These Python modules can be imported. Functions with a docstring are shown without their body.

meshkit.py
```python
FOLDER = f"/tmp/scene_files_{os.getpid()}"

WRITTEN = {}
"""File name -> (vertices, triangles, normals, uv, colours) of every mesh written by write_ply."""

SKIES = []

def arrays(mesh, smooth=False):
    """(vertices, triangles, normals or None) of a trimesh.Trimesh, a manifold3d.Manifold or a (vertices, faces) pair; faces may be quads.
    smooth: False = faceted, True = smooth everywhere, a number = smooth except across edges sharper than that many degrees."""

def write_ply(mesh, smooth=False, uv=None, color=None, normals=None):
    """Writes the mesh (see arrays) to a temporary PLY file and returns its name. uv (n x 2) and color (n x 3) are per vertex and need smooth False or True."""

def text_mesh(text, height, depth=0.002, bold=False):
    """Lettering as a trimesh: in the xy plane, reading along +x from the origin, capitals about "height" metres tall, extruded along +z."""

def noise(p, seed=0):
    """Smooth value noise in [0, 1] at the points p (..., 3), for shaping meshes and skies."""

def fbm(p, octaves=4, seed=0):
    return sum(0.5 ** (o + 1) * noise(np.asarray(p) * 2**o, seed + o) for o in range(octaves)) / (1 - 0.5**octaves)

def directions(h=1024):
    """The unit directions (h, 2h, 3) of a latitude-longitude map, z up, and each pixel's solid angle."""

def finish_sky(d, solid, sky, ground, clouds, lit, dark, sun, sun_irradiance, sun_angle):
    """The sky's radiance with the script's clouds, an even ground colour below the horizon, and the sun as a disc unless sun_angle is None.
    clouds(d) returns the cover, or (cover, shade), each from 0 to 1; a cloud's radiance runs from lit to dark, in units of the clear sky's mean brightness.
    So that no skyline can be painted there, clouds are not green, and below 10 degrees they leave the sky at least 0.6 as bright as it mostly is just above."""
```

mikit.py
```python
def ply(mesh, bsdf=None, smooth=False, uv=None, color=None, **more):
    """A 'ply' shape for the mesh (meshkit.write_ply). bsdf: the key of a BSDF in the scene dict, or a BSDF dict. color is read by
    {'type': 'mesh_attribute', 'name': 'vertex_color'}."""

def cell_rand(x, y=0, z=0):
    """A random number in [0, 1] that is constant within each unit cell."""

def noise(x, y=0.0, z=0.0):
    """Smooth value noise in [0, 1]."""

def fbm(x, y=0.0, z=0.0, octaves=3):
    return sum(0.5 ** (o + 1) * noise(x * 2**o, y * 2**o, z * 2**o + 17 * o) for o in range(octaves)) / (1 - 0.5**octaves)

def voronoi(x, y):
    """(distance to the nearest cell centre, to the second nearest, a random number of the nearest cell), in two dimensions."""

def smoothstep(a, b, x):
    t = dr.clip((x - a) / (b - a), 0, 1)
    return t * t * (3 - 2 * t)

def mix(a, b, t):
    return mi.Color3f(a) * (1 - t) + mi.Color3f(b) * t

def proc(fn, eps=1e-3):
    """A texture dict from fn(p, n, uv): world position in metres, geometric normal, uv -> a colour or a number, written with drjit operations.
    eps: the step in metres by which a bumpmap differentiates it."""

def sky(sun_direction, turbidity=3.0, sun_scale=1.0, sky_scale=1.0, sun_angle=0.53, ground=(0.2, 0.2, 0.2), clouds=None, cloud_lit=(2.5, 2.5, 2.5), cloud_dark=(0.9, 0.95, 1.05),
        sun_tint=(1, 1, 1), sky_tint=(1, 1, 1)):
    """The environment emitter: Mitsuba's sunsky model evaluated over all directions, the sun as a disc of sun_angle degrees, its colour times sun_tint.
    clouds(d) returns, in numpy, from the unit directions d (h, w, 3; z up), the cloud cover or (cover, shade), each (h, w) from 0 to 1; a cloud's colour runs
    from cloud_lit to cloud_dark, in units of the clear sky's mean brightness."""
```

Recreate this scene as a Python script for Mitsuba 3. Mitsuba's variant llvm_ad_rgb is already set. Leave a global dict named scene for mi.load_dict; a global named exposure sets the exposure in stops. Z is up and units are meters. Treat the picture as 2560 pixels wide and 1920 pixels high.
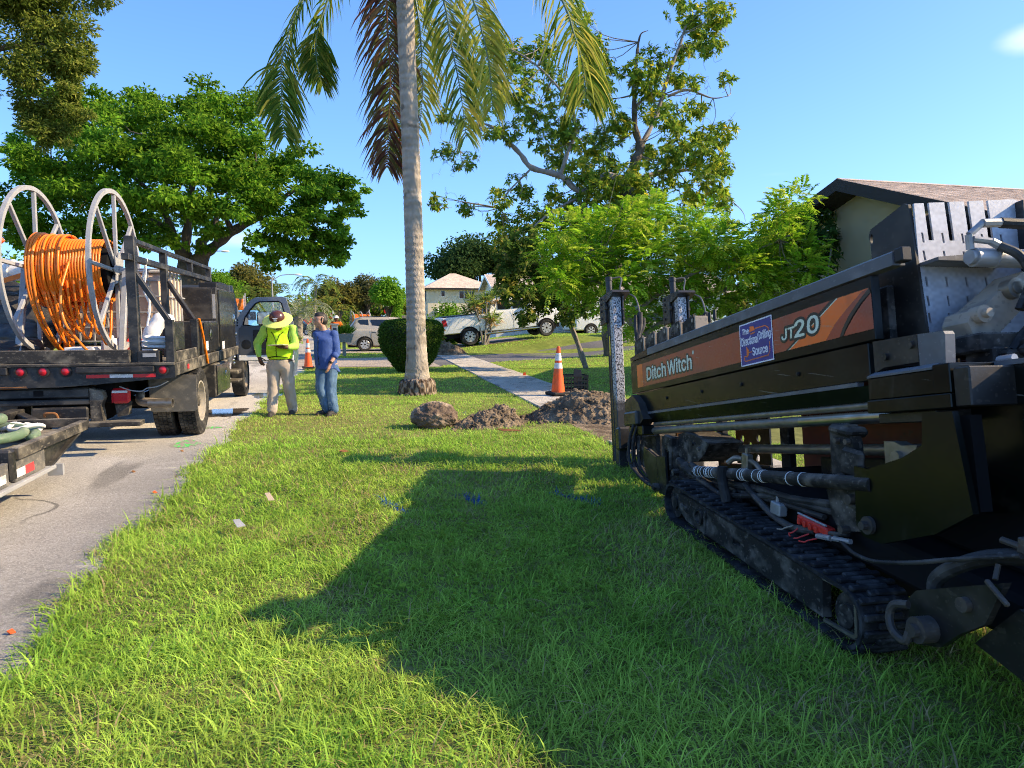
import math, random
import numpy as np, trimesh, drjit as dr, mitsuba as mi, manifold3d as m3
from scipy.spatial import ConvexHull
import mikit, meshkit
from mikit import noise, fbm, voronoi, smoothstep, mix, cell_rand
T = mi.ScalarTransform4f
scene, labels = {}, {}
PI = math.pi

# ---------------------------------------------------------------- camera, sky, exposure
YAW, PITCH, EYE = math.radians(14.0), math.radians(5.614), 1.66
_fw = np.array([math.sin(YAW) * math.cos(PITCH), math.cos(YAW) * math.cos(PITCH), -math.sin(PITCH)])
scene['camera'] = dict(type='perspective', fov=73.99, fov_axis='x', near_clip=0.05, far_clip=3000.0,
                       to_world=T().look_at(origin=[0, 0, EYE], target=[float(_fw[0]), float(_fw[1]), float(EYE + _fw[2])], up=[0, 0, 1]))
_el = math.radians(32.0)
SUN = np.array([math.cos(_el) * 0.972, -math.cos(_el) * 0.235, math.sin(_el)])

def cloud_cover(d):
    az = np.degrees(np.arctan2(d[..., 0], d[..., 1])); el = np.degrees(np.arcsin(np.clip(d[..., 2], -1, 1)))
    q = d / np.maximum(d[..., 2:3], 0.08) * np.array([1.6, 1.6, 0]) + 3.1
    wisp = meshkit.fbm(q, 5, 4)
    big = meshkit.noise(d * np.array([2.2, 2.2, 5.0]) + 7.3, 11)
    c = np.clip((wisp - 0.64) / 0.22, 0, 1) * np.clip((big - 0.60) / 0.25, 0, 1) * 0.35
    puff = meshkit.fbm(d * np.array([26, 26, 50.0]), 5, 9)
    for a0, e0, wa, we, s in ((50.6, 17.6, 2.4, 1.0, .45), (50.5, 23.4, 1.1, 1.6, .40), (45.8, 4.2, 3.5, .7, .3), (18, 30, 5.0, 2.2, .30), (-8.0, 6.0, 3.0, .7, .3), (100, 20, 9, 3, .6), (-70, 18, 10, 3, .6)):
        r2 = ((az - a0) / wa) ** 2 + ((el - e0) / we) ** 2
        c = np.maximum(c, s * np.clip(np.exp(-r2) * 1.3 * (0.25 + 1.5 * puff) - 0.35, 0, 1))
    return np.where(d[..., 2] > 0.02, c, 0), 0.15 * np.ones_like(c)

scene['sky'] = mikit.sky(SUN.tolist(), turbidity=3.2, sky_scale=1.3, ground=(0.10, 0.12, 0.06), clouds=cloud_cover, cloud_lit=(2.6, 2.6, 2.6), sun_tint=(1.0, 0.97, 0.89), sky_tint=(0.66, 0.87, 1.28))
exposure = 2.65

# ---------------------------------------------------------------- bookkeeping helpers
def numbered(name):
    if name not in scene and name not in labels and name not in _used: 
        _used.add(name); return name
    i = _count.get(name, 0) + 1
    while f'{name}_{i:03d}' in _used: i += 1
    _count[name] = i; k = f'{name}_{i:03d}'; _used.add(k); return k
_used, _count = set(), {}

def thing(name, label, cat=None, group=None, kind=None):
    key = numbered(name); d = {'label': label}
    if cat: d['category'] = cat
    if group: d['group'] = group
    if kind: d['kind'] = kind
    labels[key] = d
    return key

def obj(name, mesh, mat, parent=None, smooth=30, label=None, color=None, kind=None, uv=None):
    """one entry of the scene: a part of parent, or (parent None) the mesh of the key itself"""
    key = numbered(f'{parent}__{name}') if parent else name
    if hasattr(mesh, 'get'): mesh = mesh.get()
    if color is not None and smooth not in (False, True): smooth = False
    scene[key] = mikit.ply(mesh, mat, smooth=smooth, color=color, uv=uv)
    if label or kind:
        labels.setdefault(key, {}).update({k: v for k, v in (('label', label), ('kind', kind)) if v})
    return key

def single(name, label, cat, mesh, mat, smooth=30, group=None, kind=None, color=None):
    key = thing(name, label, cat, group, kind)
    return obj(key, mesh, mat, None, smooth, color=color)

# ---------------------------------------------------------------- mesh helpers
def unit(v): v = np.asarray(v, float); return v / (np.linalg.norm(v) + 1e-12)
_CH = {}
def _chamfer_faces():
    if 'f' not in _CH:
        v = []
        for i in range(3):
            for s in np.ndindex(2, 2, 2):
                p = np.array([1.0 if k else -1.0 for k in s]); q = p * 0.8; q[i] = p[i]; v.append(q)
        v = np.array(v); h = ConvexHull(v); f = h.simplices.copy()
        for a in range(len(f)):
            t = v[f[a]]; n = np.cross(t[1] - t[0], t[2] - t[0])
            if n @ t.mean(0) < 0: f[a] = f[a][::-1]
        _CH['v'], _CH['f'] = v, f
    return _CH['v'], _CH['f']

class MB:
    """collects pieces of one mesh"""
    def __init__(s): s.v, s.f, s.n = [], [], 0
    def add(s, v, f):
        v = np.asarray(v, float); f = np.asarray(f, int)
        if f.shape[1] == 4: f = np.vstack([f[:, [0, 1, 2]], f[:, [0, 2, 3]]])
        s.v.append(v); s.f.append(f + s.n); s.n += len(v); return s
    def tm(s, m): return s.add(m.vertices, m.faces)
    def get(s): return trimesh.Trimesh(np.vstack(s.v), np.vstack(s.f), process=False)
    def box(s, c, size, c_=0.0, R=None):
        h = np.asarray(size, float) / 2
        ch = min(c_ if c_ else 0.0, 0.45 * h.min() * 2)
        if ch > 0:
            uv, f = _chamfer_faces(); a = np.abs(uv) > 0.9
            v = np.sign(uv) * np.where(a, h, h - ch)
        else:
            v = np.array([[x, y, z] for x in (-1, 1) for y in (-1, 1) for z in (-1, 1)], float) * h
            f = np.array([[0, 1, 3, 2], [4, 6, 7, 5], [0, 4, 5, 1], [2, 3, 7, 6], [0, 2, 6, 4], [1, 5, 7, 3]])
        if R is not None: v = v @ np.asarray(R).T
        return s.add(v + np.asarray(c, float), f)
    def bb(s, lo, hi, c_=0.0): lo, hi = np.array(lo, float), np.array(hi, float); return s.box((lo + hi) / 2, hi - lo, c_)
    def bar(s, p, q, w, h, c_=0.0, up=(0, 0, 1)):
        p, q = np.array(p, float), np.array(q, float); d = q - p; L = np.linalg.norm(d); d /= L
        x = np.cross(d, up); 
        if np.linalg.norm(x) < 1e-6: x = np.cross(d, [1, 0, 0])
        x = unit(x); z = np.cross(x, d)
        return s.box((p + q) / 2, (w, L, h), c_, np.stack([x, d, z], 1))
    def tube(s, pts, r, n=10, cap=True):
        p = np.asarray(pts, float); t = np.gradient(p, axis=0); t /= np.linalg.norm(t, axis=1, keepdims=True) + 1e-12
        r = np.broadcast_to(r, (len(p),))
        a = np.cross(t[0], [0, 0, 1.0]); 
        if np.linalg.norm(a) < 0.05: a = np.cross(t[0], [1.0, 0, 0])
        a = unit(a); A = [a]
        for i in range(1, len(p)):
            a = unit(a - t[i] * (a @ t[i])); A.append(a)
        A = np.array(A); B = np.cross(t, A); g = np.arange(n) * 2 * PI / n
        v = p[:, None] + r[:, None, None] * (np.cos(g)[None, :, None] * A[:, None] + np.sin(g)[None, :, None] * B[:, None])
        i, j = np.meshgrid(np.arange(len(p) - 1), np.arange(n), indexing='ij')
        q = np.stack([i * n + j, i * n + (j + 1) % n, (i + 1) * n + (j + 1) % n, (i + 1) * n + j], -1).reshape(-1, 4)
        f = np.vstack([q[:, [0, 1, 2]], q[:, [0, 2, 3]]]); v = v.reshape(-1, 3)
        if cap:
            k = len(v); v = np.vstack([v, p[0], p[-1]]); m = (len(p) - 1) * n; j = np.arange(n)
            f = np.vstack([f, np.stack([(j + 1) % n, j, j * 0 + k], 1), np.stack([m + j, m + (j + 1) % n, j * 0 + k + 1], 1)])
        return s.add(v, f)
    def cyl(s, p, q, r, n=16, r2=None):
        p, q = np.array(p, float), np.array(q, float)
        return s.tube([p, q], [r, r if r2 is None else r2], n)
    def lathe(s, prof, c=(0, 0, 0), axis=(0, 0, 1), n=24, close=False):
        """prof: (radius, height) rows"""
        pr = np.asarray(prof, float); z = unit(axis); x = np.cross(z, [0, 0, 1.0] if abs(z[2]) < 0.9 else [1.0, 0, 0]); x = unit(x); y = np.cross(z, x)
        g = np.arange(n) * 2 * PI / n; m = len(pr)
        ring = np.cos(g)[:, None] * x + np.sin(g)[:, None] * y
        v = np.asarray(c, float) + pr[:, None, 0:1] * ring[None] + pr[:, None, 1:2] * z
        rows = m if close else m - 1
        i, j = np.meshgrid(np.arange(rows), np.arange(n), indexing='ij')
        q = np.stack([i * n + j, i * n + (j + 1) % n, (i + 1) % m * n + (j + 1) % n, (i + 1) % m * n + j], -1).reshape(-1, 4)
        return s.add(v.reshape(-1, 3), q)
    def prism(s, poly, o, ux, uy, un, depth, holes=()):
        """2-D polygon in the plane (o, ux, uy) pushed along un by depth"""
        import shapely.geometry as sg
        g = sg.Polygon(poly, holes).buffer(0)
        ux, uy, un = (np.asarray(a, float) for a in (ux, uy, un))
        flip = np.dot(np.cross(ux, uy), un) < 0
        for gg in getattr(g, 'geoms', [g]):
            m = trimesh.creation.extrude_polygon(gg, depth, engine='earcut')
            v = np.asarray(o, float) + m.vertices[:, :1] * ux + m.vertices[:, 1:2] * uy + m.vertices[:, 2:] * un
            s.add(v, m.faces[:, ::-1] if flip else m.faces)
        return s
    def ball(s, c, r, sub=2, scale=(1, 1, 1)):
        m = trimesh.creation.icosphere(subdivisions=sub, radius=1.0)
        return s.add(m.vertices * np.asarray(scale) * r + np.asarray(c, float), m.faces)
    def hull(s, pts):
        h = trimesh.convex.convex_hull(np.asarray(pts, float)); return s.add(h.vertices, h.faces)

def spline(pts, n=24):
    p = np.asarray(pts, float); m = len(p)
    if m < 3: return np.array([p[0] + (p[-1] - p[0]) * t for t in np.linspace(0, 1, n)])
    q = np.vstack([2 * p[0] - p[1], p, 2 * p[-1] - p[-2]]); out = []
    for t in np.linspace(0, m - 1 - 1e-9, n):
        i = int(t); u = t - i; a, b, c, d = q[i:i + 4]
        out.append(0.5 * (2 * b + (c - a) * u + (2 * a - 5 * b + 4 * c - d) * u * u + (3 * b - a - 3 * c + d) * u ** 3))
    return np.array(out)

def smooth_union(bones, edge=0.03, it=8, sub=2, noise_amp=0, noise_f=9.0, seed=1):
    """one skin over bones (p, rp, q, rq) or lists of balls: hulls joined, refined, smoothed"""
    base = trimesh.creation.icosphere(subdivisions=sub, radius=1.0).vertices
    ms = []
    for b in bones:
        if isinstance(b, tuple) and len(b) == 4: balls = [(b[0], b[1]), (b[2], b[3])]
        else: balls = b
        ms.append(m3.Manifold.hull_points(np.vstack([np.asarray(c, float) + base * np.asarray(r, float) for c, r in balls]).astype(np.float64)))
    u = m3.Manifold.batch_boolean(ms, m3.OpType.Add).refine_to_length(edge).to_mesh()
    t = trimesh.Trimesh(np.array(u.vert_properties[:, :3]), np.array(u.tri_verts), process=True)
    if it: trimesh.smoothing.filter_taubin(t, iterations=it)
    if noise_amp:
        v = np.array(t.vertices); n = np.array(t.vertex_normals)
        t.vertices = v + n * ((meshkit.fbm(v * noise_f, 3, seed) - 0.5) * 2 * noise_amp)[:, None]
    return t

def gz(x, y):
    """height of the ground: level by the street, lawns rise gently to the houses"""
    t = np.clip((np.asarray(x, float) - 9.0) / 5.0, 0, 1); t = t * t * (3 - 2 * t)
    y = np.asarray(y, float); u = np.clip((y - 28.5) / 4.0, 0, 1); u = u * u * (3 - 2 * u); w = np.clip((np.asarray(x, float) - 3.6) / 7.2, 0, 1)
    return np.maximum(0.30 * t, 0.74 * w * u * np.clip((46 - y) / 8, 0, 1))

# ---------------------------------------------------------------- materials
def mat(key, d): scene[key] = d; return key
def pbr(key, col, rough=0.6, metal=0.0, coat=0.0, spec=0.5, bump=None, bump_scale=None, rough_fn=None, **kw):
    c = {'type': 'rgb', 'value': list(col)} if not callable(col) else mikit.proc(col)
    d = {'type': 'principled', 'base_color': c, 'roughness': rough if rough_fn is None else mikit.proc(rough_fn), 'metallic': metal, 'specular': spec, **kw}
    if coat: d['clearcoat'] = coat; d['clearcoat_gloss'] = 0.9
    if bump is not None: d = {'type': 'bumpmap', 'arbitrary': mikit.proc(bump[0], bump[1]), 'scale': bump_scale or 1.0, 'nested': d}
    return mat(key, {'type': 'twosided', 'bsdf': d})

def dirty(base, dirt, f=6.0, lo=0.45, hi=0.75, speck=0.0, speck_f=60.0, speck_col=(0.5, 0.48, 0.42)):
    def fn(p, n, uv):
        a = fbm(p.x * f, p.y * f, p.z * f, 4)
        c = mix(base, dirt, smoothstep(lo, hi, a))
        if speck:
            s = noise(p.x * speck_f, p.y * speck_f, p.z * speck_f)
            c = mix(c, speck_col, smoothstep(0.80, 0.9, s) * speck)
        return c
    return fn
# ---------------------------------------------------------------- shared materials
def leaf_mat(key, trans=0.5, rough=0.45):
    return mat(key, {'type': 'principledthin', 'base_color': {'type': 'mesh_attribute', 'name': 'vertex_color'}, 'roughness': rough, 'diff_trans': trans, 'spec_trans': 0.0, 'eta': 1.4})
leaf_mat('m_leaf', 1.0, 0.42); leaf_mat('m_grass', 0.8, 0.55)
pbr('m_vcol', {'_': 0} if False else (0.5, 0.5, 0.5))
scene['m_vcol'] = {'type': 'twosided', 'bsdf': {'type': 'principled', 'base_color': {'type': 'mesh_attribute', 'name': 'vertex_color'}, 'roughness': 0.75, 'specular': 0.3}}

def asphalt_col(p, n, uv):
    g = noise(p.x * 90, p.y * 90, 0); g2 = noise(p.x * 210, p.y * 210, 3); big = fbm(p.x * 0.35, p.y * 0.16, 0, 4)
    c = mix((0.29, 0.275, 0.25), (0.42, 0.40, 0.365), smoothstep(0.3, 0.7, big))
    c = c * (0.62 + 0.5 * g + 0.28 * g2)
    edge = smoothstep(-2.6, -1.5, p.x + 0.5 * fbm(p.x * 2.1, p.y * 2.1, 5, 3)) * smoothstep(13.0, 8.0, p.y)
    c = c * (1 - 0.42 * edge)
    st = fbm(p.x * 1.7 + 9, p.y * 0.5, 2, 4)
    c = mix(c, c * 0.6, smoothstep(0.60, 0.72, st))
    pale = smoothstep(0.66, 0.78, fbm(p.x * 1.3, p.y * 2.6, 8, 4))
    c = mix(c, mi.Color3f(0.44, 0.42, 0.38), pale * 0.5)
    wob = 0.25 * fbm(p.x * 1.2, p.y * 1.2, 3, 3); d1, d2, _ = voronoi(p.x * 0.42 + wob, p.y * 0.30 + wob)
    crack = smoothstep(0.022, 0.006, d2 - d1) * smoothstep(0.45, 0.6, fbm(p.x * 0.5 + 4, p.y * 0.4, 1, 3))
    tyre = smoothstep(0.30, 0.0, dr.abs(p.x + 3.0)) * 0.12 + smoothstep(0.30, 0.0, dr.abs(p.x + 5.0)) * 0.10
    stone = smoothstep(0.80, 0.88, noise(p.x * 150, p.y * 150, 7)) * 0.22
    return c * (1 - 0.55 * crack - tyre) + mi.Color3f(stone * 0.5)
pbr('m_asphalt', asphalt_col, 0.85, spec=0.25, bump=(lambda p, n, uv: noise(p.x * 120, p.y * 120, 0) + 0.6 * noise(p.x * 260, p.y * 260, 1), 2e-3), bump_scale=0.004)
def soil_col(p, n, uv):
    a = fbm(p.x * 1.1, p.y * 1.1, 0, 4); b = fbm(p.x * 9, p.y * 9, 2, 3); far = smoothstep(9.0, 24.0, p.y)
    near = mix((0.09, 0.085, 0.035), (0.19, 0.165, 0.08), b)
    lawn = mix((0.11, 0.16, 0.022), (0.21, 0.24, 0.05), a)
    earth = mix((0.08, 0.06, 0.04), (0.19, 0.145, 0.10), b)
    return mix(mix(near, lawn * (0.6 + 0.8 * b), 0.35 + 0.55 * far), earth, smoothstep(-0.01, -0.06, p.z))
pbr('m_ground', soil_col, 0.95, spec=0.1)
def drive_col(p, n, uv):
    b = fbm(p.x * 0.9, p.y * 0.9, 1, 4); g = noise(p.x * 60, p.y * 60, 0)
    return mix((0.075, 0.075, 0.08), (0.14, 0.135, 0.13), b) * (0.7 + 0.6 * g)
pbr('m_drive', drive_col, 0.85, spec=0.25)
pbr('m_drive_pale', lambda p, n, uv: mix((0.20, 0.17, 0.14), (0.32, 0.28, 0.235), fbm(p.x * 1.3, p.y * 2.6, 1, 4)) * (0.75 + 0.5 * noise(p.x * 50, p.y * 50, 0)), 0.9, spec=0.2)
def concrete_col(p, n, uv):
    b = fbm(p.x * 1.6, p.y * 1.6, 1, 4); g = noise(p.x * 80, p.y * 80, 0); s = fbm(p.x * 5, p.y * 5, 4, 3)
    c = mix((0.30, 0.275, 0.235), (0.43, 0.40, 0.345), b) * (0.82 + 0.36 * g)
    return mix(c, c * 0.6, smoothstep(0.58, 0.75, s))
pbr('m_concrete', concrete_col, 0.9, spec=0.2, bump=(lambda p, n, uv: noise(p.x * 90, p.y * 90, 0), 3e-3), bump_scale=0.002)
def dirt_col(p, n, uv):
    b = fbm(p.x * 5, p.y * 5, p.z * 5, 4); s = noise(p.x * 70, p.y * 70, p.z * 70)
    return mix((0.10, 0.075, 0.05), (0.235, 0.18, 0.12), smoothstep(0.25, 0.75, b)) * (0.6 + 0.8 * s)
pbr('m_dirt', dirt_col, 0.98, spec=0.1, bump=(lambda p, n, uv: fbm(p.x * 40, p.y * 40, p.z * 40, 3), 3e-3), bump_scale=0.02)
def bark_palm(p, n, uv):
    a = fbm(p.x * 14, p.y * 14, p.z * 3, 4); ring = noise(p.z * 13 + 0.8 * noise(p.x * 4, p.y * 4, p.z * 2), p.x * 3, p.y * 3)
    c = mix((0.30, 0.255, 0.20), (0.47, 0.41, 0.335), a)
    c = c * (0.60 + 0.62 * ring)
    return mix(c, (0.10, 0.08, 0.06), smoothstep(0.66, 0.82, fbm(p.x * 6, p.y * 6, p.z * 5, 3)) * 0.7)
pbr('m_bark_palm', bark_palm, 0.9, spec=0.2, bump=(lambda p, n, uv: fbm(p.x * 30, p.y * 30, p.z * 12, 3), 3e-3), bump_scale=0.03)
pbr('m_root_palm', lambda p, n, uv: mix((0.07, 0.05, 0.035), (0.30, 0.24, 0.18), smoothstep(0.35, 0.7, noise(p.x * 28, p.y * 28, p.z * 9))), 0.95, spec=0.1, bump=(lambda p, n, uv: noise(p.x * 30, p.y * 30, p.z * 9), 3e-3), bump_scale=0.05)
pbr('m_bark', lambda p, n, uv: mix((0.06, 0.05, 0.04), (0.20, 0.17, 0.135), fbm(p.x * 9, p.y * 9, p.z * 3, 4)), 0.95, spec=0.15, bump=(lambda p, n, uv: fbm(p.x * 18, p.y * 18, p.z * 5, 3), 4e-3), bump_scale=0.08)
pbr('m_bark_pale', lambda p, n, uv: mix((0.16, 0.14, 0.115), (0.36, 0.32, 0.27), fbm(p.x * 9, p.y * 9, p.z * 4, 4)), 0.95, spec=0.15)

# paints and metals
def dusty(base, dirt, amt=0.5, f=5.0, up=0.35):
    def fn(p, n, uv):
        a = fbm(p.x * f, p.y * f, p.z * f, 4); s = noise(p.x * 45, p.y * 45, p.z * 45); s2 = noise(p.x * 130, p.y * 130, p.z * 130)
        w = dr.clip(smoothstep(0.42, 0.8, a) * amt + up * dr.maximum(n.z, 0) + 0.55 * amt * smoothstep(0.78, 0.86, s) + 0.5 * amt * smoothstep(0.84, 0.9, s2), 0, 1)
        return mix(base, dirt, w)
    return fn
DUST = (0.30, 0.26, 0.20)
def rig_paint(p, n, uv):
    a = fbm(p.x * 3, p.y * 3, p.z * 3, 4); fine = noise(p.x * 70, p.y * 70, p.z * 70)
    streak = fbm(p.x * 26, p.y * 26, p.z * 1.6, 3); scr = noise(p.x * 6 + p.z * 40, p.y * 6 + p.z * 34, p.z * 90)
    c = mix((0.0024, 0.0034, 0.0024), (0.05, 0.05, 0.042), 0.16 * smoothstep(0.5, 0.85, a) * (0.4 + fine) + 0.20 * smoothstep(0.62, 0.85, streak) * smoothstep(0.45, 0.7, a))
    c = mix(c, (0.26, 0.26, 0.24), 0.35 * smoothstep(0.88, 0.93, scr) * smoothstep(0.55, 0.7, noise(p.x * 2.3, p.y * 2.3, p.z * 2.3)))
    return mix(c, (0.16, 0.14, 0.11), 0.30 * smoothstep(0.60, 0.80, fbm(p.x * 7 + 3, p.y * 7, p.z * 7, 4)) * smoothstep(1.15, 0.45, p.z))
pbr('m_rig_gloss', rig_paint, 0.24, coat=0.04, spec=0.26, rough_fn=lambda p, n, uv: 0.18 + 0.22 * fbm(p.x * 5, p.y * 5, p.z * 5, 3))
pbr('m_rig_black', dusty((0.007, 0.007, 0.0075), DUST, 0.09, 6.0, 0.10), 0.42, spec=0.45)
pbr('m_rig_dirty', dusty((0.012, 0.0115, 0.011), (0.19, 0.165, 0.135), 0.62, 11.0, 0.22), 0.7, spec=0.35)
pbr('m_rig_top', dusty((0.085, 0.09, 0.10), (0.26, 0.26, 0.26), 0.3, 7.0, 0.4), 0.45, spec=0.5)
pbr('m_rig_worn', lambda p, n, uv: mix((0.025, 0.025, 0.027), (0.50, 0.50, 0.51), smoothstep(0.34, 0.60, fbm(p.x * 120, p.y * 120, p.z * 60, 3)) * smoothstep(0.75, 1.0, p.z + 0.2 * noise(p.x * 20, p.y * 20, p.z * 20))), 0.5, spec=0.5)
pbr('m_track', dusty((0.009, 0.0095, 0.011), (0.10, 0.10, 0.10), 0.45, 14.0, 0.04), 0.75, spec=0.35)
pbr('m_sheet', lambda p, n, uv: mix((0.34, 0.355, 0.39), (0.50, 0.515, 0.55), fbm(p.x * 6, p.y * 6, p.z * 6, 4)) * (0.85 + 0.3 * noise(p.x * 60, p.y * 60, p.z * 60)), 0.5, metal=0.25, spec=0.5)
pbr('m_steel', lambda p, n, uv: mix((0.30, 0.26, 0.20), (0.62, 0.60, 0.56), fbm(p.x * 11, p.y * 11, p.z * 11, 3)), 0.28, metal=0.95)
pbr('m_steel_dull', lambda p, n, uv: mix((0.15, 0.125, 0.09), (0.34, 0.31, 0.26), fbm(p.x * 22, p.y * 22, p.z * 22, 3)), 0.42, metal=0.7)
pbr('m_silver', lambda p, n, uv: mix((0.22, 0.22, 0.225), (0.42, 0.42, 0.42), fbm(p.x * 18, p.y * 18, p.z * 18, 3)), 0.42, metal=0.35)
pbr('m_tan', dusty((0.33, 0.27, 0.20), (0.14, 0.12, 0.10), 0.7, 9.0, 0.0), 0.6)
pbr('m_rust', lambda p, n, uv: mix((0.12, 0.05, 0.02), (0.36, 0.17, 0.07), fbm(p.x * 14, p.y * 14, p.z * 14, 4)), 0.85, spec=0.2)
pbr('m_rig_red', dusty((0.16, 0.032, 0.02), (0.05, 0.04, 0.035), 0.6, 5.0, 0.0), 0.5)
pbr('m_red', (0.55, 0.03, 0.02), 0.4)
pbr('m_rubber', dusty((0.014, 0.014, 0.0145), (0.14, 0.13, 0.12), 0.25, 7.0, 0.12), 0.75, spec=0.3)
pbr('m_hose', dusty((0.012, 0.012, 0.013), (0.17, 0.16, 0.145), 0.35, 8.0, 0.12), 0.6, spec=0.4)
pbr('m_hose_green', dusty((0.105, 0.17, 0.10), (0.25, 0.27, 0.19), 0.5, 5.0, 0.1), 0.55, spec=0.4)
pbr('m_tyre', dusty((0.020, 0.020, 0.020), (0.20, 0.185, 0.16), 0.35, 6.0, 0.05), 0.85, spec=0.2)
pbr('m_orange_hose', lambda p, n, uv: mix((0.80, 0.21, 0.012), (0.68, 0.155, 0.008), fbm(p.x * 4, p.y * 4, p.z * 4, 3)), 0.34, spec=0.45)
pbr('m_galv', lambda p, n, uv: mix((0.25, 0.255, 0.26), (0.38, 0.385, 0.39), fbm(p.x * 9, p.y * 9, p.z * 9, 4)), 0.6, metal=0.1)
pbr('m_truck_black', dusty((0.010, 0.010, 0.011), (0.20, 0.18, 0.145), 0.26, 6.0, 0.10), 0.45, spec=0.5)
pbr('m_truck_dirty', dusty((0.026, 0.025, 0.024), (0.27, 0.24, 0.185), 0.55, 8.0, 0.22), 0.75, spec=0.3)
pbr('m_box_gloss', dusty((0.012, 0.012, 0.012), (0.20, 0.18, 0.14), 0.05, 5.0, 0.1), 0.20, metal=0.0, coat=0.6, spec=0.6)
pbr('m_mudflap', dusty((0.10, 0.098, 0.092), (0.24, 0.215, 0.18), 0.6, 12.0, 0.0), 0.85, spec=0.25)
pbr('m_white_paint', (0.78, 0.78, 0.76), 0.3, coat=0.4)
pbr('m_white_matte', (0.74, 0.72, 0.68), 0.6)
pbr('m_tote', lambda p, n, uv: mix((0.58, 0.40, 0.27), (0.70, 0.54, 0.40), fbm(p.x * 3, p.y * 3, p.z * 3, 3)), 0.55)
pbr('m_blue_van', (0.52, 0.60, 0.70), 0.35, coat=0.4)
pbr('m_champagne', (0.50, 0.45, 0.37), 0.30, metal=0.25, coat=0.6)
pbr('m_silver_car', (0.42, 0.42, 0.43), 0.3, metal=0.4, coat=0.5)
pbr('m_navy', (0.012, 0.014, 0.03), 0.25, coat=0.6)
pbr('m_blue_truck', (0.12, 0.34, 0.58), 0.3, coat=0.5)
pbr('m_grey_door', (0.20, 0.21, 0.24), 0.5, spec=0.4)
pbr('m_grey_trim', (0.065, 0.073, 0.088), 0.6, spec=0.4)
pbr('m_black_plastic', (0.014, 0.014, 0.015), 0.5, spec=0.4)
pbr('m_dark', (0.006, 0.006, 0.007), 0.8, spec=0.2)
pbr('m_car_glass', (0.010, 0.013, 0.017), 0.06, spec=0.7)
pbr('m_lamp_red', (0.55, 0.012, 0.02), 0.25, coat=0.5)
pbr('m_alloy', (0.55, 0.55, 0.55), 0.35, metal=0.4)
pbr('m_chrome', (0.75, 0.75, 0.74), 0.12, metal=1.0)
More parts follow.
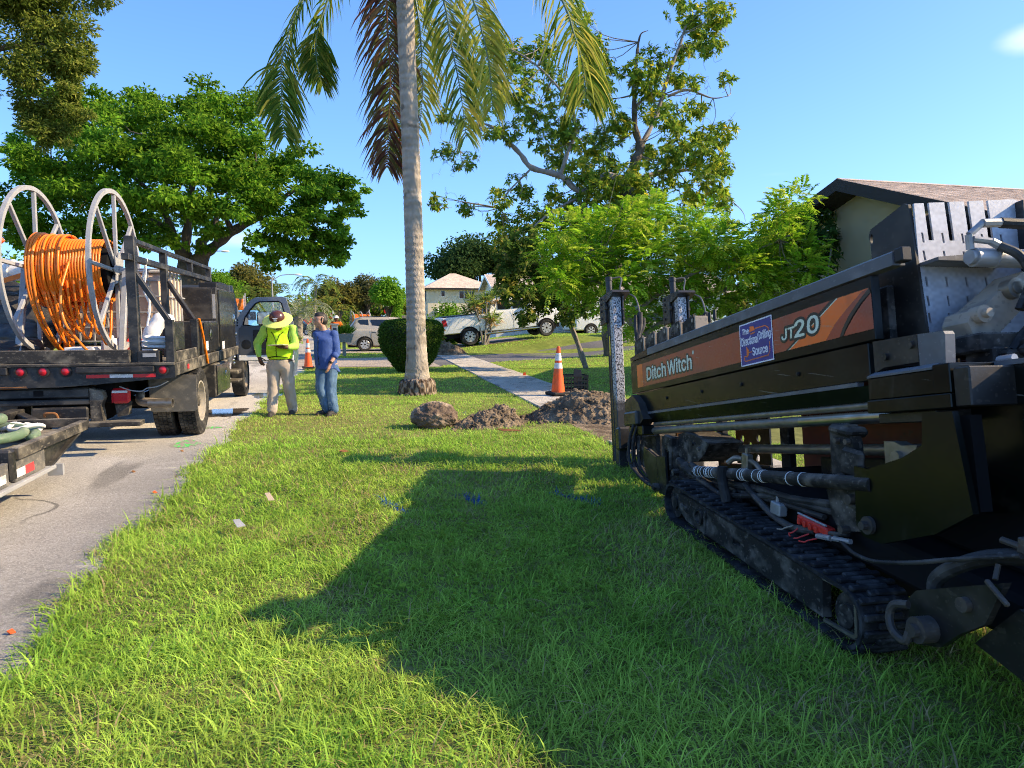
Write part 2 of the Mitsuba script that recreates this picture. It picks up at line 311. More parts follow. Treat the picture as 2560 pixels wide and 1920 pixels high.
pbr('m_cone', dusty((0.83, 0.105, 0.012), (0.40, 0.13, 0.06), 0.45, 7.0, 0.0), 0.55)
pbr('m_reflect', lambda p, n, uv: mix((0.66, 0.66, 0.64), (0.42, 0.41, 0.40), smoothstep(0.55, 0.8, fbm(p.x * 15, p.y * 15, p.z * 15, 3))), 0.45)
pbr('m_reflect_grey', (0.48, 0.48, 0.48), 0.5)
pbr('m_sign_pink', (0.80, 0.05, 0.055), 0.5)
pbr('m_yellow', (0.72, 0.50, 0.03), 0.5)
def worn(col):
    def fn(p, n, uv):
        a = fbm(p.x * 5, p.y * 5, p.z * 5, 4); scr = noise(p.x * 9 + p.z * 50, p.y * 9 - p.z * 30, p.z * 120)
        c = mix(col, mi.Color3f(col) * 0.55 + mi.Color3f(0.02), smoothstep(0.45, 0.8, a) * 0.7)
        return mix(c, (0.38, 0.34, 0.28), 0.5 * smoothstep(0.87, 0.92, scr) * smoothstep(0.5, 0.65, noise(p.x * 3, p.y * 3, p.z * 3)) + 0.10 * noise(p.x * 90, p.y * 90, p.z * 90))
    return fn
pbr('m_decal_orange', worn((0.85, 0.15, 0.012)), 0.32, coat=0.1)
pbr('m_decal_rust', worn((0.36, 0.055, 0.018)), 0.32, coat=0.1)
pbr('m_decal_dark', (0.020, 0.022, 0.018), 0.3, coat=0.3)
pbr('m_decal_cream', (0.62, 0.66, 0.52), 0.4)
pbr('m_sticker_blue', (0.030, 0.030, 0.20), 0.3, coat=0.3)
pbr('m_sticker_white', (0.66, 0.66, 0.72), 0.35)
pbr('m_paint_blue', (0.02, 0.10, 0.55), 0.6)
mat('m_glass', {'type': 'thindielectric', 'int_ior': 1.5})
# buildings
pbr('m_stucco_olive', lambda p, n, uv: mix((0.44, 0.39, 0.25), (0.52, 0.46, 0.30), fbm(p.x * 2, p.y * 2, p.z * 2, 4)), 0.95, spec=0.15, bump=(lambda p, n, uv: noise(p.x * 25, p.y * 25, p.z * 25), 4e-3), bump_scale=0.02)
pbr('m_fascia', (0.028, 0.022, 0.019), 0.7)
pbr('m_stucco_cream', lambda p, n, uv: mix((0.60, 0.52, 0.36), (0.68, 0.60, 0.43), fbm(p.x * 1.5, p.y * 1.5, p.z * 1.5, 4)), 0.95, spec=0.15)
pbr('m_stucco_white', (0.66, 0.66, 0.66), 0.9)
def shingle_col(a, b):
    def fn(p, n, uv):
        g = fbm(p.x * 2.5, p.y * 2.5, p.z * 2.5, 3); t = cell_rand(p.x * 3.0, p.y * 7, p.z * 20)
        return mix(a, b, g) * (0.8 + 0.4 * t)
    return fn
pbr('m_shingle', shingle_col((0.46, 0.36, 0.275), (0.58, 0.47, 0.37)), 0.95, spec=0.15)
pbr('m_shingle_pink', shingle_col((0.52, 0.41, 0.31), (0.60, 0.48, 0.37)), 0.95, spec=0.15)
pbr('m_shingle_grey', shingle_col((0.40, 0.33, 0.27), (0.50, 0.42, 0.35)), 0.95, spec=0.15)
pbr('m_wood_grey', lambda p, n, uv: mix((0.16, 0.14, 0.12), (0.30, 0.27, 0.23), fbm(p.x * 8, p.y * 8, p.z * 1.5, 3)), 0.9)
# cloth, skin
pbr('m_vest', (0.52, 0.86, 0.015), 0.75, sheen=0.4)
pbr('m_sleeve', (0.40, 0.66, 0.10), 0.8, sheen=0.3)
pbr('m_khaki', lambda p, n, uv: mix((0.50, 0.42, 0.34), (0.40, 0.335, 0.27), fbm(p.x * 10, p.y * 10, p.z * 4, 3)), 0.9, sheen=0.3)
pbr('m_denim', lambda p, n, uv: mix((0.055, 0.115, 0.20), (0.13, 0.22, 0.33), smoothstep(0.3, 0.75, fbm(p.x * 9, p.y * 9, p.z * 3, 4))), 0.9, sheen=0.3)
pbr('m_shirt', lambda p, n, uv: mix((0.035, 0.075, 0.24), (0.05, 0.10, 0.29), fbm(p.x * 12, p.y * 12, p.z * 12, 3)), 0.85, sheen=0.3)
pbr('m_skin', (0.46, 0.25, 0.165), 0.5, spec=0.4); pbr('m_skin_dark', (0.11, 0.052, 0.032), 0.5, spec=0.4)
pbr('m_hair', (0.022, 0.017, 0.014), 0.6); pbr('m_lip', (0.30, 0.10, 0.08), 0.5)
pbr('m_eye', (0.03, 0.02, 0.018), 0.2)
pbr('m_hardhat', (0.085, 0.028, 0.018), 0.25, coat=0.6)
pbr('m_brim', (0.78, 0.84, 0.19), 0.7)
pbr('m_shoe', (0.03, 0.027, 0.025), 0.7)
pbr('m_vest_orange', (0.85, 0.16, 0.01), 0.8)
pbr('m_board', (0.45, 0.36, 0.24), 0.7); pbr('m_paper', (0.75, 0.74, 0.70), 0.8)
pbr('m_rock', lambda p, n, uv: mix((0.13, 0.095, 0.068), (0.40, 0.31, 0.22), smoothstep(0.38, 0.72, fbm(p.x * 4.5, p.y * 4.5, p.z * 4.5, 4))) * (0.7 + 0.6 * noise(p.x * 50, p.y * 50, p.z * 50)), 0.95, spec=0.15, bump=(lambda p, n, uv: fbm(p.x * 16, p.y * 16, p.z * 16, 4), 3e-3), bump_scale=0.06)
pbr('m_planter', (0.24, 0.25, 0.21), 0.8)

pbr('m_rim_cream', dusty((0.42, 0.38, 0.31), (0.22, 0.19, 0.15), 0.6, 7.0, 0.0), 0.7)

pbr('m_iron', dusty((0.055, 0.048, 0.042), (0.16, 0.13, 0.10), 0.5, 12.0, 0.1), 0.6, metal=0.3)
# ---------------------------------------------------------------- the setting: ground, road, drives, walk
R = np.random.default_rng(7)
def grid_mesh(xs, ys, zf):
    X, Y = np.meshgrid(xs, ys, indexing='ij'); v = np.stack([X, Y, zf(X, Y)], -1).reshape(-1, 3)
    m, n = len(xs), len(ys); i, j = np.meshgrid(np.arange(m - 1), np.arange(n - 1), indexing='ij')
    q = np.stack([i * n + j, (i + 1) * n + j, (i + 1) * n + j + 1, i * n + j + 1], -1).reshape(-1, 4)
    return trimesh.Trimesh(v, np.vstack([q[:, [0, 1, 2]], q[:, [0, 2, 3]]]), process=False)
def pit(x, y):
    return np.exp(-(((x - 3.0) / 0.50) ** 2 + ((y - 10.72) / 0.36) ** 2) ** 2)
def ground_z(X, Y):
    return gz(X, Y) - 0.55 * pit(X, Y)
_xs = np.unique(np.r_[-1200, -500, -200, -80, np.arange(-40, 1, 4), np.arange(1, 4.5, 0.1), np.arange(4.5, 40, 0.7), 80, 200, 500, 1200])
_ys = np.unique(np.r_[-1200, -400, -120, -40, np.arange(-16, 9, 3), np.arange(9, 11.6, 0.1), np.arange(12, 50, 1.0), np.arange(50, 90, 4), 140, 260, 600, 2500])
k = thing('ground', 'green lawn ground running from the verge to the houses', kind='structure'); obj(k, grid_mesh(_xs, _ys, ground_z), 'm_ground', smooth=True)

def strip(left, right, z, n=None):
    """sheet between two polylines with equal point counts"""
    l, r = np.array(left, float), np.array(right, float); m = len(l)
    v = np.vstack([np.c_[l, np.full(m, z)], np.c_[r, np.full(m, z)]]); i = np.arange(m - 1)
    f = np.vstack([np.stack([i, i + m, i + 1 + m], 1), np.stack([i, i + 1 + m, i + 1], 1)])
    return v, f
def road_edge(y):
    """x of the right-hand asphalt edge"""
    y = np.asarray(y, float)
    return -1.58 + 0.42 * np.clip((y - 10) / 12, 0, 1.0) ** 1.5 + 0.05 * np.sin(y * 2.1) + 0.035 * np.sin(y * 5.3 + 1) + 0.02 * np.sin(y * 13.1)
_ry = np.r_[np.arange(-30, 26, 0.08), np.arange(26, 60, 2.0), 90, 140, 220]
_bend = lambda y: 0.0008 * np.clip(y - 25, 0, 400) ** 2
_re = road_edge(_ry) + _bend(_ry) * np.where(_ry > 25, 1, 0)
k = thing('road', 'grey asphalt street with worn patches beside the grass verge', kind='structure')
obj(k, trimesh.Trimesh(*strip(np.c_[_re - 7.6, _ry], np.c_[_re, _ry], 0.006), process=False), 'm_asphalt', smooth=False)
# driveways: dark one from the sidewalk to the right, pale apron to the street, second apron under the champagne car
def drape(poly, z, res=0.8):
    import shapely.geometry as sg
    m = trimesh.creation.extrude_polygon(sg.Polygon(poly), 0.01, engine='earcut')
    v, f = trimesh.remesh.subdivide_to_size(m.vertices, m.faces, res); 
    top = v[:, 2] > 0.005; keep = top[f].all(1); f = f[keep]
    v = v.copy(); v[:, 2] = gz(v[:, 0], v[:, 1]) + z
    return trimesh.Trimesh(v, f, process=False)
k = thing('driveway', 'dark asphalt driveway crossing the lawn behind the sidewalk', kind='structure')
obj(k, drape([(3.2, 23.0), (5.0, 24.4), (8.0, 25.8), (11.0, 27.2), (19, 30.4), (19, 33.8), (12.5, 31.2), (8.0, 29.6), (5.0, 29.0), (3.2, 28.6)], 0.010), 'm_drive', smooth=True)
k = thing('driveway', 'pale worn driveway apron between the street and the round hedge', kind='structure')
obj(k, drape([(-1.6, 23.7), (3.2, 22.6), (3.2, 28.4), (-1.6, 28.2)], 0.014), 'm_drive_pale', smooth=True)
k = thing('driveway', 'pale driveway under the champagne car', kind='structure')
obj(k, drape([(-1.2, 32.2), (9.0, 32.6), (9.0, 36.4), (-1.0, 36.6)], 0.010), 'm_drive_pale', smooth=True)
# sidewalk: slabs with open joints, each a piece of its own
def walk_lr(y):
    return 3.42 + 0.028 * (y - 10), 4.88 + 0.020 * (y - 10)
WK = thing('sidewalk', 'pale concrete sidewalk of square slabs running to the driveway', kind='structure')
_y = 10.95
mb = MB(); 
for _yy in np.arange(10.9, 29.2, 1.525): pass
obj('bed', trimesh.Trimesh(*strip([walk_lr(y)[:1] + (y,) for y in (5.2, 30)], [walk_lr(y)[1:] + (y,) for y in (5.2, 30)], 0.004), process=False), 'm_dirt', WK, smooth=False)
def slab(y0, y1, dz, cut=None):
    l0, r0 = walk_lr(y0); l1, r1 = walk_lr(y1); z0, z1 = -0.06, 0.035 + dz; c = 0.012
    P = np.array([[l0, y0], [r0, y0], [r1, y1], [l1, y1]]); ctr = P.mean(0)
    if cut is not None: P[:2] += cut
    Q = P + np.sign(ctr - P) * c
    return MB().hull(np.vstack([np.c_[P, [z0] * 4], np.c_[P, [z1 - c] * 4], np.c_[Q, [z1] * 4]])).get()
_n = 0; _y = 5.3
while _y < 29.0:
    if not (8.2 < _y < 10.6):
        obj('slab', slab(_y + 0.012, _y + 1.513, float(R.normal(0, 0.004))), 'm_concrete', WK, smooth=False)
    _y += 1.525

# ---------------------------------------------------------------- grass
def blades(x, y, z, h, w, col, seg, lean, seed):
    """individual blades: seg 2-3 bends each; vertex colours run darker at the base of each blade"""
    r = np.random.default_rng(seed); n = len(x)
    a = r.uniform(0, 2 * PI, n); d = np.stack([np.cos(a), np.sin(a), 0 * a], 1); s = np.stack([-np.sin(a + r.normal(0, .5, n)), np.cos(a), 0 * a], 1)
    ln = lean * r.uniform(0.25, 1.35, n); base = np.stack([x, y, z], 1); V, C = [], []
    ts = np.linspace(0, 1, seg + 1)
    for t in ts:
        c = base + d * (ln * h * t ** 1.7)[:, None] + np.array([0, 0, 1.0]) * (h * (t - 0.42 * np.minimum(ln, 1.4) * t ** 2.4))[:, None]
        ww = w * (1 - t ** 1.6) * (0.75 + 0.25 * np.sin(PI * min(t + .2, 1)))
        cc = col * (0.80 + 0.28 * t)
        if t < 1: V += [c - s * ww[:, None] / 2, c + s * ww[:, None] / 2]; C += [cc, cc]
        else: V += [c]; C += [cc]
    k = len(V); V = np.stack(V, 1).reshape(-1, 3); C = np.stack(C, 1).reshape(-1, 3); F = []; o = (np.arange(n) * k)[:, None]
    for i in range(seg - 1):
        F += [o + [2 * i, 2 * i + 1, 2 * i + 3], o + [2 * i, 2 * i + 3, 2 * i + 2]]
    F += [o + [2 * seg - 2, 2 * seg - 1, 2 * seg]]
    return V, np.vstack(F), np.clip(C, 0, 1)
def wx(x, y):  # where grass grows
    ok = (x > road_edge(y) - 0.03 + 0.10 * (R.random(len(x)) ** 2) * np.sign(R.random(len(x)) - .6))
    l, r_ = walk_lr(y); ok &= ~((x > l - 0.0) & (x < r_ + 0.0) & (y > 5.0) & (y < 30))
    ok &= ~((y > 22.7 + 0 * x) & (y < 28.3) & (x < 3.3)) & ~((x > 3.2) & (y > 23.2 + (x - 3.2) * .6) & (y < 29 + (x - 4) * .45) & (x < 18))
    ok &= ~((y > 32.2) & (y < 36.5) & (x < 9)) & (pit(x, y) < 0.12)
    return ok
def in_view(x, y, m=0.04):
    f_ = x * math.sin(YAW) + y * math.cos(YAW); s_ = x * math.cos(YAW) - y * math.sin(YAW)
    return (f_ > 0.8) & (np.abs(s_) < f_ * (0.7535 + m) + 0.9)
def sod(n, xr, yr, seed):
    r = np.random.default_rng(seed); x = r.uniform(*xr, n); y = r.uniform(*yr, n); k = wx(x, y) & in_view(x, y); return x[k], y[k], r
def lawn_tint(x, y, r):
    p = np.stack([x, y, 0 * x], 1); n = len(x)
    a = meshkit.fbm(p * 1.3, 4, 3); b = meshkit.fbm(p * 5.0, 3, 5); dry = np.clip((meshkit.fbm(p * np.array([1.5, 1.5, 1]) + 40, 4, 8) - 0.50) * 6, 0, 1)
    g = np.array([0.265, 0.490, 0.060]) * (1 - a[:, None]) + np.array([0.500, 0.670, 0.120]) * a[:, None]
    g = g * (0.66 + 0.68 * b[:, None]) * r.uniform(0.7, 1.25, n)[:, None]
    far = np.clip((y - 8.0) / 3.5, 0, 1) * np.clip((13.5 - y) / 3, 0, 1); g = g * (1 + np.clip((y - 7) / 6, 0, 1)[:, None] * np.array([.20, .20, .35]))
    if _thatch: dry = np.clip(dry + .40, 0, 1)
    straw = r.random(n) < 0.04 + 0.30 * dry + 0.10 * far
    s = np.array([0.56, 0.45, 0.22]) * r.uniform(0.55, 1.1, n)[:, None]
    g[straw] = s[straw]
    blue = np.zeros(n, bool)
    for (px, py, qx, qy, wd) in ((0.30, 6.05, 0.48, 5.70, .035), (1.02, 6.15, 1.16, 5.78, .045), (1.9, 6.0, 2.15, 5.55, .05), (1.55, 11.3, 1.62, 11.0, .04), (2.0, 11.6, 2.1, 11.3, .035)):
        t = np.clip(((x - px) * (qx - px) + (y - py) * (qy - py)) / ((qx - px) ** 2 + (qy - py) ** 2), 0, 1)
        blue |= (np.hypot(x - px - t * (qx - px), y - py - t * (qy - py)) < wd * r.uniform(0.2, 1.3, n)) & (r.random(n) < .75)
    g[blue] = np.array([0.015, 0.10, 0.50]); return g
GV, GF, GC, _o, _thatch = [], [], [], 0, False
def sow(n, xr, yr, hm, wm, seg, lean, seed):
    global _o, _thatch
    _thatch = lean > 1.5
    x, y, r = sod(n, xr, yr, seed); p = np.stack([x, y, 0 * x], 1)
    tuft = meshkit.fbm(p * 2.3, 3, 12); keep = r.random(len(x)) < 0.35 + 1.3 * np.clip(meshkit.fbm(p * 4.5, 3, 21) - 0.2, 0, 1); x, y, tuft = x[keep], y[keep], tuft[keep]
    h = hm * (0.45 + 0.9 * tuft) * r.uniform(0.5, 1.35, len(x)) * (0.8 + .5 * np.clip(1 - np.abs(x - road_edge(y)) / .25, 0, 1)); w = wm * r.uniform(0.6, 1.3, len(x))
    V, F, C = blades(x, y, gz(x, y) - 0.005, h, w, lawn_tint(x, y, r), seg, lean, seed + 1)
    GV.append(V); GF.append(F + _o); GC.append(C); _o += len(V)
sow(60000, (-1.9, 3.6), (1.4, 3.4), 0.092, 0.0075, 4, 1.05, 31); sow(6000, (-1.9, 3.6), (1.4, 3.6), 0.17, 0.0085, 4, 1.25, 41); sow(34000, (-1.9, 3.6), (1.4, 3.6), 0.055, 0.006, 2, 1.8, 51)
sow(76000, (-1.8, 4.0), (3.3, 5.6), 0.088, 0.0085, 3, 1.05, 32); sow(7000, (-1.8, 4.0), (3.4, 6.0), 0.155, 0.0095, 4, 1.25, 42); sow(40000, (-1.8, 4.0), (3.4, 6.0), 0.05, 0.007, 2, 1.8, 52)
sow(86000, (-1.8, 5.5), (5.5, 9.2), 0.080, 0.0100, 3, 0.95, 33); sow(9000, (-1.8, 5.0), (5.8, 9.5), 0.15, 0.012, 3, 1.1, 43)
sow(90000, (-1.8, 8.0), (9.0, 15), 0.070, 0.011, 2, 0.9, 34)
sow(110000, (-1.6, 16.0), (15, 24), 0.065, 0.018, 2, 0.8, 35)
sow(90000, (-1.6, 26.0), (24, 42), 0.075, 0.035, 2, 0.8, 36)
k = thing('grass', 'sunlit yellow green grass growing over the whole verge and lawns', kind='stuff')
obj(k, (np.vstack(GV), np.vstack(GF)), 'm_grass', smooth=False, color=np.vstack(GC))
# broad-leaved weeds in the shade
def leaf_quads(c, d, up, L, W, fold=0.25, droop=0.0):
    """folded pointed leaves: base c, direction d, face normal up; 6 points and 4 triangles each"""
    d = d / np.linalg.norm(d, axis=1, keepdims=True); s = np.cross(d, up); s /= np.linalg.norm(s, axis=1, keepdims=True) + 1e-9; u = np.cross(s, d)
    L, W = np.broadcast_to(L, (len(c),))[:, None], np.broadcast_to(W, (len(c),))[:, None]
    m = c + d * L * 0.45 - u * L * droop * .3; t = c + d * L - u * L * droop
    V = np.stack([c, m - s * W / 2 + u * W * fold, m, m + s * W / 2 + u * W * fold, t], 1).reshape(-1, 3)
    o = (np.arange(len(c)) * 5)[:, None]
    return V, np.vstack([o + [0, 2, 1], o + [0, 3, 2], o + [1, 2, 4], o + [2, 3, 4]])
def weeds(name, label, cx, cy, rx, ry, n, seed, L=0.045, hmax=0.13, col=(0.15, 0.26, 0.04)):
    r = np.random.default_rng(seed); a = r.uniform(0, 2 * PI, n); q = np.sqrt(r.random(n)); x = cx + rx * q * np.cos(a); y = cy + ry * q * np.sin(a)
    z = r.uniform(0.03, hmax, n) * (1.15 - .5 * q); b = r.uniform(0, 2 * PI, n); c = np.stack([x, y, z], 1)
    d = np.stack([np.cos(b), np.sin(b), r.uniform(-.1, .5, n)], 1); up = np.stack([r.normal(0, .3, n), r.normal(0, .3, n), np.ones(n)], 1)
    l = L * r.uniform(.6, 1.3, n); V, F = leaf_quads(c, d, up, l, l * .55, .12, .15)
    C = np.repeat(np.array(col) * r.uniform(.6, 1.35, n)[:, None] * np.array([1, 1, 1]) + np.stack([.06 * r.random(n), 0 * x, 0 * x], 1), 5, 0)
    k = thing(name, label, kind='stuff'); obj(k, (V, F), 'm_leaf', smooth=False, color=np.clip(C, 0, 1))
weeds('weed_patch', 'patch of broad leaved weeds in the shaded grass', 0.92, 4.35, .9, 1.1, 1000, 51, .045, .13, (.22, .40, .05))
weeds('clover_patch', 'low clover leaves in the shaded grass before the drill rig', 0.75, 6.6, 1.5, 1.2, 1500, 52, .030, .08, (.22, .38, .05))
# ---------------------------------------------------------------- the drill rig
AZ, TILT = math.radians(4.5), math.radians(10.7)
RIG_O = np.array([2.70, 5.0, 0.0])
_f = np.array([math.sin(AZ), math.cos(AZ), 0]); _r = np.array([math.cos(AZ), -math.sin(AZ), 0]); _up = np.array([0, 0, 1.0])
RG = np.eye(4); RG[:3, :3] = np.stack([_r, _f, _up], 1); RG[:3, 3] = RIG_O                    # (lateral, forward, up)
RL = np.eye(4); RL[:3, :3] = np.stack([_r, -_f * math.cos(TILT) + _up * math.sin(TILT), _f * math.sin(TILT) + _up * math.cos(TILT)], 1); RL[:3, 3] = RIG_O   # (lateral, along the rail to the rear, square to it)
def xf(m, M):
    if hasattr(m, 'get'): m = m.get()
    v = np.asarray(m.vertices) @ M[:3, :3].T + M[:3, 3]; f = np.asarray(m.faces)
    return trimesh.Trimesh(v, f[:, ::-1] if np.linalg.det(M[:3, :3]) < 0 else f, process=False)
RIG = thing('drill_rig', 'big black tracked directional drill with orange side decals, rail tilted down to the front', 'drilling machine')
def put(name, m, mat, parent, M=None, smooth=30, label=None):
    """every piece of a builder becomes a part of its own"""
    if isinstance(m, MB) and 1 < len(m.v) <= 24:
        first, n0 = None, 0
        for v, f in zip(m.v, m.f):
            t = trimesh.Trimesh(v, f - n0, process=False); n0 += len(v)
            k = obj(name, xf(t, M) if M is not None else t, mat, parent, smooth, label if first is None else None); first = first or k
        return first
    return obj(name, xf(m, M) if M is not None else m, mat, parent, smooth, label)
def rl(name, m, mat, parent=RIG, smooth=30, label=None): return put(name, m, mat, parent, RL, smooth, label)
def rg(name, m, mat, parent=RIG, smooth=30, label=None): return put(name, m, mat, parent, RG, smooth, label)
def plate(poly, lat, th, holes=()):            # polygon of (along, square) at lateral lat, thickness to the right
    return MB().prism(poly, (lat, 0, 0), (0, 1, 0), (0, 0, 1), (1, 0, 0), th, holes)
E3 = np.eye(3)
# magazine cover
cov = rl('side_cover', MB().bb((.150, -1.50, 1.143), (.20, 2.27, 1.484), .004), 'm_rig_gloss')
rl('top_rail', MB().prism([(.143, 1.492), (.143, 1.556), (.150, 1.563), (.208, 1.585), (.214, 1.580), (.214, 1.492)], (0, -.99, 0), (1, 0, 0), (0, 0, 1), (0, 1, 0), 3.43), 'm_rig_top', label='square top rail with a grey worn upper edge')
rl('rail_end_cap', MB().bb((.150, 2.442, 1.50), (.207, 2.50, 1.572), .006), 'm_black_plastic')
rl('front_rail_plate', MB().prism([(-1.50, 1.490), (-.985, 1.490), (-.985, 1.556), (-1.50, 1.530)], (.147, 0, 0), (0, 1, 0), (0, 0, 1), (1, 0, 0), .06), 'm_rig_gloss')
sk = rl('skirt_panel', MB().bb((.156, -1.38, .935), (.19, 2.20, 1.136), .004).get(), 'm_rig_gloss')
rl('skirt_ridge', MB().prism([(.150, .912), (.150, .934), (.19, .940), (.19, .906)], (0, -1.10, 0), (1, 0, 0), (0, 0, 1), (0, 1, 0), 3.2), 'm_rig_top', label='thin dusty ridge along the skirt')
rl('skirt_lip', MB().prism([(.152, .911), (.185, .826), (.192, .826), (.160, .911)], (0, -1.14, 0), (1, 0, 0), (0, 0, 1), (0, 1, 0), 3.38), 'm_rig_gloss')
for a in (-.567, .177, .836, 1.551):
    rl('bolt', MB().cyl((.157, a, 1.037), (.146, a, 1.037), .014, 8).cyl((.1465, a, 1.037), (.142, a, 1.037), .008, 8), 'm_black_plastic', sk)
fp = rl('front_bracket', MB().prism([(-1.56, 1.06), (-1.30, 1.12), (-1.13, 1.02), (-1.02, .86), (-1.14, .80), (-1.52, .83)], (.08, 0, 0), (0, 1, 0), (0, 0, 1), (1, 0, 0), .12), 'm_rig_black')
rl('front_bracket_block', MB().bb((.04, -1.50, .80), (.15, -1.12, .95), .02), 'm_rig_black')
rl('front_tube', MB().bb((.07, -1.42, .70), (.2, -1.02, .80), .01), 'm_rig_gloss')
for i in range(5):
    a = -1.52 + .29 * i
    rl('pipe_divider', plate([(a, 1.50), (a + .27, 1.50), (a + .275, 1.69), (a + .25, 1.735), (a + .02, 1.70)], .205 + .01 * i, .02), 'm_rig_dirty', label='rusty black plate in the row at the front of the magazine' if i == 0 else None)
    rl('pipe_divider_edge', MB().bb((.20 + .01 * i, a + .277, 1.50), (.36, a + .293, 1.715), .005).cyl((.199 + .01 * i, a + .235, 1.685), (.204 + .01 * i, a + .235, 1.685), .018, 10), 'm_tan')
# decals: flat stickers on the cover
def dec(poly, z, mat, name='decal', label=None, parent=None, buf=0):
    import shapely.geometry as sg
    return rl(name, plate(poly, .150 - z, z - .0003), mat, parent or DEC, False, label)
DEC = rl('decal_stripe', plate([(-1.305, 1.193), (1.458, 1.199), (1.94, 1.423), (-1.315, 1.428)], .1490, .0008), 'm_decal_rust', cov, False, 'long rust red decal stripe with white lettering')
# third level holds every piece of print; sub-parts hang under the cover
def print_(name, poly, z, mat, label=None, holes=()):
    import shapely.geometry as sg
    polys = [poly] if isinstance(poly, list) else list(getattr(poly, 'geoms', [poly])); mb = MB()
    for q in polys:
        if isinstance(q, list): mb.prism(q, (.150 - z, 0, 0), (0, 1, 0), (0, 0, 1), (1, 0, 0), .0006)
        else: mb.prism(list(q.exterior.coords), (.150 - z, 0, 0), (0, 1, 0), (0, 0, 1), (1, 0, 0), .0006, [list(h.coords) for h in q.interiors])
    return rl(name, mb.get(), mat, cov, False, label)
print_('decal_front', [(-1.312, 1.1935), (-1.15, 1.194), (-1.16, 1.4275), (-1.318, 1.4285)], .0018, 'm_decal_orange')
print_('decal_dark_edge', [(1.440, 1.199), (1.475, 1.199), (1.985, 1.422), (1.925, 1.423)], .0018, 'm_decal_dark')
print_('decal_pale_edge', [(1.471, 1.199), (1.485, 1.199), (1.995, 1.422), (1.978, 1.422)], .0022, 'm_decal_cream')
print_('decal_swoosh', [(1.484, 1.199), (1.985, 1.200), (2.03, 1.24), (2.09, 1.30), (2.17, 1.36), (2.252, 1.421), (1.994, 1.422)], .0026, 'm_decal_orange', 'bright orange swoosh at the rear of the decal')
print_('decal_shade', [(1.86, 1.2), (2.0, 1.2005), (2.03, 1.24), (2.09, 1.30), (2.17, 1.36), (2.252, 1.421), (2.20, 1.415), (2.06, 1.345), (1.95, 1.28)], .0030, 'm_decal_rust')
print_('decal_black_arc', [(1.985, 1.200), (2.015, 1.2005), (2.05, 1.245), (2.11, 1.30), (2.18, 1.352), (2.262, 1.395), (2.252, 1.421), (2.17, 1.372), (2.08, 1.31), (2.02, 1.25)], .0034, 'm_decal_dark')
print_('decal_rear_corner', [(2.02, 1.2005), (2.266, 1.201), (2.263, 1.391), (2.185, 1.346), (2.115, 1.293), (2.058, 1.243)], .0026, 'm_decal_rust')
def text_poly(s, height, bold=True):
    import shapely.geometry as sg, shapely
    m = meshkit.text_mesh(s, height, 0.002, bold)
    up = m.face_normals[:, 2] > .9
    return shapely.union_all([sg.Polygon(t[:, :2]) for t in np.asarray(m.vertices)[m.faces[up]]]).buffer(1e-5)
def fit(g, a0, b0, w, h, shear=0.0):
    from shapely import affinity
    x0, y0, x1, y1 = g.bounds; g = affinity.affine_transform(g, [w / (x1 - x0), 0, 0, h / (y1 - y0), -x0 * w / (x1 - x0), -y0 * h / (y1 - y0)])
    return affinity.affine_transform(g, [1, shear, 0, 1, a0, b0])
_W = [fit(text_poly('Ditch', .1), -1.04, 1.240, .50, .135), fit(text_poly('Witch', .1), -.505, 1.240, .53, .135)]
for g in _W:
    print_('lettering_outline', g.buffer(.016, join_style=2), .0022, 'm_decal_dark'); print_('lettering', g, .0028, 'm_decal_cream', 'cream maker lettering')
print_('trade_mark', fit(text_poly('®', .05), .045, 1.36, .034, .034), .0026, 'm_decal_cream')
_J = [fit(text_poly('JT', .1), 1.405, 1.268, .145, .072, .1), fit(text_poly('20', .1), 1.55, 1.262, .25, .108, .1)]
import shapely
print_('model_outline', shapely.union_all([g.buffer(.017) for g in _J]), .0040, 'm_decal_dark'); 
for g in _J: print_('model_lettering', g, .0046, 'm_decal_cream', 'cream model number')
print_('faded_marking', fit(text_poly('HIDJET', .1), .55, 1.235, .27, .075), .0018, 'm_decal_dark') if False else None
# blue sticker
_S0, _SR = np.array([.872, 1.163]), math.radians(1.5)
STK = print_('sticker', [(.866, 1.160), (1.303, 1.160), (1.303, 1.462), (.866, 1.462)], .0040, 'm_sticker_white', 'blue and white square sticker')
print_('sticker_ground', [(.876, 1.169), (1.293, 1.169), (1.293, 1.453), (.876, 1.453)], .0046, 'm_sticker_blue')
for s, a, b, w, h in (('The', .905, 1.382, .095, .045), ('Directional', .888, 1.302, .232, .064), ('Drilling', 1.130, 1.302, .152, .076), ('Source', 1.035, 1.218, .20, .062)):
    print_('sticker_lettering', fit(text_poly(s, .1, s != 'x').buffer(.001), a, b, w, h), .0052, 'm_sticker_white')
import shapely.geometry as sg
_ln = lambda pts: sg.LineString(pts).buffer(.0035, cap_style=2)
print_('sticker_drawing', shapely.union_all([_ln([(1.085, 1.405), (1.22, 1.402), (1.255, 1.385), (1.262, 1.36)]), _ln([(1.262, 1.29), (1.262, 1.225), (1.24, 1.20), (.93, 1.193), (.915, 1.21), (.925, 1.228), (.955, 1.228)]),
    _ln([(.985, 1.25), (1.03, 1.25)]), sg.Polygon([(.955, 1.215), (.985, 1.235), (.988, 1.265), (.955, 1.30)]), sg.Polygon([(1.005, 1.39), (1.085, 1.395), (1.07, 1.425), (1.02, 1.43)]), sg.Polygon([(1.02, 1.372), (1.08, 1.376), (1.08, 1.384), (1.02, 1.380)])]), .0058, 'm_decal_orange')
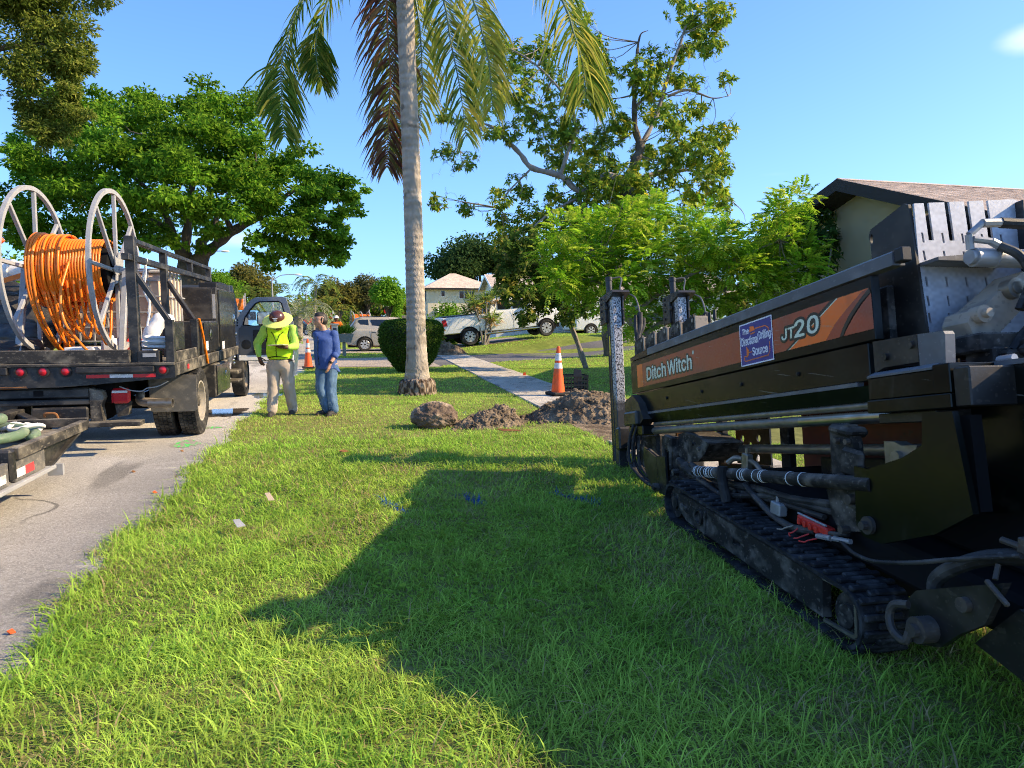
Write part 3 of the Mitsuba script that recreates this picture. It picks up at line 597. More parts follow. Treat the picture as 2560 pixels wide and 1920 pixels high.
# pipes below the cover
aa = np.linspace(-1.02, 2.24, 560); rr = np.where(aa < 1.25, .0205 + .0035 * np.abs(np.sin(aa * 62)) ** .6, .021)
rl('feed_screw', MB().tube(np.c_[np.full_like(aa, .205), aa, np.full_like(aa, .806)], rr, 12), 'm_steel_dull', smooth=True)
rr = np.where(aa < 1.5, .034 + .0006 * np.sign(np.sin(aa * 210)), .034)
rl('drill_pipe', MB().tube(np.c_[np.full_like(aa, .195), aa, np.full_like(aa, .742)], rr, 16), 'm_steel_dull', smooth=True)
rl('drill_pipe', MB().cyl((.195, 1.5, .742), (.195, 2.3, .742), .0347, 20), 'm_steel', label='polished rear end of the drill pipe')
# plates at the rear of the cover
rl('carriage_plate', MB().prism([(2.31, .965), (2.31, 1.125), (2.61, 1.115), (2.61, .985), (2.38, .985)], (.10, 0, 0), (0, 1, 0), (0, 0, 1), (1, 0, 0), .05).cyl((.1, 2.40, 1.035), (.085, 2.40, 1.035), .018, 8).cyl((.1, 2.575, 1.07), (.085, 2.575, 1.07), .018, 8), 'm_rig_black')
rl('carriage_plate', MB().prism([(2.612, .962), (2.612, 1.115), (2.765, 1.105), (2.775, 1.09), (2.765, .955)], (.102, 0, 0), (0, 1, 0), (0, 0, 1), (1, 0, 0), .05), 'm_rig_top')
rl('carriage_ledge', MB().prism([(.055, .936), (.055, .946), (.10, .966), (.16, .966), (.16, .936)], (0, 2.305, 0), (1, 0, 0), (0, 0, 1), (0, 1, 0), .43), 'm_rig_top')
rl('carriage_box', MB().bb((.06, 2.302, .826), (.3, 2.738, .935), .004), 'm_rig_gloss')
rl('carriage_lip', MB().bb((.045, 2.304, .758), (.3, 2.84, .822), .004), 'm_rig_gloss')
rl('carriage_box', MB().bb((.05, 2.742, .824), (.3, 2.838, .955), .004), 'm_rig_gloss')
rl('carriage_side', MB().bb((.06, 2.842, .76), (.3, 2.93, .93), .006), 'm_rig_black')
rl('carriage_rail', MB().bb((.10, 2.31, .705), (.3, 2.69, .755), .004), 'm_rig_black')
rl('end_plate', plate([(2.28, 1.135), (2.30, 1.76), (2.335, 1.80), (2.385, 1.845), (2.41, 1.845), (2.43, 1.165)], .33, .02), 'm_rig_black') if False else None
rl('end_plate', plate([(2.05, 1.10), (2.05, 1.72), (2.04, 1.77), (2.06, 1.80), (2.32, 1.855), (2.352, 1.84), (2.405, 1.14)], .335, .016, [[(2.062 + .012 * math.cos(t), 1.745 + .028 * math.sin(t)) for t in np.linspace(0, 2 * PI, 12)[:-1]]]), 'm_rig_black', label='tall dark plate standing at the rear of the magazine')
# slotted grey sheet across the rear
_slots = []
for i, l in enumerate((.432, .552, .668, .785)): _slots.append([(l - .012 - .02, 1.875 - .02), (l + .022 - .02, 1.9), (l + .034, 1.640), (l + .0, 1.635)])
import shapely.geometry as sg
def sheet_poly():
    g = sg.Polygon([(.350, 1.16), (.350, 1.838), (.95, 1.878), (.975, 1.87), (.98, 1.16)])
    for i, l in enumerate((.418, .540, .658, .775)):
        g = g.difference(sg.Polygon([(l, 1.645), (l + .03, 1.645), (l + .012, 1.95), (l - .018, 1.95)]))
    for l in (.382, .500, .617, .735, .85):
        for b in (1.632, 1.537, 1.40, 1.30, 1.21):
            g = g.difference(sg.Polygon([(l, b), (l + .012, b), (l + .006, b + .052), (l - .006, b + .052)]))
    return g
_sp = sheet_poly(); mb = MB()
for g in getattr(_sp, 'geoms', [_sp]):
    mb.prism(list(g.exterior.coords), (0, 2.375, 0), (1, 0, 0), (0, 0, 1), (0, -1, 0), .012, [list(h.coords) for h in g.interiors])
SH = rl('slotted_guard', mb, 'm_sheet', label='grey slotted steel guard catching the sun')
rl('guard_back', MB().bb((.36, 2.30, 1.16), (.97, 2.335, 1.80)), 'm_rig_black', SH)
rl('guard_side', MB().bb((.955, 2.28, 1.16), (.985, 2.42, 1.86), .004), 'm_rig_black', SH)
rl('guard_shelf', MB().prism([(.352, 1.505), (.352, 1.522), (.43, 1.528), (.50, 1.535), (.80, 1.535), (.80, 1.50)], (0, 2.36, 0), (1, 0, 0), (0, 0, 1), (0, 1, 0), .14), 'm_rig_top', SH)
cy = rl('hydraulic_cylinder', MB().cyl((.45, 2.60, 1.492), (1.05, 2.60, 1.482), .046, 20).cyl((.428, 2.60, 1.492), (.452, 2.60, 1.492), .035, 16).cyl((.56, 2.60, 1.49), (.585, 2.60, 1.49), .050, 20), 'm_silver', label='silver hydraulic cylinder lying across the rear')
rl('fitting', MB().cyl((.44, 2.60, 1.53), (.43, 2.61, 1.60), .018, 8).cyl((.43, 2.61, 1.60), (.50, 2.62, 1.655), .016, 8).cyl((.50, 2.62, 1.655), (.60, 2.62, 1.66), .022, 8).cyl((.44, 2.62, 1.575), (.52, 2.64, 1.56), .017, 8).cyl((.52, 2.64, 1.56), (.565, 2.65, 1.53), .02, 8), 'm_silver', cy)
rl('hydraulic_hose', MB().tube(spline([(.60, 2.62, 1.66), (.75, 2.63, 1.655), (.9, 2.63, 1.67), (1.1, 2.6, 1.68)], 20), .026, 10), 'm_hose')
rl('hydraulic_hose', MB().tube(spline([(.555, 2.65, 1.535), (.60, 2.70, 1.48), (.63, 2.72, 1.40), (.64, 2.70, 1.32), (.60, 2.68, 1.22)], 24), .022, 10), 'm_hose')
rl('hydraulic_hose', MB().tube(spline([(.80, 2.66, 1.58), (.84, 2.72, 1.50), (.83, 2.74, 1.35), (.74, 2.74, 1.22), (.60, 2.72, 1.12), (.52, 2.70, 1.02)], 28), .027, 10), 'm_hose')
rl('gear_arm', MB().prism([(.372, 1.17), (.40, 1.225), (.47, 1.25), (.62, 1.36), (.70, 1.42), (.74, 1.40), (.72, 1.27), (.60, 1.17), (.52, 1.10), (.40, 1.10)], (0, 2.62, 0), (1, 0, 0), (0, 0, 1), (0, -1, 0), .16), 'm_tan', label='dusty tan gearbox arm')
rl('gear_boss', MB().cyl((.43, 2.60, 1.205), (.43, 2.66, 1.205), .042, 18).cyl((.43, 2.66, 1.205), (.43, 2.69, 1.205), .022, 14), 'm_tan')
rl('gear_boss', MB().cyl((.62, 2.60, 1.33), (.62, 2.66, 1.33), .05, 18).cyl((.62, 2.65, 1.33), (.62, 2.67, 1.33), .03, 18), 'm_steel_dull')
rl('gear_base', MB().bb((.36, 2.42, 1.02), (.72, 2.70, 1.11), .01).bb((.40, 2.55, .95), (.50, 2.72, 1.04), .01), 'm_rig_dirty')
rl('drive_motor', MB().bb((.42, 2.62, .88), (.52, 2.78, 1.02), .015).bb((.60, 2.62, .90), (.75, 2.80, 1.12), .02), 'm_rig_black')
rl('valve_fittings', MB().cyl((.36, 2.78, .97), (.36, 2.86, .97), .018, 8).cyl((.47, 2.78, .93), (.47, 2.86, .93), .02, 8).cyl((.53, 2.78, .95), (.53, 2.84, .95), .025, 8).bb((.30, 2.72, .90), (.345, 2.79, .93), .005), 'm_silver')
rl('hose_wrap', MB().tube(spline([(.66, 2.72, 1.30), (.62, 2.76, 1.22), (.60, 2.80, 1.15), (.545, 2.80, 1.06), (.50, 2.80, .98)], 24), .05 + .008 * np.sin(np.arange(24) * 2.1), 10), 'm_rubber')
# under the cover: inner panels, spindle, beam
rl('spindle_pipe', MB().cyl((.45, -.75, .56), (.45, 2.5, .56), .034, 16), 'm_steel_dull')
rl('engine_panel', MB().bb((.82, .50, .30), (.86, 2.9, 1.05), .005), 'm_rig_red', label='dull rust red inner panel')
rl('main_beam', MB().bb((.40, -.9, .12), (.62, 2.6, .30), .01), 'm_rig_dirty')
rl('inner_frame', MB().bb((.66, .95, .36), (.70, 2.8, .50), .01).bb((.64, -.55, .36), (.68, .3, .42), .01), 'm_rig_black')
_pp = sg.Polygon([(-.42, .42), (.16, .40), (.16, .90), (-.42, .90)])
for i, (a, b) in enumerate(((-.28, .50), (-.17, .58), (-.05, .47), (.06, .56), (-.02, .64), (-.30, .64))): _pp = _pp.difference(sg.Point(a, b).buffer(.032))
rl('perforated_plate', plate(list(_pp.exterior.coords), .74, .015, [list(h.coords) for h in _pp.interiors]), 'm_rig_black')
rl('inner_post', MB().bb((.70, -.72, .10), (.76, -.60, .82), .006).bb((.70, .38, .0), (.76, .50, .8), .006), 'm_rig_dirty')
rl('far_cover', MB().bb((1.05, .3, 1.0), (1.10, 2.3, 1.50), .01).bb((.75, -1.2, 1.42), (1.10, 1.9, 1.47), .01), 'm_rig_black')
rl('pipe_rack', MB().bb((.30, -1.0, 1.0), (.72, 2.2, 1.45), .01), 'm_rig_dirty')
for j in range(4):
    p = rl('control_lever', MB().cyl((.75, -1.05 + .11 * j, 1.62), (.74, -1.03 + .11 * j, 1.80), .007, 6), 'm_steel_dull')
    rl('knob', MB().tube([(.74, -1.03 + .11 * j, 1.79), (.74, -1.03 + .11 * j, 1.81), (.738, -1.025 + .11 * j, 1.89)], [.012, .019, .014], 8), 'm_black_plastic', p)
rl('lever_console', MB().bb((.65, -1.2, 1.45), (.9, -.55, 1.63), .02), 'm_rig_dirty')
# thrust cylinder under the rail, brackets
aa = np.linspace(.02, 1.0, 260); 
rl('thrust_cylinder', MB().cyl((.02, .26, .398), (.02, 2.34, .403), .040, 18), 'm_rig_dirty')
mb = MB()
for a in list(.30 + .035 * R.random(9).cumsum() * 1.9) + [1.02, 1.06, 1.09, 1.22, 1.30, 1.325, 1.62, 1.75]:
    mb.lathe([(.0405, -.004), (.0425, -.003), (.0425, .003), (.0405, .004)], (.02, a, .398 + .0024 * (a - .26)), (0, 1, .06), 16)
rl('dried_mud_ring', mb, 'm_white_matte', label='pale dried mud rings on the cylinder')
rg('pivot_bracket', MB().prism([(-1.80, 1.04), (-1.84, .80), (-1.86, .74), (-1.80, .70), (-1.86, .56), (-1.93, .50), (-2.10, .55), (-2.07, .70), (-2.04, .80), (-2.0, 1.00), (-1.95, 1.09)], (.06, 0, 0), (0, 1, 0), (0, 0, 1), (1, 0, 0), .06), 'm_rig_dirty')
rg('pivot_cap', MB().bb((.04, -1.99, 1.02), (.17, -1.80, 1.075), .02).bb((.035, -2.10, .82), (.075, -1.93, .97), .02), 'm_rig_dirty')
rg('bracket_bolt', MB().cyl((.06, -1.88, .99), (.035, -1.88, .99), .016, 8).cyl((.06, -1.97, 1.0), (.035, -1.97, 1.0), .016, 8).cyl((.05, -1.95, .80), (.02, -1.95, .80), .024, 10).cyl((.05, -2.05, .71), (.01, -2.05, .71), .026, 10).bb((.03, -2.13, .665), (.07, -2.0, .685), .004).cyl((.06, -2.0, .53), (.01, -2.0, .53), .022, 10), 'm_iron')
rg('jaw', MB().prism([(-2.18, 1.04), (-2.20, .93), (-2.38, .94), (-2.40, 1.06), (-2.30, 1.04), (-2.25, 1.05)], (.10, 0, 0), (0, 1, 0), (0, 0, 1), (1, 0, 0), .07).cyl((.10, -2.29, .98), (.075, -2.29, .98), .032, 14).cyl((.1, -2.29, .92), (.1, -2.29, .88), .03, 12), 'm_steel_dull', label='worn bright jaw block')
rg('side_plate', MB().prism([(-2.10, .90), (-2.20, .905), (-2.30, .95), (-2.43, 1.01), (-2.545, 1.09), (-2.535, 1.235), (-2.70, 1.265), (-2.84, .86), (-2.65, .715), (-2.33, .565), (-2.20, .56), (-2.14, .60)], (.0, 0, 0), (0, 1, 0), (0, 0, 1), (1, 0, 0), .03), 'm_rig_gloss')
rg('side_plate_bolt', MB().cyl((.0, -2.24, .63), (-.02, -2.24, .63), .045, 18).cyl((-.02, -2.24, .63), (-.05, -2.24, .63), .022, 10), 'm_iron')
rg('rear_panel', MB().prism([(-2.50, 1.235), (-2.535, 1.43), (-2.80, 1.475), (-3.45, 1.24), (-3.45, .80), (-2.80, .845), (-2.62, .785)], (.28, 0, 0), (0, 1, 0), (0, 0, 1), (1, 0, 0), .04), 'm_rig_gloss')
rg('rear_panel_edge', MB().prism([(-2.535, 1.432), (-2.54, 1.455), (-2.80, 1.50), (-2.80, 1.477)], (.275, 0, 0), (0, 1, 0), (0, 0, 1), (1, 0, 0), .10), 'm_rig_top')
rg('rear_seam', MB().bar((.13, -2.66, 1.24), (.13, -2.75, .84), .06, .05), 'm_dark')
rg('rear_body', MB().bb((.33, -3.42, .55), (1.15, -2.2, 1.20), .03).bb((.12, -3.0, .35), (1.1, -.6, .55), .03), 'm_dark')
# front wrench and stake-down
rg('wrench_plate', MB().prism([(.72, .56), (.46, .60), (.42, .50), (.43, .42), (.42, .30), (.30, .27), (.22, .28), (.20, .20), (.26, .08), (.35, .02), (.50, .02), (.62, .10), (.72, .30)], (.10, 0, 0), (0, 1, 0), (0, 0, 1), (1, 0, 0), .10, [[(.33 + .04 * math.cos(t), .19 + .05 * math.sin(t)) for t in np.linspace(0, 2 * PI, 10)[:-1]]]), 'm_rig_dirty')
rg('wrench_rib', MB().bar((.08, .60, .55), (.08, .52, .10), .03, .025, .006).bar((.08, .46, .58), (.08, .44, .30), .025, .02, .005).bar((.085, .30, .26), (.085, .42, .05), .02, .02, .004).bb((.07, .43, .46), (.12, .60, .60), .01), 'm_rig_dirty')
rg('wrench_bolt', MB().cyl((.10, .33, .31), (.05, .33, .31), .03, 10).cyl((.1, .56, .21), (.07, .56, .21), .022, 8).cyl((.1, .62, .40), (.07, .62, .40), .022, 8).cyl((.1, .38, .04), (.05, .38, .04), .03, 8), 'm_rig_dirty')
rg('vise_shell', MB().prism([(.44, .63), (.30, .665), (.10, .675), (-.04, .66), (-.17, .655), (-.10, .56), (.02, .47), (.22, .42), (.42, .44)], (.14, 0, 0), (0, 1, 0), (0, 0, 1), (1, 0, 0), .3).cyl((.145, .12, .60), (.12, .12, .60), .016, 8).cyl((.145, 0.0, .58), (.12, 0.0, .58), .016, 8), 'm_rig_dirty')
rg('mud_lump', smooth_union([((.14, .22, .36), .05, (.16, .0, .33), .04), ((.16, .0, .33), .04, (.18, -.2, .30), .03), ((.12, .34, .40), .04, (.14, .2, .36), .05)], .02, 4, 1, .008, 30), 'm_rig_dirty', label='mud caked fittings under the vise')
rg('guide_plate', MB().prism([(1.05, .40), (.72, .36), (.64, .06), (.74, .03), (.98, .16), (1.05, .30)], (.05, 0, 0), (0, 1, 0), (0, 0, 1), (1, 0, 0), .02).prism([(.72, .37), (.52, .41), (.44, .06), (.64, .05)], (.052, 0, 0), (0, 1, 0), (0, 0, 1), (1, 0, 0), .02), 'm_rig_black')
rg('guide_tube', MB().bar((.08, .98, .39), (.08, .74, .36), .02, .02).cyl((.06, .66, .10), (.0, .66, .10), .035, 10), 'm_rig_dirty')
rl('rail_nose', MB().bb((.25, -1.75, .30), (.75, -1.1, .72), .03), 'm_rig_dirty')
rg('spoil_shield', MB().bb((.32, .9, .34), (.72, .93, .62), .01), 'm_rust', label='rusty orange plate behind the front hoses')
for i, (l, w) in enumerate(((.04, .0), (.07, .03), (.10, -.03), (.02, .05), (.12, .02))):
    rg('front_hose', MB().tube(spline([(l + .05, 1.30 + w, .62), (l, 1.33 + w, .40), (l - .01, 1.28 + w, .20), (l, 1.10 + w, .09 + .01 * i), (l + .04, .90, .06), (l + .1, .74, .10)], 26), .013 + .004 * (i % 2), 8), 'm_hose', label='dusty hydraulic hose looping to the ground' if i == 0 else None)
rg('cable', MB().tube(spline([(.02, 1.42, .35), (.0, 1.38, .22), (.0, 1.24, .20), (.01, 1.06, .36)], 16), .006, 6), 'm_hose')
def anchor(l0, flag):
    A = rl('stake_mast', MB().bb((l0 + .02, -1.93, .20), (l0 + .125, -1.82, 2.30), .008), 'm_rig_worn', label='stake-down mast with worn paint')
    rl('mast_side', MB().bb((l0 + .016, -1.985, .60), (l0 + .11, -1.935, 2.26), .004), 'm_rig_black', A)
    rl('mast_rod', MB().cyl((l0 + .06, -2.05, -.05), (l0 + .06, -2.05, 2.30), .038, 14), 'm_rig_black', A)
    rl('mast_cylinder', MB().cyl((l0 + .065, -2.05, 2.3), (l0 + .065, -2.05, 2.52), .037, 18).cyl((l0 + .065, -2.05, 2.50), (l0 + .065, -2.05, 2.545), .042, 18), 'm_rig_black', A)
    rl('mast_cap', MB().prism([(-2.20, 2.27), (-2.20, 2.335), (-1.75, 2.33), (-1.72, 2.30), (-1.80, 2.27), (-1.95, 2.235)], (l0 - .005, 0, 0), (0, 1, 0), (0, 0, 1), (1, 0, 0), .20).bb((l0 - .01, -2.21, 2.0), (l0 + .02, -2.0, 2.33), .006).bb((l0 + .13, -1.90, 1.95), (l0 + .15, -1.80, 2.30), .004), 'm_rig_black', A)
    mb = MB()
    for b in (2.30, 2.24, 2.16, 2.07): mb.cyl((l0 - .01, -2.14, b), (l0 - .022, -2.14, b), .016, 8)
    for b in (2.26, 2.12, 2.02): mb.cyl((l0 + .14, -1.80, b), (l0 + .14, -1.788, b), .014, 8)
    mb.cyl((l0 - .0, -1.97, 2.17), (l0 - .03, -1.97, 2.17), .024, 10)
    rl('mast_bolt', mb, 'm_iron', A)
    if flag: rl('warning_label', MB().bb((l0 + .0135, -1.978, 1.62), (l0 + .0155, -1.942, 1.84)), 'm_yellow', A, label='small yellow warning label')
    rl('mast_pipe', MB().tube(spline([(l0 + .10, -2.04, 2.53), (l0 + .19, -2.02, 2.54), (l0 + .20, -2.0, 2.50), (l0 + .18, -2.0, 2.40), (l0 + .21, -1.98, 2.32)], 16), .010, 6).tube(spline([(l0 + .20, -1.80, 2.30), (l0 + .26, -1.74, 2.24), (l0 + .29, -1.72, 2.12), (l0 + .295, -1.70, 2.0)], 16), .010, 6), 'm_steel_dull', A)
    for k, (dx, r_) in enumerate(((.0, .030), (.05, .022), (-.04, .02))):
        rl('mast_hose', MB().tube(spline([(l0 + .295 - dx, -1.70, 2.06 - .03 * k), (l0 + .28 - dx, -1.68, 1.9), (l0 + .24, -1.66, 1.75), (l0 + .28 + dx, -1.64, 1.6), (l0 + .30, -1.62, 1.45)], 18), r_, 8), 'm_hose', A)
    rl('stake_motor', MB().cyl((l0 + .06, -2.05, .02), (l0 + .06, -2.05, .20), .075, 14).bb((l0 - .03, -2.12, -.12), (l0 + .14, -1.95, .02), .015).cyl((l0 + .06, -2.05, -.30), (l0 + .06, -2.05, -.1), .055, 14), 'm_rig_dirty', A)
anchor(.06, True); anchor(.84, False)
rl('mast_crossbeam', MB().bb((.05, -1.83, .55), (1.0, -1.70, .80), .02), 'm_rig_black')
# tracks
def track(l0, l1, vis):
    y0, y1, h, zc = .02, -2.42, .355, .178; r_ = h / 2 - .022; mb = MB()
    K = rg('crawler_track', MB().prism([(y0 - r_ + r_ * math.cos(t), zc + r_ * math.sin(t)) for t in np.linspace(PI / 2, -PI / 2, 14)] + [(y1 + r_ - r_ * math.cos(t), zc + r_ * math.sin(t)) for t in np.linspace(-PI / 2, PI / 2, 14)],
           (l0, 0, 0), (0, 1, 0), (0, 0, 1), (1, 0, 0), l1 - l0, [[(y0 - r_ + (r_ - .022) * math.cos(t), zc + (r_ - .022) * math.sin(t)) for t in np.linspace(PI / 2, -PI / 2, 14)] + [(y1 + r_ - (r_ - .022) * math.cos(t), zc + (r_ - .022) * math.sin(t)) for t in np.linspace(-PI / 2, PI / 2, 14)]]), 'm_track', label='rubber crawler track' )
    # lugs round the belt
    per, pts = 0, []
    st = np.linspace(y0 - r_, y1 + r_, 40)
    path = [(y, zc + r_, 0, 1) for y in st] + [(y1 + r_ - r_ * math.sin(t), zc + r_ * math.cos(t), -math.sin(t), math.cos(t)) for t in np.linspace(0, PI, 14)[1:-1]] + [(y, zc - r_, 0, -1) for y in st[::-1]] + [(y0 - r_ + r_ * math.sin(t), zc - r_ * math.cos(t), math.sin(t), -math.cos(t)) for t in np.linspace(0, PI, 14)[1:-1]]
    for i, (y, z, ny, nz) in enumerate(path):
        Rm = np.stack([[1, 0, 0], [0, -nz, ny], [0, ny, nz]], 1) if False else np.stack([np.array([1, 0, 0]), np.array([0, nz, -ny]), np.array([0, ny, nz])], 1)
        rg('lug', MB().box(((l0 + l1) / 2 + (.035 if i % 2 else -.035), y + ny * .010, z + nz * .010), ((l1 - l0) * .70, .036, .026), .007, Rm), 'm_track', K)
    return K
TK = track(-.15, .14, True)
rg('track_frame', MB().prism([(-.22, .275), (-.42, .288), (-2.08, .300), (-2.10, .10), (-.40, .10), (-.24, .15)], (-.135, 0, 0), (0, 1, 0), (0, 0, 1), (1, 0, 0), .05, [[(-1.12, .205), (-1.22, .21), (-1.22, .175), (-1.12, .17)]]), 'm_rig_dirty')
rg('track_frame_lug', MB().lathe([(.045, -.012), (.06, -.012), (.06, .012), (.045, .012)], (-.14, -.62, .20), (1, 0, 0), 16, True).bb((-.15, -.73, .10), (-.13, -.70, .27), .004).bb((-.145, -.40, .17), (-.13, -.28, .21), .004), 'm_rig_dirty')
rg('drive_sprocket', MB().cyl((-.10, -2.26, .178), (.10, -2.26, .178), .115, 24).cyl((-.125, -2.26, .178), (-.10, -2.26, .178), .06, 16).cyl((-.14, -2.35, .20), (-.12, -2.35, .20), .018, 8), 'm_rig_dirty')
rg('sprocket_guard', MB().prism([(-2.10, .32), (-2.30, .328), (-2.36, .30), (-2.385, .13), (-2.36, .11), (-2.12, .09), (-2.12, .105), (-2.35, .125), (-2.365, .14), (-2.345, .29), (-2.29, .313), (-2.10, .305)], (-.148, 0, 0), (0, 1, 0), (0, 0, 1), (1, 0, 0), .02), 'm_steel_dull')
rg('idler', MB().cyl((-.11, -.14, .178), (.10, -.14, .178), .118, 24).cyl((-.13, -.14, .178), (-.11, -.14, .178), .05, 16), 'm_rig_dirty')
track(.86, 1.15, False)
rg('under_frame', MB().bb((.14, -2.0, .12), (.86, -.4, .34), .02), 'm_dark')
# hoses, valves, wires over the track
_hs = [([(.03, -.95, .52), (.03, -1.08, .475), (.04, -1.28, .408), (.05, -1.48, .385), (.05, -1.66, .42), (.06, -1.72, .43)], .022), ([(.06, -.15, .36), (.03, -.35, .38), (.02, -.60, .365), (.03, -.80, .40), (.06, -1.2, .50), (.08, -1.6, .55), (.1, -1.9, .58)], .020),
       ([(.04, -.25, .33), (.0, -.42, .335), (-.01, -.62, .33), (.02, -.76, .37), (.05, -.8, .44)], .018), ([(.10, -.2, .42), (.06, -.7, .46), (.06, -1.1, .52), (.07, -1.45, .55), (.1, -1.85, .62)], .024), ([(.08, -.4, .40), (.07, -.9, .44), (.07, -1.3, .49), (.09, -1.75, .52)], .018),
       ([(.05, -1.9, .47), (.0, -2.1, .455), (-.06, -2.25, .48), (-.1, -2.42, .515), (-.1, -2.64, .59), (-.08, -2.85, .68), (-.04, -3.1, .78)], .010), ([(-.05, -2.726, .47), (-.05, -2.731, .546), (-.04, -2.81, .63), (.0, -2.95, .72), (.05, -3.2, .80)], .032),
       ([(.09, .05, .44), (.12, -.2, .40), (.1, -.5, .42), (.12, -.9, .42), (.2, -1.3, .40)], .026), ([(.05, -1.66, .425), (.05, -1.80, .455), (.05, -1.9, .475), (.06, -2.0, .50)], .012)]
for i, (p, r_) in enumerate(_hs): rg('hydraulic_hose', MB().tube(spline(p, 30), r_, 10), 'm_hose')
rg('hose_sleeve', MB().tube(spline([(-.03, -.74, .60), (-.035, -.75, .52), (-.03, -.78, .43), (-.02, -.80, .36)], 14), .036, 10), 'm_rubber')
rg('hose_tee', MB().bb((.05, -.93, .60), (.10, -.85, .72), .008).cyl((.07, -.89, .72), (.07, -.89, .76), .012, 8), 'm_steel_dull')
rg('steel_pipe', MB().tube(spline([(.07, -.94, .68), (.07, -1.02, .67), (.07, -1.10, .63), (.07, -1.15, .59)], 10), .016, 8).tube(spline([(.07, -.84, .67), (.05, -.76, .66), (.02, -.72, .62)], 10), .02, 8), 'm_steel_dull')
rg('junction_box', MB().bb((.02, -1.40, .42), (.08, -1.29, .50), .008).cyl((.05, -1.33, .50), (.05, -1.33, .535), .012, 8), 'm_silver', label='small silver junction box')
V = rg('valve_block', MB().bb((.03, -1.86, .445), (.09, -1.57, .49), .008), 'm_red', label='red valve block')
mb = MB()
for j in range(4): mb.bb((.015, -1.62 - .055 * j, .44), (.05, -1.595 - .055 * j, .475), .004)
rg('valve_spool', mb, 'm_red', V); rg('valve_end', MB().cyl((.04, -1.57, .497), (.04, -1.84, .50), .007, 6).cyl((.03, -1.78, .425), (.03, -1.90, .45), .016, 8).cyl((.03, -1.92, .455), (.04, -2.05, .48), .014, 8), 'm_silver', V)
for j, (y, e) in enumerate(((-1.50, .05), (-1.55, -.04), (-1.66, .03), (-1.74, .06))):
    rg('loose_wire', MB().tube(spline([(.03, y - .04, .41), (.0, y - .02 + e * .4, .385), (-.01, y + e * .3, .372), (-.02, y + e, .365)], 10), .0045, 6), 'm_red' if j else 'm_tan', label='loose red wire' if j else None)
# stabiliser at the rear
rg('stabiliser_plate', MB().prism([(-2.66, .44), (-2.70, .49), (-2.93, .60), (-3.12, .69), (-3.05, .50), (-2.93, .40), (-2.85, .31), (-2.75, .27), (-2.68, .30)], (-.12, 0, 0), (0, 1, 0), (0, 0, 1), (1, 0, 0), .03), 'm_rig_black')
rg('stabiliser_pin', MB().cyl((-.12, -2.79, .36), (-.19, -2.79, .36), .055, 18).cyl((-.19, -2.79, .36), (-.215, -2.79, .36), .028, 12).cyl((-.12, -2.96, .54), (-.145, -2.96, .54), .03, 14), 'm_iron')
rg('shackle', MB().tube(spline([(-.17, -2.72, .44), (-.19, -2.66, .415), (-.20, -2.65, .36), (-.21, -2.69, .31), (-.21, -2.76, .30), (-.20, -2.77, .345)], 24), .018, 8), 'm_iron', label='bent steel shackle')
rg('stabiliser_blade', MB().prism([(-2.93, .36), (-3.25, .30), (-3.6, .05), (-3.6, .40), (-3.2, .56), (-3.11, .58)], (-.04, 0, 0), (0, 1, 0), (0, 0, 1), (1, 0, 0), .9), 'm_rig_black')
rg('fitting', MB().cyl((-.03, -3.0, .71), (-.06, -3.02, .66), .010, 8).bb((-.02, -3.14, .78), (.02, -3.06, .84), .005).cyl((0, -3.06, .80), (0, -2.98, .80), .014, 8).bar((-.14, -3.06, .68), (-.14, -3.16, .62), .02, .02, .006), 'm_iron')

rl('operator_console', MB().bb((1.04, 2.42, .85), (1.40, 2.80, 1.70), .03), 'm_rig_black', label='black console beside the slotted guard')
# ---------------------------------------------------------------- the service truck and what it carries
TR = thing('service_truck', 'black flatbed service truck seen from behind, pipe rack and open door on its right', 'truck')
def tp(name, m, mat, parent=TR, smooth=30, label=None): return put(name, m, mat, parent, None, smooth, label)
DK = -1.97
tp('deck', MB().bb((-4.45, 8.98, 1.03), (DK - .04, 14.3, 1.10), .005), 'm_truck_dirty')
tp('deck_side_rail', MB().bb((DK - .04, 8.95, .95), (DK, 14.2, 1.105), .006), 'm_truck_dirty')
tp('side_marker', MB().bb((DK - .002, 9.62, .99), (DK + .006, 9.70, 1.05), .002), 'm_lamp_red')
import shapely.geometry as sg
tp('rear_apron', MB().prism([(-4.6, 1.105), (DK, 1.105), (DK, .935), (-2.25, .915), (-2.75, .875), (-3.2, .845), (-4.6, .835)], (0, 8.93, 0), (1, 0, 0), (0, 0, 1), (0, 1, 0), .05), 'm_truck_black', label='scuffed black tail plate with red lamps')
tp('rear_lip', MB().bb((-4.6, 8.90, 1.085), (DK + .002, 8.932, 1.12), .006), 'm_truck_dirty')
tp('stake_board', MB().bb((-4.6, 8.93, 1.123), (-2.46, 9.0, 1.275), .008), 'm_truck_dirty', label='worn grey board across the tail')
tp('step_bar', MB().bb((-3.02, 8.87, 1.01), (-2.19, 8.93, 1.078), .008), 'm_truck_black')
tp('step_bar', MB().bb((-4.6, 8.88, 1.0), (-3.72, 8.93, 1.08), .008), 'm_truck_black')
for x in (-3.60, -3.37, -3.14, -2.10):
    l = tp('marker_lamp_rim', MB().lathe([(.048, .0), (.064, -.006), (.066, .012), (.048, .014)], (x, 8.925, 1.03), (0, -1, 0), 20, True), 'm_rubber')
    tp('marker_lamp', MB().lathe([(0, .016), (.03, .013), (.048, .004), (.048, 0)], (x, 8.925, 1.03), (0, -1, 0), 20), 'm_lamp_red', label='round red marker lamp')
for i in range(3): tp('reflective_strip', MB().bb((-2.93 + .25 * i, 8.924, .945), (-2.682 + .25 * i, 8.929, .985)), 'm_reflect' if i == 1 else 'm_lamp_red')
tp('pocket_box', MB().bb((-2.38, 8.95, 1.11), (-2.14, 9.1, 1.26), .006), 'm_truck_black')
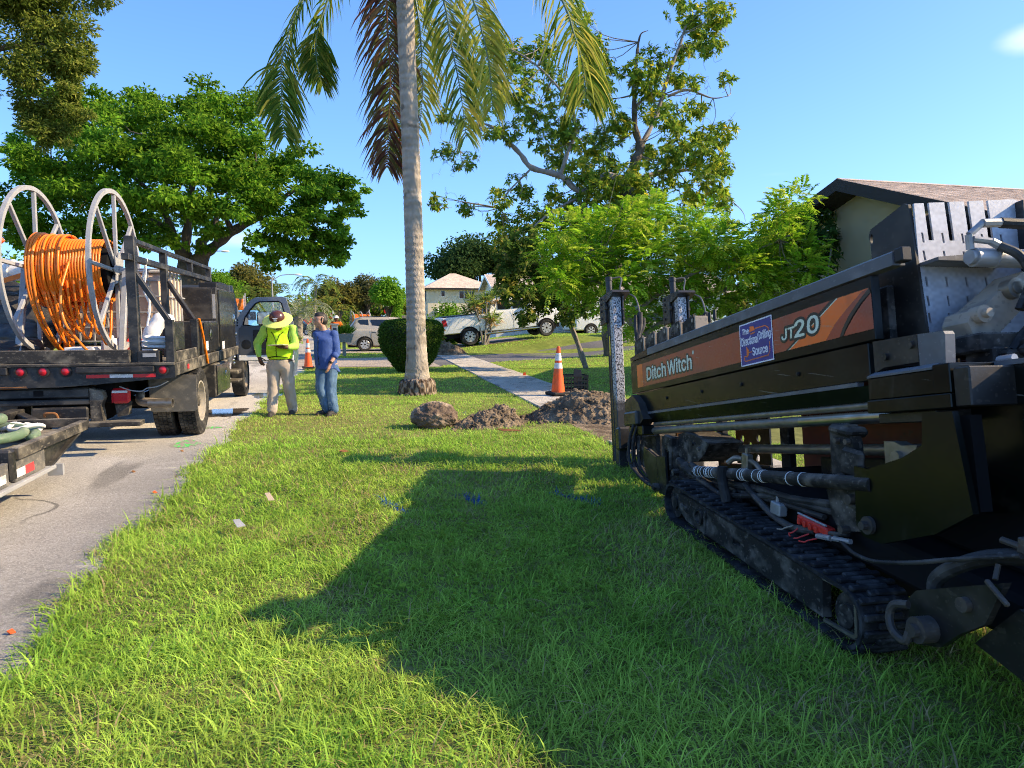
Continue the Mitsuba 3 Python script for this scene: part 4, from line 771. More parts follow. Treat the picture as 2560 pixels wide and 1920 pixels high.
tp('serial_plate', MB().bb((-2.32, 8.944, 1.185), (-2.175, 8.949, 1.23)), 'm_galv')
# below the tail
tp('hitch_box', MB().bb((-4.5, 9.02, .70), (-2.93, 9.25, .825), .02).bb((-4.5, 9.0, .625), (-2.93, 9.2, .69), .01).bb((-3.55, 8.98, .44), (-2.95, 9.2, .60), .02), 'm_truck_black')
tp('hitch_slot', MB().bb((-3.52, 9.012, .735), (-3.42, 9.022, .80)), 'm_dark')
tp('hitch_gusset', MB().prism([(-2.93, .82), (-2.80, .78), (-2.78, .70), (-2.82, .60), (-2.80, .42), (-2.93, .40)], (0, 9.0, 0), (1, 0, 0), (0, 0, 1), (0, 1, 0), .14), 'm_truck_dirty')
tp('hitch_sill', MB().bb((-2.95, 8.85, .37), (-2.36, 9.05, .425), .006), 'm_truck_dirty')
tp('hitch_pipe', MB().cyl((-4.5, 8.95, .85), (-3.55, 8.95, .855), .022, 10).tube(spline([(-3.4, 8.96, .50), (-3.38, 8.93, .54), (-3.28, 8.93, .54), (-3.26, 8.96, .48)], 12), .014, 8), 'm_rust')
tp('under_frame', MB().bb((-3.75, 9.2, .62), (-3.55, 17, .92), .01).bb((-2.92, 9.2, .62), (-2.72, 17, .92), .01).bb((-4.3, 9.4, .90), (-2.1, 14.0, 1.02)), 'm_dark')
tp('axle', MB().cyl((-4.2, 10.42, .48), (-2.1, 10.42, .48), .09, 14).ball((-3.25, 10.42, .48), .24, 2).bb((-2.75, 9.8, .5), (-2.6, 11.2, .6), .01), 'm_dark')
tl = tp('tail_lamp', MB().bb((-2.735, 9.10, .615), (-2.535, 9.20, .80), .03), 'm_lamp_red', label='square red tail lamp')
mb = MB(); 
for i in range(9): mb.bb((-2.725 + .0205 * i, 9.094, .625), (-2.715 + .0205 * i, 9.101, .745))
tp('lens_rib', mb, 'm_lamp_red', tl); tp('lens_band', MB().bb((-2.72, 9.093, .745), (-2.55, 9.10, .775), .004), 'm_reflect', tl)
tp('lamp_bracket', MB().prism([(-2.73, .62), (-2.56, .62), (-2.58, .46), (-2.70, .44)], (0, 9.2, 0), (1, 0, 0), (0, 0, 1), (0, 1, 0), .12), 'm_truck_dirty')
tp('exhaust_pipe', MB().tube(spline([(-2.62, 9.9, .64), (-2.50, 9.45, .60), (-2.35, 9.30, .60), (-2.12, 9.22, .595)], 14), .055, 14, False), 'm_tan')
tp('exhaust_tip', MB().lathe([(.056, -.28), (.060, 0), (.050, 0), (.048, -.27)], (-2.075, 9.21, .595), (1, -.05, 0), 18, True), 'm_steel_dull')
tp('lamp_wire', MB().tube(spline([(-2.62, 9.05, .83), (-2.5, 9.05, .78), (-2.38, 9.05, .765), (-2.32, 9.05, .80), (-2.2, 9.05, .82), (-2.08, 9.05, .88)], 24), .007, 6), 'm_galv')
tp('mudflap', MB().hull([(x, y, z) for y in (9.70, 9.715) for x, z in ((-2.47, .92), (-2.45, .44), (-2.42, .42), (-1.92, .42), (-1.89, .45), (-1.89, .90))]), 'm_mudflap', label='dusty grey mudflap behind the right wheels')
tp('mudflap', MB().hull([(x, y, z) for y in (9.70, 9.715) for x, z in ((-4.5, .92), (-4.5, .42), (-3.98, .42), (-3.95, .92))]), 'm_mudflap')
def wheel(parent, put_, c, r, w, side, rim_mat, tread=True, dish=0.06, n=40, spokes=None):
    """tyre with tread, rim and hub; side +1: the face looks towards +x"""
    c = np.array(c, float); h = w / 2
    mb = MB(); prof = [(r * .60, -h * .80), (r * .74, -h * .98), (r * .90, -h), (r * .975, -h * .84), (r * .985, -h * .55), (r * .985, h * .55), (r * .975, h * .84), (r * .90, h), (r * .74, h * .98), (r * .60, h * .80)]
    t = put_('tyre', mb.lathe(prof, c, (1, 0, 0), n).get(), 'm_tyre', parent)
    if tread:
        mb = MB(); k = 44
        for i in range(k):
            a = 2 * PI * i / k; u = np.array([0, math.cos(a), math.sin(a)]); tg = np.array([0, -math.sin(a), math.cos(a)])
            for j in (-.66, -.22, .22, .66):
                off = (.25 if abs(j) > .5 else -.25) * 2 * PI * r / k
                Rm = np.stack([[1, 0, 0], tg, u], 1); mb.box(c + u * (r * .985) + tg * off + np.array([j * h, 0, 0]), (w * .185, 2 * PI * r / k * .78, r * .03), 0, Rm)
        put_('tread', mb.get(), 'm_tyre', parent)
    s = side
    rim = MB().lathe([(r * .615, s * h * .70), (r * .60, s * h * .86), (r * .575, s * h * .84), (r * .55, s * (h * .5 - dish)), (r * .30, s * (h * .5 - dish)), (r * .24, s * (h * .5 - dish + .03)), (0, s * (h * .5 - dish + .03))], c, (1, 0, 0), 32)
    rk = put_('rim', rim.get(), rim_mat, parent)
    if spokes:
        mb = MB()
        for i in range(spokes):
            a = 2 * PI * i / spokes + .3; u = np.array([0, math.cos(a), math.sin(a)]); tg = np.array([0, -math.sin(a), math.cos(a)])
            q = [c + u * r * .16 + tg * r * .08, c + u * r * .16 - tg * r * .08, c + u * r * .58 - tg * r * .15, c + u * r * .58 + tg * r * .15]
            mb.hull([p + np.array([s * d, 0, 0]) for p in q for d in (h * .55, h * .82)])
        mb.cyl(c + np.array([s * h * .5, 0, 0]), c + np.array([s * h * .86, 0, 0]), r * .16, 16)
        put_('wheel_spokes', mb.get(), 'm_alloy', parent)
        put_('rim_hole', MB().cyl(c + np.array([s * h * .40, 0, 0]), c + np.array([s * h * .5, 0, 0]), r * .57, 24), 'm_dark', parent)
    else:
        mb = MB()
        for i in range(8):
            a = 2 * PI * i / 8; u = np.array([0, math.cos(a), math.sin(a)]); x0 = s * (h * .5 - dish)
            mb.cyl(c + u * r * .37 + np.array([x0, 0, 0]), c + u * r * .37 + np.array([x0 + s * .02, 0, 0]), .016, 6)
        put_('lug_nut', mb.get(), 'm_steel_dull', parent)
    return t
W1 = tp('rear_wheel', MB().cyl((-2.30, 10.42, .48), (-2.0, 10.42, .48), .08, 12), 'm_truck_dirty', label='dusty dual rear wheels')
wheel(W1, tp, (-2.075, 10.42, .475), .475, .25, 1, 'm_rim_cream', True, .10)
wheel(W1, tp, (-2.385, 10.42, .475), .475, .25, -1, 'm_white_matte', True, .02)
W2 = tp('rear_wheel', MB().cyl((-4.5, 10.42, .48), (-4.2, 10.42, .48), .08, 12), 'm_truck_dirty')
wheel(W2, tp, (-4.40, 10.42, .475), .475, .25, -1, 'm_white_matte', True)
wheel(W2, tp, (-4.09, 10.42, .475), .475, .25, 1, 'm_white_matte', True)
W3 = tp('front_wheel', MB().cyl((-2.3, 15.25, .47), (-2.0, 15.25, .47), .08, 12), 'm_truck_dirty')
wheel(W3, tp, (-2.10, 15.25, .455), .455, .25, 1, 'm_tan', False, .0)
wheel(tp('front_wheel', MB().cyl((-4.4, 15.25, .47), (-4.2, 15.25, .47), .08, 12), 'm_truck_dirty'), tp, (-4.3, 15.25, .455), .455, .25, -1, 'm_tan', False)
# boxes
ub = tp('under_box', MB().bb((-2.75, 11.48, .40), (-1.955, 12.85, .92), .012), 'm_truck_dirty')
tp('box_door', MB().bb((-1.957, 11.56, .43), (-1.935, 12.80, .90), .006), 'm_box_gloss', ub); tp('latch', MB().lathe([(.0, .012), (.05, .012), (.065, .004), (.07, 0)], (-1.935, 12.38, .70), (1, 0, 0), 16), 'm_chrome', ub)
lb = tp('tool_box', MB().bb((-2.7, 10.92, 1.11), (-2.01, 12.17, 1.60), .012), 'm_truck_black')
tp('box_door', MB().bb((-2.011, 10.98, 1.14), (-1.99, 12.12, 1.575), .006), 'm_box_gloss', lb); tp('latch', MB().hull([(-1.985, 11.45 + .11 * math.cos(a), 1.40 + .11 * math.sin(a)) for a in np.linspace(0, 2 * PI, 5)[:-1]] + [(-1.97, 11.45 + .06 * math.cos(a), 1.40 + .06 * math.sin(a)) for a in np.linspace(0, 2 * PI, 5)[:-1]]), 'm_chrome', lb)
tb = tp('tall_cabinet', MB().bb((-2.95, 12.20, 1.11), (-2.012, 14.05, 2.15), .012), 'm_truck_black', label='tall black cabinet with a polished side door')
tp('cabinet_rear', MB().bb((-2.93, 12.18, 1.62), (-2.08, 12.203, 2.13), .004), 'm_truck_black', tb)
tp('box_door', MB().bb((-2.013, 12.34, 1.06), (-1.99, 14.02, 2.12), .006), 'm_box_gloss', tb, label='polished dark door mirroring the lawn')
tp('pale_edge', MB().bb((-2.075, 12.19, 1.64), (-2.03, 12.20, 2.04)), 'm_galv', tb)
tp('sticker', MB().bb((-1.9895, 12.47, 1.12), (-1.9885, 12.70, 1.25)), 'm_sticker_white', tb); tp('sticker', MB().bb((-1.9895, 11.05, 1.16), (-1.9885, 11.22, 1.30)), 'm_sticker_white', lb)
tp('latch', MB().lathe([(.0, .02), (.06, .02), (.10, .006), (.11, 0)], (-1.99, 13.86, 1.62), (1, 0, 0), 18), 'm_chrome', tb)
tp('lid_box', MB().bb((-2.35, 12.6, 2.152), (-2.06, 13.95, 2.25), .015).bb((-2.33, 13.1, 2.252), (-2.1, 13.9, 2.285), .01), 'm_black_plastic')
# pipe rack
RX = -2.42
tp('rack_post', MB().bb((RX - .055, 9.0, 1.105), (RX + .055, 9.11, 2.62), .008).bb((RX - .045, 10.55, 1.105), (RX + .045, 10.65, 2.55), .006).bb((RX - .04, 12.3, 2.40), (RX + .04, 12.39, 2.55), .006).bb((RX - .04, 13.92, 2.31), (RX + .04, 14.02, 2.60), .006), 'm_truck_black')
tp('rack_rail', MB().bb((RX - .04, 9.112, 2.545), (RX + .04, 14.05, 2.60), .006).bb((RX - .04, 8.82, 2.325), (RX + .04, 8.998, 2.40), .006).bb((RX - .04, 9.112, 2.325), (RX + .04, 14.05, 2.40), .006), 'm_truck_black')
tp('rack_brace', MB().bar((RX + .04, 9.05, 2.18), (DK - .06, 9.0, 1.62), .06, .06, .006).bar((RX + .04, 10.6, 2.16), (DK - .06, 10.45, 1.62), .06, .06, .006), 'm_truck_black')
tp('stake_post', MB().bb((DK - .10, 8.96, 1.108), (DK - .005, 9.06, 1.63), .006).bb((DK - .10, 10.38, 1.108), (DK - .005, 10.48, 1.63), .006), 'm_truck_black')
tp('side_plate', MB().bb((DK - .06, 9.08, 1.25), (DK - .045, 9.75, 1.60), .003), 'm_truck_black')
tp('side_board', MB().bb((DK - .05, 9.08, 1.108), (DK - .015, 10.36, 1.24), .006), 'm_truck_dirty', label='weathered board between the stake posts')
ST = single('tie_strap', 'orange ratchet strap hanging over the truck deck edge', 'strap', MB().tube(spline([(DK - .0, 10.50, 1.64), (DK + .012, 10.62, 1.45), (DK + .015, 10.78, 1.2), (DK + .02, 10.9, .98)], 12), .018, 6), 'm_orange_hose')
# cab and open door
tp('cab', MB().prism([(14.35, .75), (14.35, 2.28), (15.3, 2.32), (16.05, 1.78), (17.6, 1.62), (17.7, .70)], (-4.25, 0, 0), (0, 1, 0), (0, 0, 1), (1, 0, 0), 2.05), 'm_grey_trim')
tp('cab_step', MB().bb((-2.2, 14.1, .55), (-1.98, 14.6, .63), .02).bb((-2.22, 14.2, .38), (-2.0, 15.0, .42), .01), 'm_truck_dirty')
mb = MB(); rr_ = np.random.default_rng(5)
for i in range(16): mb.ball((-2.09 + rr_.normal(0, .02), 14.45, .75 + i * .065), .032, 1)
tp('hinge_hardware', mb, 'm_chrome')
_do = [(-2.10, .76), (-2.14, 1.20), (-2.12, 1.56), (-2.02, 1.74), (-1.90, 1.90), (-1.80, 2.02), (-1.70, 2.07), (-1.20, 2.085), (-1.12, 2.06), (-1.02, 1.70), (-.98, 1.52), (-.98, .82), (-1.02, .74)]
_wi = [(-1.97, 1.50), (-1.93, 1.65), (-1.83, 1.80), (-1.72, 1.935), (-1.64, 1.975), (-1.26, 1.985), (-1.21, 1.95), (-1.10, 1.55), (-1.12, 1.50), (-1.5, 1.50), (-1.75, 1.475)]
DO = tp('door', MB().prism(_do, (0, 14.95, 0), (1, 0, 0), (0, 0, 1), (0, 1, 0), .09, [_wi]), 'm_grey_door', label='open grey cab door seen from inside')
tp('window', MB().prism(_wi, (0, 14.99, 0), (1, 0, 0), (0, 0, 1), (0, 1, 0), .005), 'm_glass', DO)
tp('window_seal', MB().tube([(x, 14.945, z) for x, z in _wi + _wi[:1]], .014, 6), 'm_dark', DO)
tp('door_trim', MB().prism([(-2.05, .88), (-2.06, 1.40), (-2.0, 1.49), (-1.75, 1.47), (-1.5, 1.49), (-1.03, 1.49), (-1.02, .90)], (0, 14.93, 0), (1, 0, 0), (0, 0, 1), (0, 1, 0), .02), 'm_grey_trim', DO)
tp('door_recess', MB().bb((-1.78, 14.915, 1.02), (-1.30, 14.93, 1.40), .01), 'm_black_plastic', DO); tp('door_pocket', MB().bb((-1.78, 14.89, .92), (-1.05, 14.93, 1.0), .01), 'm_black_plastic', DO)
tp('speaker', MB().lathe([(0, .006), (.09, .005), (.10, 0)], (-1.92, 14.93, 1.10), (0, -1, 0), 20), 'm_black_plastic', DO)
tp('door_handle', MB().bb((-1.60, 14.895, 1.18), (-1.54, 14.92, 1.22), .008), 'm_chrome', DO)
tp('door_sill', MB().bb((-2.08, 14.925, .765), (-1.0, 14.95, .875), .01), 'm_white_matte', DO)
mb = MB()
for z in (1.565, 1.53, 1.495): pass
tp('hinge_hole', MB().cyl((-2.075, 14.955, 1.60), (-2.075, 14.943, 1.60), .016, 10).cyl((-2.08, 14.955, 1.545), (-2.08, 14.943, 1.545), .016, 10).cyl((-2.085, 14.955, 1.49), (-2.085, 14.943, 1.49), .016, 10), 'm_dark', DO)
tp('mirror', MB().bb((-1.72, 15.12, 1.50), (-1.46, 15.2, 1.78), .03), 'm_black_plastic', DO); tp('mirror_glass', MB().bb((-1.70, 15.115, 1.52), (-1.48, 15.122, 1.76), .002), 'm_chrome', DO)
# reel
RE = thing('pipe_reel', 'tall grey steel reel with two spoked rings standing on the truck deck', 'cable reel')
HUB = np.array([0, 10.17, 2.27]); RR = 1.035
for xi, x in enumerate((-2.90, -3.83)):
    ring = tp('ring', MB().lathe([(RR - .028, -.024), (RR + .028, -.024), (RR + .028, .024), (RR - .028, .024)], (x, HUB[1], HUB[2]), (1, 0, 0), 72, True), 'm_galv', RE, 40)
    for i in range(8):
        a = 2 * PI * i / 8 + .05; u = np.array([0, math.sin(a), math.cos(a)])
        tp('spoke', MB().bar(np.array([x, 0, 0]) + HUB * [0, 1, 1] + u * .10, np.array([x, 0, 0]) + HUB * [0, 1, 1] + u * (RR - .036), .045, .045, .004), 'm_galv', RE)
    a8 = np.linspace(0, 2 * PI, 17)[:-1] + .05
    tp('hub_plate', MB().prism([((.26 if i % 2 == 0 else .17) * math.sin(a), (.26 if i % 2 == 0 else .17) * math.cos(a)) for i, a in enumerate(a8)], (x + (.03 if xi == 0 else -.04), HUB[1], HUB[2]), (0, 1, 0), (0, 0, 1), (1, 0, 0), .012, [[(.05 * math.cos(t), .05 * math.sin(t)) for t in np.linspace(0, 2 * PI, 14)[:-1]]]), 'm_galv', RE)
tp('drum', MB().cyl((-3.80, HUB[1], HUB[2]), (-2.93, HUB[1], HUB[2]), .30, 28), 'm_dark', RE)
for x in (-2.78, -3.95): tp('reel_stand', MB().bar((x, 10.75, 1.1), (x, 10.22, 2.25), .07, .07, .006).bar((x, 9.75, 1.1), (x, 10.12, 2.25), .07, .07, .006), 'm_galv', RE)
tp('axle', MB().cyl((-4.0, HUB[1], HUB[2]), (-2.74, HUB[1], HUB[2]), .045, 14), 'm_galv', RE)
CO = thing('orange_conduit', 'bright orange plastic conduit wound on the reel with loops sagging to the deck', 'conduit')
t = np.linspace(0, 25 * 2 * PI, 25 * 40); xx = np.interp(t, [0, t[-1]], [-2.965, -3.79]); rad = .395 + .03 / (1 + np.exp((xx + 3.5) * 40))
tp('winding', MB().tube(np.c_[xx, HUB[1] + rad * np.sin(t), HUB[2] + rad * np.cos(t)], .0172, 8), 'm_orange_hose', CO, True)
t = np.linspace(0, 11 * 2 * PI, 11 * 40); xx = np.interp(t, [0, t[-1]], [-3.40, -3.78]); rad = .455 + .012 * np.sin(t * .37)
tp('winding', MB().tube(np.c_[xx, HUB[1] + rad * np.sin(t), HUB[2] - .01 + rad * np.cos(t)], .0172, 8), 'm_orange_hose', CO, True)
_lr = np.random.default_rng(14)
for i in range(14):
    x0 = -3.78 + .035 * i if i < 7 else -3.52 + .075 * (i - 7); zb = [1.22, 1.30, 1.20, 1.42, 1.26, 1.36, 1.52, 1.28, 1.62, 1.48, 1.38, 1.58, 1.44, 1.30][i]
    t = np.linspace(0, 2 * PI, 70); r0 = .365 if i > 2 else .468; lo = np.cos(t) < 0
    ry = r0 * (1 - .10 * np.clip(-np.cos(t), 0, 1) * (HUB[2] - zb > .75)); sw = (.10 if i < 7 else .02) * _lr.uniform(.4, 1.6)
    P = np.c_[x0 + sw * np.clip(-np.cos(t), 0, 1) ** 2 * 1.6, HUB[1] + ry * np.sin(t) - .10 * np.clip(-np.cos(t), 0, 1), HUB[2] + np.where(lo, (HUB[2] - zb), r0) * np.cos(t)]
    tp('loop', MB().tube(P, .0168, 8, False), 'm_orange_hose', CO, True)
for p in ([(-3.32, 9.75, 2.35), (-3.36, 9.55, 1.95), (-3.30, 9.45, 1.6), (-3.10, 9.35, 1.33), (-2.98, 9.25, 1.22), (-2.92, 9.1, 1.14)],):
    tp('hanging_end', MB().tube(spline(p, 30), .0172, 8), 'm_orange_hose', CO, True)
# tote tank
TT = thing('tote_tank', 'tan plastic tank in a white cage behind the orange reel', 'water tank')
tp('tank', MB().bb((-3.85, 11.0, 1.30), (-2.52, 12.1, 2.30), .08), 'm_tote', TT)
tp('tank_top', MB().bb((-3.83, 11.02, 2.305), (-2.54, 12.1, 2.36), .02), 'm_white_matte', TT)
mb = MB()
for x in np.linspace(-3.83, -2.54, 8): mb.bb((x - .012, 10.965, 1.25), (x + .012, 10.99, 2.36), .004)
for z in (1.30, 1.50, 1.72, 1.95, 2.18, 2.34): mb.bb((-3.87, 10.94, z), (-2.50, 10.964, z + .022), .004)
for y in np.linspace(11.1, 12.0, 5): mb.bb((-2.515, y - .012, 1.25), (-2.49, y + .012, 2.36), .004)
for z in (1.5, 1.95, 2.34): mb.bb((-2.488, 10.95, z), (-2.465, 12.1, z + .022), .004)
tp('cage_bar', mb, 'm_galv', TT); tp('pallet', MB().bb((-3.87, 10.95, 1.105), (-2.5, 12.1, 1.25), .01), 'm_truck_dirty', TT)
# loose things on the deck
single('folded_bags', 'white folded bags stacked on the truck deck corner by the rack post', 'bags', smooth_union([[((-2.36, 9.25, 1.30), (.05, .12, .03)), ((-2.14, 9.3, 1.29), (.05, .12, .03))], [((-2.36, 9.25, 1.36), (.05, .12, .03)), ((-2.15, 9.3, 1.36), (.05, .11, .035))], [((-2.34, 9.28, 1.41), (.05, .1, .025)), ((-2.13, 9.3, 1.405), (.06, .1, .02))]], .02, 3, 1, .012, 14), 'm_white_matte', 40)
single('sack', 'white tube shaped sack standing beside the black cabinet', 'sack', smooth_union([((-2.50, 9.9, 1.15), .09, (-2.46, 9.95, 1.45), .10), ((-2.46, 9.95, 1.45), .10, (-2.36, 10.0, 1.62), .10), ((-2.36, 10.0, 1.62), .10, (-2.26, 10.02, 1.62), .08)], .03, 5, 2, .01, 10), 'm_white_matte', True)
single('fuel_can', 'red fuel can on the deck behind the reel ring', 'fuel can', MB().bb((-2.95, 10.5, 1.11), (-2.72, 10.8, 1.36), .04).tube(spline([(-2.92, 10.65, 1.35), (-2.9, 10.65, 1.42), (-2.8, 10.65, 1.42), (-2.77, 10.65, 1.35)], 10), .015, 6).get(), 'm_red')
single('cooler', 'cream plastic jug on the deck under the orange loops', 'jug', MB().bb((-3.24, 10.45, 1.11), (-3.02, 10.7, 1.37), .05).cyl((-3.13, 10.57, 1.37), (-3.13, 10.57, 1.41), .04, 14).get(), 'm_white_matte')
single('white_box', 'white cardboard carton lying between the orange hose ends', 'carton', MB().bb((-3.38, 9.6, 1.105), (-3.05, 9.9, 1.28), .006), 'm_white_matte')
single('rope', 'pale rope tied down from the pipe rack', 'rope', MB().tube(spline([(-2.42, 9.62, 2.40), (-2.40, 9.6, 2.25), (-2.43, 9.6, 2.0), (-2.38, 9.62, 1.8), (-2.42, 9.6, 1.55)], 24), .014, 6).tube(spline([(-2.38, 9.60, 2.40), (-2.45, 9.62, 2.1), (-2.38, 9.6, 1.9), (-2.40, 9.62, 1.7)], 20), .012, 6).get(), 'm_white_matte')
single('tarp', 'crumpled dark tarp heaped at the left of the truck deck', 'tarp', smooth_union([((-4.6, 10.6, 1.3), .25, (-4.0, 10.4, 1.35), .24), ((-4.5, 11.2, 1.6), .42, (-4.0, 11.2, 1.5), .3), ((-4.2, 9.7, 1.2), .16, (-3.9, 10.0, 1.25), .15), ((-4.8, 11.6, 1.9), .3, (-4.4, 11.4, 1.9), .2)], .05, 6, 2, .05, 6), 'm_truck_black', True)
single('white_pipe', 'fat white pipe lying across the left of the truck', 'pipe', MB().cyl((-5.2, 11.1, 2.36), (-4.0, 11.0, 2.28), .14, 20).cyl((-4.62, 11.05, 2.32), (-4.45, 11.03, 2.31), .16, 20).get(), 'm_white_matte')
single('orange_strap', 'orange strap stretched down from the wound conduit to the left', 'strap', MB().bar((-4.55, 10.0, 1.98), (-3.86, 10.1, 2.24), .006, .06), 'm_orange_hose')
single('orange_tip', 'orange red nozzle at the left picture edge by the reel ring', 'nozzle', MB().lathe([(0, .25), (.05, .2), (.07, .05), (.07, -.3)], (-4.16, 9.55, 2.60), (1, 0, -.1), 16), 'm_cone')
# trailer
TL = thing('equipment_trailer', 'scratched black trailer deck hitched behind the truck', 'trailer')
tp('deck_floor', MB().bb((-4.8, 6.3, .49), (-2.62, 7.83, .515)), 'm_truck_dirty', TL)
tp('side_beam', MB().bb((-2.66, 6.28, .50), (-2.58, 7.83, .60), .008), 'm_truck_dirty', TL, label='scratched side beam of the trailer')
tp('front_beam', MB().bb((-4.8, 7.832, .53), (-2.585, 7.88, .62), .006), 'm_truck_dirty', TL)
tp('corner_post', MB().bb((-4.8, 6.18, .335), (-2.60, 6.278, .597), .02), 'm_truck_black', TL)
tp('gusset', MB().prism([(7.72, .495), (6.98, .495), (6.80, .42), (6.80, .29), (6.92, .285)], (-2.68, 0, 0), (0, 1, 0), (0, 0, 1), (1, 0, 0), .03).bar((-2.64, 7.70, .49), (-2.64, 6.92, .29), .07, .02, .004), 'm_truck_black', TL)
tp('lower_rail', MB().bb((-2.665, 3.2, .312), (-2.622, 6.17, .498), .004).bb((-2.665, 6.285, .312), (-2.622, 6.86, .498), .004), 'm_mudflap', TL)
tp('lower_lip', MB().bb((-2.68, 3.2, .272), (-2.585, 7.0, .308), .006), 'm_galv', TL)
for i in range(7):
    y1_ = 6.63 - .17 * i
    if not (y1_ - .165 < 6.29 and y1_ > 6.17): tp('reflective_tape', MB().bb((-2.6215, y1_ - .165, .345), (-2.6195, y1_, .415)), 'm_sign_pink' if i % 2 == 0 else 'm_reflect', TL)
tp('tongue', MB().bb((-3.75, 7.88, .48), (-3.60, 8.98, .60), .01).bar((-4.3, 7.88, .52), (-3.7, 8.85, .52), .1, .1, .01).bar((-3.0, 7.88, .52), (-3.6, 8.85, .52), .1, .1, .01), 'm_truck_black', TL)
tp('reflector', MB().bb((-2.67, 7.02, .20), (-2.54, 7.05, .31), .004), 'm_galv', TL)
wheel(tp('trailer_wheel', MB().cyl((-3.0, 4.2, .38), (-2.86, 4.2, .38), .07, 12), 'm_truck_dirty', TL), tp, (-3.0, 4.2, .38), .38, .22, 1, 'm_white_matte', False)
wheel(tp('trailer_wheel', MB().cyl((-5.0, 4.2, .38), (-4.8, 4.2, .38), .07, 12), 'm_truck_dirty', TL), tp, (-4.9, 4.2, .38), .38, .22, -1, 'm_white_matte', False)
tp('trailer_frame', MB().bb((-4.8, 2.8, .42), (-2.70, 6.17, .50), .01), 'm_truck_black', TL)
mb = MB()
t = np.linspace(0, 2 * PI * 3.2, 150)
single('green_hose', 'coiled fat green suction hose lying on the trailer deck', 'hose', MB().tube(np.c_[-3.16 + (.42 - .035 * t / 2) * np.cos(t) + .03 * np.sin(t * .31), 6.92 + (.46 - .03 * t / 2) * np.sin(t), .565 + .026 * t / 2 + .035 * np.sin(t * .7)], .045, 14).get(), 'm_hose_green', True)
_rr = np.random.default_rng(4); mb = MB()
for i in range(7):
    c = np.array([-2.98 + _rr.normal(0, .07), 7.35 + _rr.normal(0, .10), .54 + .018 * i]); a = _rr.uniform(0, 6, 1)[0]
    tt = np.linspace(a, a + 5.2, 24); mb.tube(np.c_[c[0] + (.09 + .05 * _rr.random()) * np.cos(tt), c[1] + .10 * np.sin(tt), c[2] + .02 * np.sin(tt * 2 + a)], .019, 7)
single('rope_heap', 'heap of pale thick rope on the trailer deck beside the green hose', 'rope', mb.get(), 'm_white_matte', True)
single('steel_offcut', 'rusty steel plate lying on the trailer deck near its front beam', 'plate', MB().hull([(-3.5, 7.55, .52), (-3.0, 7.75, .52), (-2.95, 7.6, .52), (-3.3, 7.35, .52), (-3.5, 7.55, .56), (-3.0, 7.75, .60), (-2.95, 7.6, .58), (-3.3, 7.35, .55)]), 'm_rust')
single('blue_rag', 'blue rag on the trailer deck edge', 'rag', smooth_union([((-3.55, 7.7, .56), .05, (-3.38, 7.72, .60), .045), ((-3.40, 7.7, .60), .05, (-3.32, 7.66, .58), .04)], .02, 3, 1, .02, 18), 'm_paint_blue', True)
# ---------------------------------------------------------------- measured places of limbs and leaf clumps, metres
BIG = [[-13.89,36.3,8.89,1.0,0.55],[-12.56,35.04,9.97,1.24,0.62],[-11.09,35.84,11.3,1.37,0.58],[-11.45,33.81,10.8,0.68,0.31],[-8.98,33.14,10.29,1.37,0.68],[-8.0,35.06,11.16,1.09,0.55],[-6.36,33.59,10.94,1.06,0.49],[-5.51,35.52,11.61,1.32,0.57],[-4.15,33.0,10.5,1.06,0.62],[-3.53,31.68,9.27,0.85,0.6],[-12.95,34.91,7.69,1.24,0.62],[-13.95,36.08,6.62,0.91,0.64],[-10.62,32.33,8.43,1.48,0.74],[-8.69,30.82,8.51,1.27,0.64],[-7.15,30.46,8.75,1.35,0.72],[-5.81,31.19,9.01,1.4,0.74],[-4.54,30.85,8.76,1.24,0.66],[-11.14,32.31,6.96,1.48,0.74],[-8.86,30.21,7.14,1.4,0.7],[-7.06,29.25,7.19,1.45,0.69],[-5.57,28.89,7.34,1.38,0.61],[-4.25,29.6,7.4,1.27,0.64],[-3.13,30.38,7.61,1.15,0.66],[-2.08,31.17,7.83,1.19,0.6],[-0.96,31.93,7.86,1.06,0.62],[-0.12,31.65,7.16,0.88,0.49],[0.58,32.51,7.16,0.51,0.33],[-1.07,29.75,6.47,0.99,0.49],[0.2,31.47,6.11,0.57,0.32],[-2.42,29.05,6.45,1.11,0.56],[-3.67,28.29,6.12,1.07,0.61],[-5.01,28.63,6.12,1.22,0.61],[-6.35,28.94,5.97,1.22,0.61],[-8.14,30.43,5.98,1.35,0.72],[-10.2,31.96,5.81,1.48,0.74],[-12.07,33.43,5.45,1.37,0.68],[-13.52,34.8,5.23,0.88,0.53],[-8.79,31.52,4.99,1.15,0.49],[-7.08,30.07,5.03,0.95,0.48],[-2.29,28.91,5.35,1.11,0.56],[-1.26,29.68,5.32,0.99,0.58],[-0.32,30.46,5.11,0.77,0.48],[-2.72,29.96,4.5,0.74,0.49],[-1.83,30.77,4.43,0.85,0.43],[-0.84,30.51,4.34,0.77,0.43],[-0.0,31.37,4.61,0.44,0.35],[-3.16,31.07,4.09,0.38,0.24],[-11.74,36.98,10.71,1.51,0.75],[-9.66,37.51,10.8,1.94,0.87],[-6.46,36.71,10.8,1.94,0.87],[-7.82,36.89,9.26,2.91,1.17],[-11.24,37.61,7.9,2.91,1.17],[-3.77,34.69,7.71,1.51,0.85],[-6.92,35.31,6.03,1.13,0.57],[-4.45,29.43,5.19,0.79,0.4],[-11.82,34.34,4.88,1.06,0.44]]
